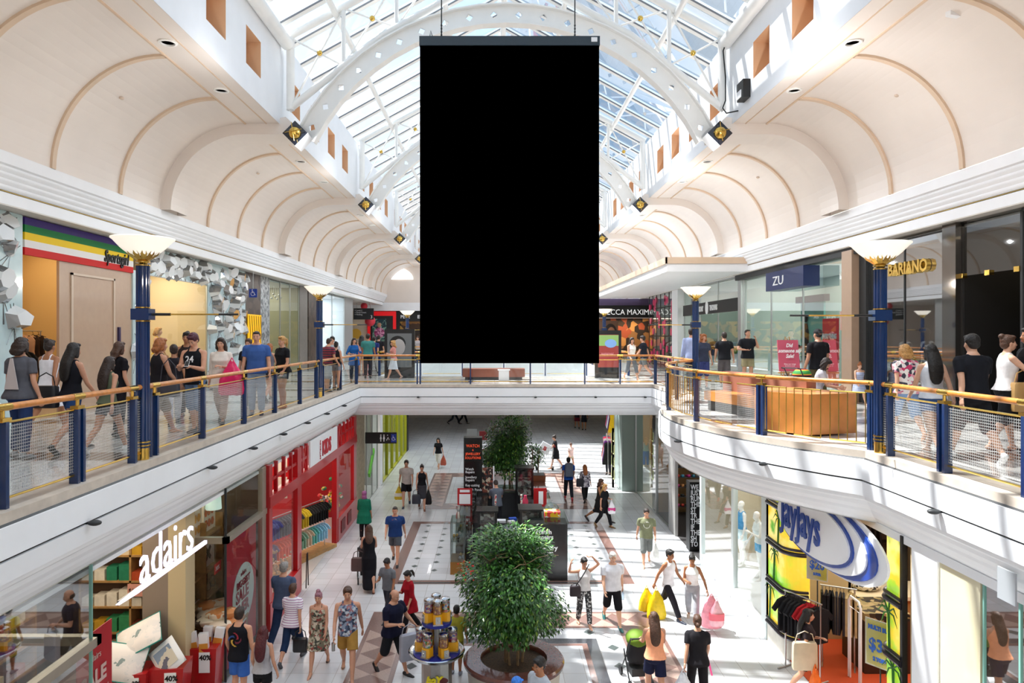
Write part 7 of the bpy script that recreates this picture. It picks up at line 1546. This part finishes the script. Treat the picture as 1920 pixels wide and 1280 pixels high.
# ================================================================ props on the lower floor
leafA = pattern('ficus_leaf', 'voronoi', ['1E3E1C', '2C5A24', '16321A', '3E7A2A', '24481E'], 3.0, .4); 
barkm = mat('bark', '8A7458', .8, var=.2, bump=.4, scale=20); graniteB = mat('brown_planter_rim', '6A3E34', .18, var=.15, scale=40, coat=.5); planterW = mat('planter_wall', 'D6CEC0', .4, var=.05)
def tree(label, loc, R_, H, stems, n, seed, leaf=.055):
    r = random.Random(seed); T = thing('potted_tree', label, 'plant', loc)
    tips = []
    for i in range(stems):
        a = 2*math.pi*i/stems+r.uniform(-.3, .3); b = Vector((.16*math.cos(a), .16*math.sin(a), 0)); m = MB(); p = [b]
        d = Vector((.10*math.cos(a), .10*math.sin(a), 1)).normalized()
        for k in range(6): d = (d+Vector((r.uniform(-.12, .12), r.uniform(-.12, .12), .05))).normalized(); p.append(p[-1]+d*H*.13)
        m.tube(p, [.028-.003*k for k in range(7)], 7)
        for q in p[2:]:
            for j in range(4):
                dd = Vector((r.uniform(-1, 1), r.uniform(-1, 1), r.uniform(.0, .8))).normalized(); e = q+dd*R_*r.uniform(.25, .5); m.tube([q, lerp(q, e, .5)+Vector((0, 0, .04)), e], [.012, .008, .004], 5); tips.append(e)
        part('stem', m, barkm, T, True)
    # lobed crown: leaves scattered in shells of several blobs
    blobs = []
    for i in range(26):
        a = r.uniform(0, 2*math.pi); u = r.random(); zz = H*(.26+.62*u); rad_ = R_*(.74 if u < .8 else .45)*r.uniform(.35, .95)*(1-.0*u)
        blobs.append((Vector((rad_*math.cos(a), rad_*math.sin(a), zz)), R_*r.uniform(.32, .46)))
    blobs.append((Vector((0, 0, H*.80)), R_*.5)); blobs.append((Vector((0, 0, H*.5)), R_*.6))
    cols = [[], []]; vs = []; fs = []; ms = []
    for i in range(n):
        c, br = r.choice(blobs); d = Vector((r.gauss(0, 1), r.gauss(0, 1), r.gauss(.1, .9))).normalized(); p = c+d*br*(r.random()**.3)
        if p.z > H*1.0 or p.z < .08: continue
        out = Vector((p.x, p.y, (p.z-H*.55)*.6)).normalized(); ax = (out+Vector((r.uniform(-.8, .8), r.uniform(-.8, .8), r.uniform(-1.1, .2)))).normalized()
        sd = ax.cross(Vector((r.uniform(-.4, .4), r.uniform(-.4, .4), 1))).normalized(); nn = sd.cross(ax).normalized(); L_ = leaf*r.uniform(.8, 1.4)
        o = len(vs); vs += [p, p+ax*L_*.5+sd*L_*.30-nn*L_*.05, p+ax*L_*1.25-nn*L_*.25, p+ax*L_*.5-sd*L_*.30-nn*L_*.05]
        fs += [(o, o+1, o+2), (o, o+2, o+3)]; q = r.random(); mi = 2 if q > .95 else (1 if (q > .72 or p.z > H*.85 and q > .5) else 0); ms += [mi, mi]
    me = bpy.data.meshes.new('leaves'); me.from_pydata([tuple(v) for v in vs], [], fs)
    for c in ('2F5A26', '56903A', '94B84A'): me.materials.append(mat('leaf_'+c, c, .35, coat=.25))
    me.polygons.foreach_set('material_index', ms); part('leaves', me, None, T); return T
PC = Vector((.36, 13.5, LOW))
T = thing('round_planter', 'large round planter with glossy brown stone rim and pale wall', 'planter', PC)
m = MB(); m.lathe([(.86, 0), (.90, .42), (.84, .42), (.84, .3)], n=48, caps=False); part('wall', m, planterW, T, True)
m = MB(); m.lathe([(.90, .42), (.96, .43), (.97, .49), (.94, .53), (.64, .53), (.62, .50), (.62, .40)], n=64, caps=False); part('rim', m, graniteB, T, True)
m = MB(); m.lathe([(.0, .44), (.63, .44)], n=32, caps=False); part('soil', m, mat('soil', '4A3A2A', .95, var=.4, scale=30, bump=.8), T)
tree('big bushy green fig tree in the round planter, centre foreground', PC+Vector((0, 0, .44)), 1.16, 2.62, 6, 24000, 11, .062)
m = MB(); m.box(-.09, .09, -.07, .07, 0, .10); m.box(-.06, .06, -.045, .045, .10, .102, 1); solo('small_box', m, [mat('orange_box', 'B0602A', .5), black], 'small orange tray lying on the brown planter rim', 'box', PC+Vector((.42, -.66, .53)), .3)
m = MB(); r = random.Random(6)
for k in range(16): m.ell((r.uniform(-.2, .2), r.uniform(-.1, .1), r.uniform(-.2, .2)), .016, 6, 4)
o = solo('red_flowers', m, mat('flower_red', 'C83A2A', .6), 'few small red blossoms at the upper left of the big fig tree', 'flowers', PC+Vector((-.88, -.55, 2.35))); o['kind'] = 'stuff'
T = thing('square_planter', 'long brown granite planter box behind the kiosk', 'planter', (.42, 29.3, LOW)); m = MB(); m.box(-1.5, 1.6, -1.4, 1.2, 0, .55); part('wall', m, mat('granite_brown', '76544C', .3, var=.15, scale=20, coat=.2), T); m = MB(); m.box(-1.55, 1.65, -1.45, 1.25, .5, .58); part('rim', m, graniteB, T)
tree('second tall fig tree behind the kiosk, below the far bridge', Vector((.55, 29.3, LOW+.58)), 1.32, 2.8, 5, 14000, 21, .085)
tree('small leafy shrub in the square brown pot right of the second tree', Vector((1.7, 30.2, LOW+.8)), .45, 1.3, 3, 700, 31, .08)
T = thing('plant_pot', 'square terracotta pot beside the granite planter', 'pot', (1.75, 29.9, LOW)); m = MB(); m.rings([[(.38*sx*k, .38*sy*k, z_) for sx, sy in ((-1,-1),(1,-1),(1,1),(-1,1))] for z_, k in ((0, .85), (.72, 1), (.8, 1))]); part('body', m, mat('terracotta', '9A5A3A', .6, var=.15), T); m = MB(); m.box(-.34, .34, -.34, .34, .80, .81); part('soil', m, dark, T)
# magazine stand behind
T = thing('magazine_stand', 'white tiered stand of small goods left of the second tree', 'stand', (-.75, 31.5, LOW)); 
for k in range(6): m = MB(); m.box(-.6, .7, -.3+.05*k, .3, .35+.28*k, .38+.28*k); part('tier', m, white, T)
for k in range(5): m = MB(); m.box(-.55, .65, -.2+.05*k, .1, .38+.28*k, .5+.28*k); part('goods', m, pattern('goods', 'voronoi', ['D8D8E0', 'A02A3A', '3A3A4A', 'E0A0B0', '8AA0C0'], 8), T)
m = MB(); m.box(-.5, -.05, -.02, .02, 2.0, 2.5); m.box(.05, .4, -.02, .02, 2.0, 2.4, 1); part('header_card', m, [mat('card_pale', 'D0D8E0', .5), mat('card_red2', 'C04A50', .5)], T)
# trolley
def trolley():
    p = flo(1022, 880); T = thing('shopping_trolley', 'wire shopping trolley with a large white and red box inside', 'trolley', p, rad(-5)); T.scale = (1.15,)*3
    m = MB()
    for z_ in (.55, .7, .85, .98): m.tube([(-.42, -.24, z_), (.36, -.28, z_), (.36, .28, z_), (-.42, .24, z_), (-.42, -.24, z_)], .007, 5)
    for k in range(9): x = -.42+.095*k; m.tube([(x, -.25, .98), (x*.95, -.22, .55), (x*.95, .22, .55), (x, .25, .98)], .005, 4)
    part('basket', m, steel, T)
    m = MB(); m.tube([(.36, -.26, .98), (.30, -.24, .5), (.35, -.24, .15), (-.40, -.20, .15)], .013, 6); m.tube([(.36, .26, .98), (.30, .24, .5), (.35, .24, .15), (-.40, .20, .15)], .013, 6); m.tube([(-.4, -.2, .15), (-.4, .2, .15)], .013, 6); part('frame', m, steel, T)
    m = MB(); m.tube([(.42, -.27, 1.02), (.42, .27, 1.02)], .018, 8); part('handle', m, redp, T)
    for x in (-.36, .33):
        for y in (-.2, .2): m = MB(); m.tube([(x, y-.015, .055), (x, y+.015, .055)], .055, 12); part('wheel', m, black, T)
    return T
tt = trolley(); m = MB(); m.obox((0, 0, .12), (.5, .3, .5), (0, .5, 0)); m.obox((-.02, -.155, .12), (.16, .01, .2), (0, .5, 0), 1); solo('boxed_goods', m, [white, redp], 'large white box with a red mark in the shopping trolley', 'box', tt.location+Vector((.0, 0, .95)))
# strollers
def stroller(label, p, rz, fab, acc=None):
    T = thing('stroller', label, 'stroller', p, rz); m = MB()
    for s_ in (-1, 1): m.tube([(s_*.22, -.35, 1.0), (s_*.22, -.1, .6), (s_*.2, .35, .12)], .014, 6); m.tube([(s_*.22, .1, .62), (s_*.22, -.3, .12)], .014, 6); m.tube([(s_*.22, -.35, 1.0), (s_*.22, -.45, 1.02)], .016, 6)
    m.tube([(-.22, -.42, 1.02), (.22, -.42, 1.02)], .016, 6); part('frame', m, dark, T, True)
    m = MB(); m.rings([sring((0, .05, .40), .16, .18, 14), sring((0, .02, .52), .19, .22, 14), sring((0, -.06, .78), .19, .12, 14)]); part('seat', m, fab, T, True)
    m = MB(); m.ell((0, .0, .85), (.21, .24, .16), 14, 8); part('canopy', m, acc or fab, T, True)
    m = MB(); m.box(-.15, .15, -.2, .12, .2, .34); part('basket', m, dark, T)
    for x in (-.21, .21):
        for y in (-.3, .35): m = MB(); m.tube([(x-.02, y, .09), (x+.02, y, .09)], .09, 14); part('wheel', m, black, T)
    return T
pp = PEOPLE['w_pram']['obj'].location; st_ = stroller('dark stroller pushed by the woman in long black dress', pp+Vector((-.22, .72, 0)), rad(12), mat('stroller_black', '1C1A1E', .8)); boxbag('changing_bag', 'brown bag hanging behind the dark stroller', pp+Vector((-.30, .18, .98)), .42, .16, .34, '5A4440')
pp = PEOPLE['w_orange']['obj'].location; stroller('black and lime stroller pushed by the woman in orange top', pp+Vector((-.18, .78, 0)), rad(6), mat('stroller_black', '1C1A1E', .8), mat('stroller_lime', '6A8A1A', .7))
pp = PEOPLE['r7']['obj'].location; stroller('black stroller with rainbow trim beside the man in backwards cap', Vector((pp.x-.55, pp.y-.35, 0)), rad(-60), mat('stroller_black', '1C1A1E', .8), pattern('rainbow', 'wave', ['1C1A1E', '1C1A1E', 'D83A3A', 'E8C83A', '3A9A4A'], 1.2))
T = thing('yellow_bucket', 'yellow mop bucket seen through the curved railing', 'bucket', (8.4, 22.5, 0)); m = MB(); m.lathe([(.15, 0), (.2, .3)], n=16); part('body', m, mat('bucket_yellow', 'E0C020', .5), T, True)

# ---- candy machine stand
CP = Vector((-1.07, 12.95, LOW)); T = thing('candy_stand', 'two-tier round silver and blue stand for candy machines', 'stand', CP)
m = MB(); m.lathe([(.28, 0), (.28, .82)], n=10); part('pedestal', m, steel, T)
m = MB(); m.lathe([(.1, .80), (.46, .84), (.52, .91), (.50, .92), (.44, .88), (.1, .87)], n=40, caps=False); part('tray', m, mat('tray_chrome', 'C8C8CA', .12, 1), T, True)
m = MB(); m.lathe([(0, .88), (.43, .885)], n=32, caps=False); part('tray_mat', m, mat('tray_blue', '14248A', .4), T)
m = MB(); m.tube([(0, 0, .88), (0, 0, 1.42)], .05, 12); part('column', m, steel, T, True)
m = MB(); m.lathe([(.27, 1.40), (.28, 1.45), (.0, 1.45)], n=32); part('upper_tray', m, mat('tray_blue', '14248A', .4), T)
text('lettering', 'boY', .16, (-.17, -.285, .44), (1, 0, 0), T, mat('graffiti_yellow', 'E8D820', .4), .006, bold=.012, shear=.25)
m = MB(); m.ell((.14, -.275, .48), (.09, .012, .055), 12, 8); part('logo_mark', m, mat('logo_brown', '5A1E1E', .5), T)
cand = [pattern('candy_mix', 'voronoi', ['C8281E', 'E8B41E', '3A7AC8', '2A8A3A', 'E8E0D0', 'D8602A'], 34, .3), pattern('candy_gold', 'voronoi', ['C87A1E', 'E8A83A', 'A8581A'], 34, .3), pattern('candy_berry', 'voronoi', ['A82A3A', '3A4AA8', 'C86A8A', 'E8C8A0'], 34, .3)]
def dispenser(label, p, rz, c, sc=1.0):
    T = thing('candy_machine', label, 'candy machine', p, rz, 'candy machines on the stand'); T.scale = (sc,)*3; yw = mat('machine_yellow', 'E8A814', .3, coat=.4)
    m = MB(); m.rings([[(a, b, z_) for a, b in ((-.062, -.05), (-.03, -.085), (.03, -.085), (.062, -.05), (.062, .05), (.03, .07), (-.03, .07), (-.062, .05))] for z_ in (.02, .15)]); part('base', m, yw, T)
    m = MB(); m.box(-.035, .035, -.094, -.085, .03, .13); m.box(-.07, .07, -.08, .07, 0, .02); part('coin_plate', m, steel, T); m = MB(); m.ell((0, -.10, .085), .015, 8, 6); part('knob', m, steel, T)
    m = MB(); m.lathe([(.066, .155), (.066, .27)], n=16); part('sweets', m, c, T, True); m = MB(); m.lathe([(.072, .15), (.072, .32)], n=18, caps=False); part('jar', m, glass('jar_glass', (.92, .95, .95), .2), T, True)
    m = MB(); m.lathe([(.074, .315), (.07, .335), (.03, .35), (.0, .352)], n=18, caps=False); part('lid', m, mat('tray_chrome', 'C8C8CA', .12, 1), T, True); return T
lab = ['front left', 'front right', 'right side', 'back right', 'back left', 'left side']
for k in range(6):
    a = rad(-120+60*k); dispenser('candy machine with yellow base on the lower tray, %s' % lab[k], CP+Vector((.29*math.cos(a), .29*math.sin(a), .89)), a+math.pi/2, cand[k % 3], 1.28)
for k, (a, l_) in enumerate(((-80, 'front'), (-150, 'left'), (-10, 'right'), (100, 'back'))):
    a = rad(a); dispenser('candy machine with yellow base on the upper tray, %s' % l_, CP+Vector((.155*math.cos(a), .155*math.sin(a), 1.45)), a+math.pi/2, cand[(k+1) % 3], 1.28)

# ---- watch and jewellery kiosk
KX0, KX1, KY0, KY1 = -1.25, 1.95, 19.3, 26.6; z0 = LOW
kb = mat('kiosk_black', '121214', .25, coat=.3); caseg = glass('case_glass', (.82, .9, .88), .16)
def gcase(label, x0, x1, y0, y1, h0, h1, basem=kb, items=8, cols=('C8A050', 'B8B8BC', '3A3A3A')):
    T = thing('display_case', label, 'display case', ((x0+x1)/2, (y0+y1)/2, z0)); hx, hy = (x1-x0)/2, (y1-y0)/2
    m = MB(); m.box(-hx, hx, -hy, hy, 0, h0); part('base', m, basem, T); m = MB(); m.box(-hx, hx, -hy, hy, h0, h1); part('glass_box', m, caseg, T)
    m = MB(); m.box(-hx, hx, -hy, hy, h1, h1+.02)
    for a in (-1, 1):
        for b in (-1, 1): m.box(a*hx-.01*(a+1), a*hx+.01*(1-a), b*hy-.01*(b+1), b*hy+.01*(1-b), h0, h1, 1)
    part('frame', m, [caseg, steel], T); r = random.Random(int(abs(x0*100+y0*10)))
    m = MB(); m.box(-hx*.9, hx*.9, -hy*.95, hy*.95, (h0+h1)/2, (h0+h1)/2+.01); part('inner_shelf', m, caseg, T)
    for k in range(items): m = MB(); m.lathe([(.03, 0), (.045, .05), (.02, .1)], (r.uniform(-hx*.7, hx*.7), r.uniform(-hy*.85, hy*.85), h0+.0 if k % 2 else (h0+h1)/2+.01), n=8); part('watch', m, mat('ware_'+cols[k % len(cols)], cols[k % len(cols)], .3, .6), T)
    return T
gcase('front left glass case with a silver bust, on a gold plinth', -1.25, -.85, 19.7, 20.5, .35, 1.45, mat('gold_plinth', '9A6A30', .4, .4))
gcase('long glass counter along the kiosk left side', -1.15, -.65, 20.6, 25.2, .45, 1.15, items=16); gcase('glass counter along the kiosk right side', 1.35, 1.9, 20.9, 25.0, .45, 1.1, items=14); gcase('glass counter closing the far end of the kiosk', -.5, 1.2, 25.6, 26.3, .5, 1.1, items=10)
T = thing('kiosk_counter', 'black inner counter and floor box of the kiosk', 'counter', (.35, 23, z0)); m = MB(); m.box(-1.0, -.6, -1.6, 2.6, 0, 1.0); m.box(.6, 1.0, -1.6, 2.6, 0, 1.0); m.box(-1.0, 1.0, 2.2, 2.6, 0, 1.05); part('body', m, kb, T)
T = thing('kiosk_sign', 'black kiosk end panel with white lettering behind the big tree', 'sign', (1.5, 19.25, z0)); m = MB(); m.box(-.55, .48, -.05, .6, 0, 1.55); part('panel', m, kb, T); m = MB(); m.box(-.58, .52, -.08, 1.5, 1.55, 1.58); part('top', m, caseg, T)
text('lettering', 'Watch\nRepairs\n\nJewellery\nRepairs', .17, (-.42, -.06, 1.28), (1, 0, 0), T, white, .004, bold=.006, spacing=.85)
T = thing('kiosk_tower', 'tall black kiosk sign tower with orange and white lettering', 'sign', (-.82, 25.3, z0)); m = MB(); m.box(-.30, .36, -.06, .4, 0, 3.02); part('panel', m, kb, T)
org = mat('sign_orange', 'E8502A', .5, emit=.4)
for s_, sz, z_ in (('WATCH', .15, 2.68), ('&', .1, 2.55), ('JEWELLERY', .125, 2.40), ('SOLUTIONS', .125, 2.26)): text('heading', s_, sz, (.03, -.07, z_), (1, 0, 0), T, org, .003, bold=.001, align='CENTER', sx=.85)
for s_, z_ in (('Watch\nRepairs', 1.86), ('Jewellery\nRepairs', 1.57), ('Key cutting', 1.28), ('Watch Bands', 1.12), ('Batteries', .96)): text('lettering', s_, .125, (-.24, -.07, z_), (1, 0, 0), T, white, .003, bold=.001, spacing=.85, sx=.88)
def spinner(label, x, y, w, h0, h1):
    T = thing('display_cabinet', label, 'cabinet', (x, y, z0), .0); m = MB(); m.box(-w/2, w/2, -w/2, w/2, 0, h0); m.box(-w/2-.04, w/2+.04, -w/2-.04, w/2+.04, h1, h1+.05)
    for a in (-1, 1):
        for b in (-1, 1): m.box(a*w/2-.03*(a+1)/1, a*w/2+.03*(1-a), b*w/2-.03*(b+1), b*w/2+.03*(1-b), h0, h1)
    part('housing', m, kb, T); m = MB(); m.box(-w/2+.03, w/2-.03, -w/2+.03, w/2-.03, h0, h1); part('glass_box', m, caseg, T)
    for k in range(3): z_ = h0+(h1-h0)*k/3+.02; m = MB(); m.box(-w/2+.08, w/2-.08, -w/2+.08, w/2-.08, z_, z_+(h1-h0)*.22); part('stock', m, pattern('watch_boxes', 'voronoi', ['6A5050', 'C8C4C0', '3A3034', '8A7A78'], 9), T)
    return T
spinner('black display cabinet of small boxes, left, in front of the kiosk', -.22, 20.3, .55, .9, 1.65); spinner('black display cabinet of small boxes, right, in front of the kiosk', 1.02, 20.4, .62, .85, 1.68); spinner('tall black glass cabinet at the far right of the kiosk', 1.05, 25.2, .62, 1.0, 1.95)
T = thing('work_bench', 'small workbench with red legs and papers in the kiosk', 'table', (.42, 21.6, z0)); m = MB(); m.box(-.42, .42, -.3, .3, .95, 1.0); part('tabletop', m, kb, T)
for a in (-.4, .4):
    for b in (-.28, .28): m = MB(); m.box(a-.02, a+.02, b-.02, b+.02, 0, .95); part('leg', m, redp, T)
for a in (-.4, .4):     # strips of key blanks on frames
    m = MB(); m.box(a-.03, a+.03, .24, .28, 1.0, 1.75); part('key_strip', m, pattern('keys', 'voronoi', ['D8D0C8', 'C84A4A', '8A8A8A', 'E8E0D0'], 22), T)
for k, (x, y, c, s_, lab_) in enumerate(((.2, 21.5, 'E8E8EC', .26, 'white papers on the kiosk workbench'), (.55, 21.75, '1E4AB0', .22, 'blue pouch on the kiosk workbench'), (.5, 21.4, 'E0DCE0', .2, 'folded white cloth on the kiosk workbench'))):
    m = MB(); m.box(-s_/2, s_/2, -s_/2.5, s_/2.5, 0, .06); solo('bench_item', m, mat('item_'+c, c, .6), lab_, 'papers', (x, y, z0+1.0), .2*k)
T = thing('red_notice', 'red framed notice on the left kiosk counter', 'notice', (-1.02, 22.9, z0+1.17)); m = MB(); m.box(-.2, .28, 0, .03, 0, .55); part('frame', m, redp, T); m = MB(); m.box(-.14, .22, -.01, 0, .04, .36); m.box(-.12, .2, -.01, 0, .42, .5); part('paper', m, white, T)
T = thing('red_notice', 'red notice with a white number shape on the right kiosk counter', 'notice', (1.42, 22.9, z0+1.12)); m = MB(); m.box(-.16, .26, 0, .03, 0, .6); part('frame', m, redp, T); m = MB(); m.box(0, .15, -.01, 0, .08, .5); part('paper', m, white, T)
T = thing('candy_bubble', 'yellow rimmed plastic dome display on the right kiosk counter', 'display', (1.62, 20.1, z0+1.58)); m = MB(); m.box(-.22, .22, -.3, .1, 0, .14); part('base', m, pattern('yel_card', 'voronoi', ['E8C020', 'E8C020', 'E8E4E0', 'D83A3A'], 10), T); m = MB(); m.ell((0, 0, .14), (.22, .25, .2), 14, 8); part('dome', m, caseg, T, True)
solo('red_bottle', MB().lathe([(.09, 0), (.1, .25), (.05, .35), (.05, .42)], n=14), mat('pink_red', 'C83A5A', .4), 'pink-red bottle standing on the right inner counter', 'bottle', (1.0, 23.2, z0+1.0), smooth=True)
m = MB(); m.lathe([(.07, 0), (.06, .12), (.03, .2), (.07, .28), (.06, .36)], n=14); solo('silver_bust', m, steel, 'silver jewellery bust in the front left case', 'bust', (-1.05, 20.1, z0+1.47), smooth=True)
T = thing('goods_rack', 'white framed rack of small dark boxes at the kiosk back', 'rack', (-.35, 25.35, z0+.9)); m = MB(); m.box(-.12, .28, 0, .2, 0, 1.0); part('body', m, pattern('dk_boxes', 'voronoi', ['3A2A2A', '8A4A3A', '1A1A1A', 'C8B8A0'], 12), T); m = MB(); m.box(.28, .33, -.02, .2, 0, 1.05); part('edge', m, white, T)
bpy.data.scenes.remove(TMP)
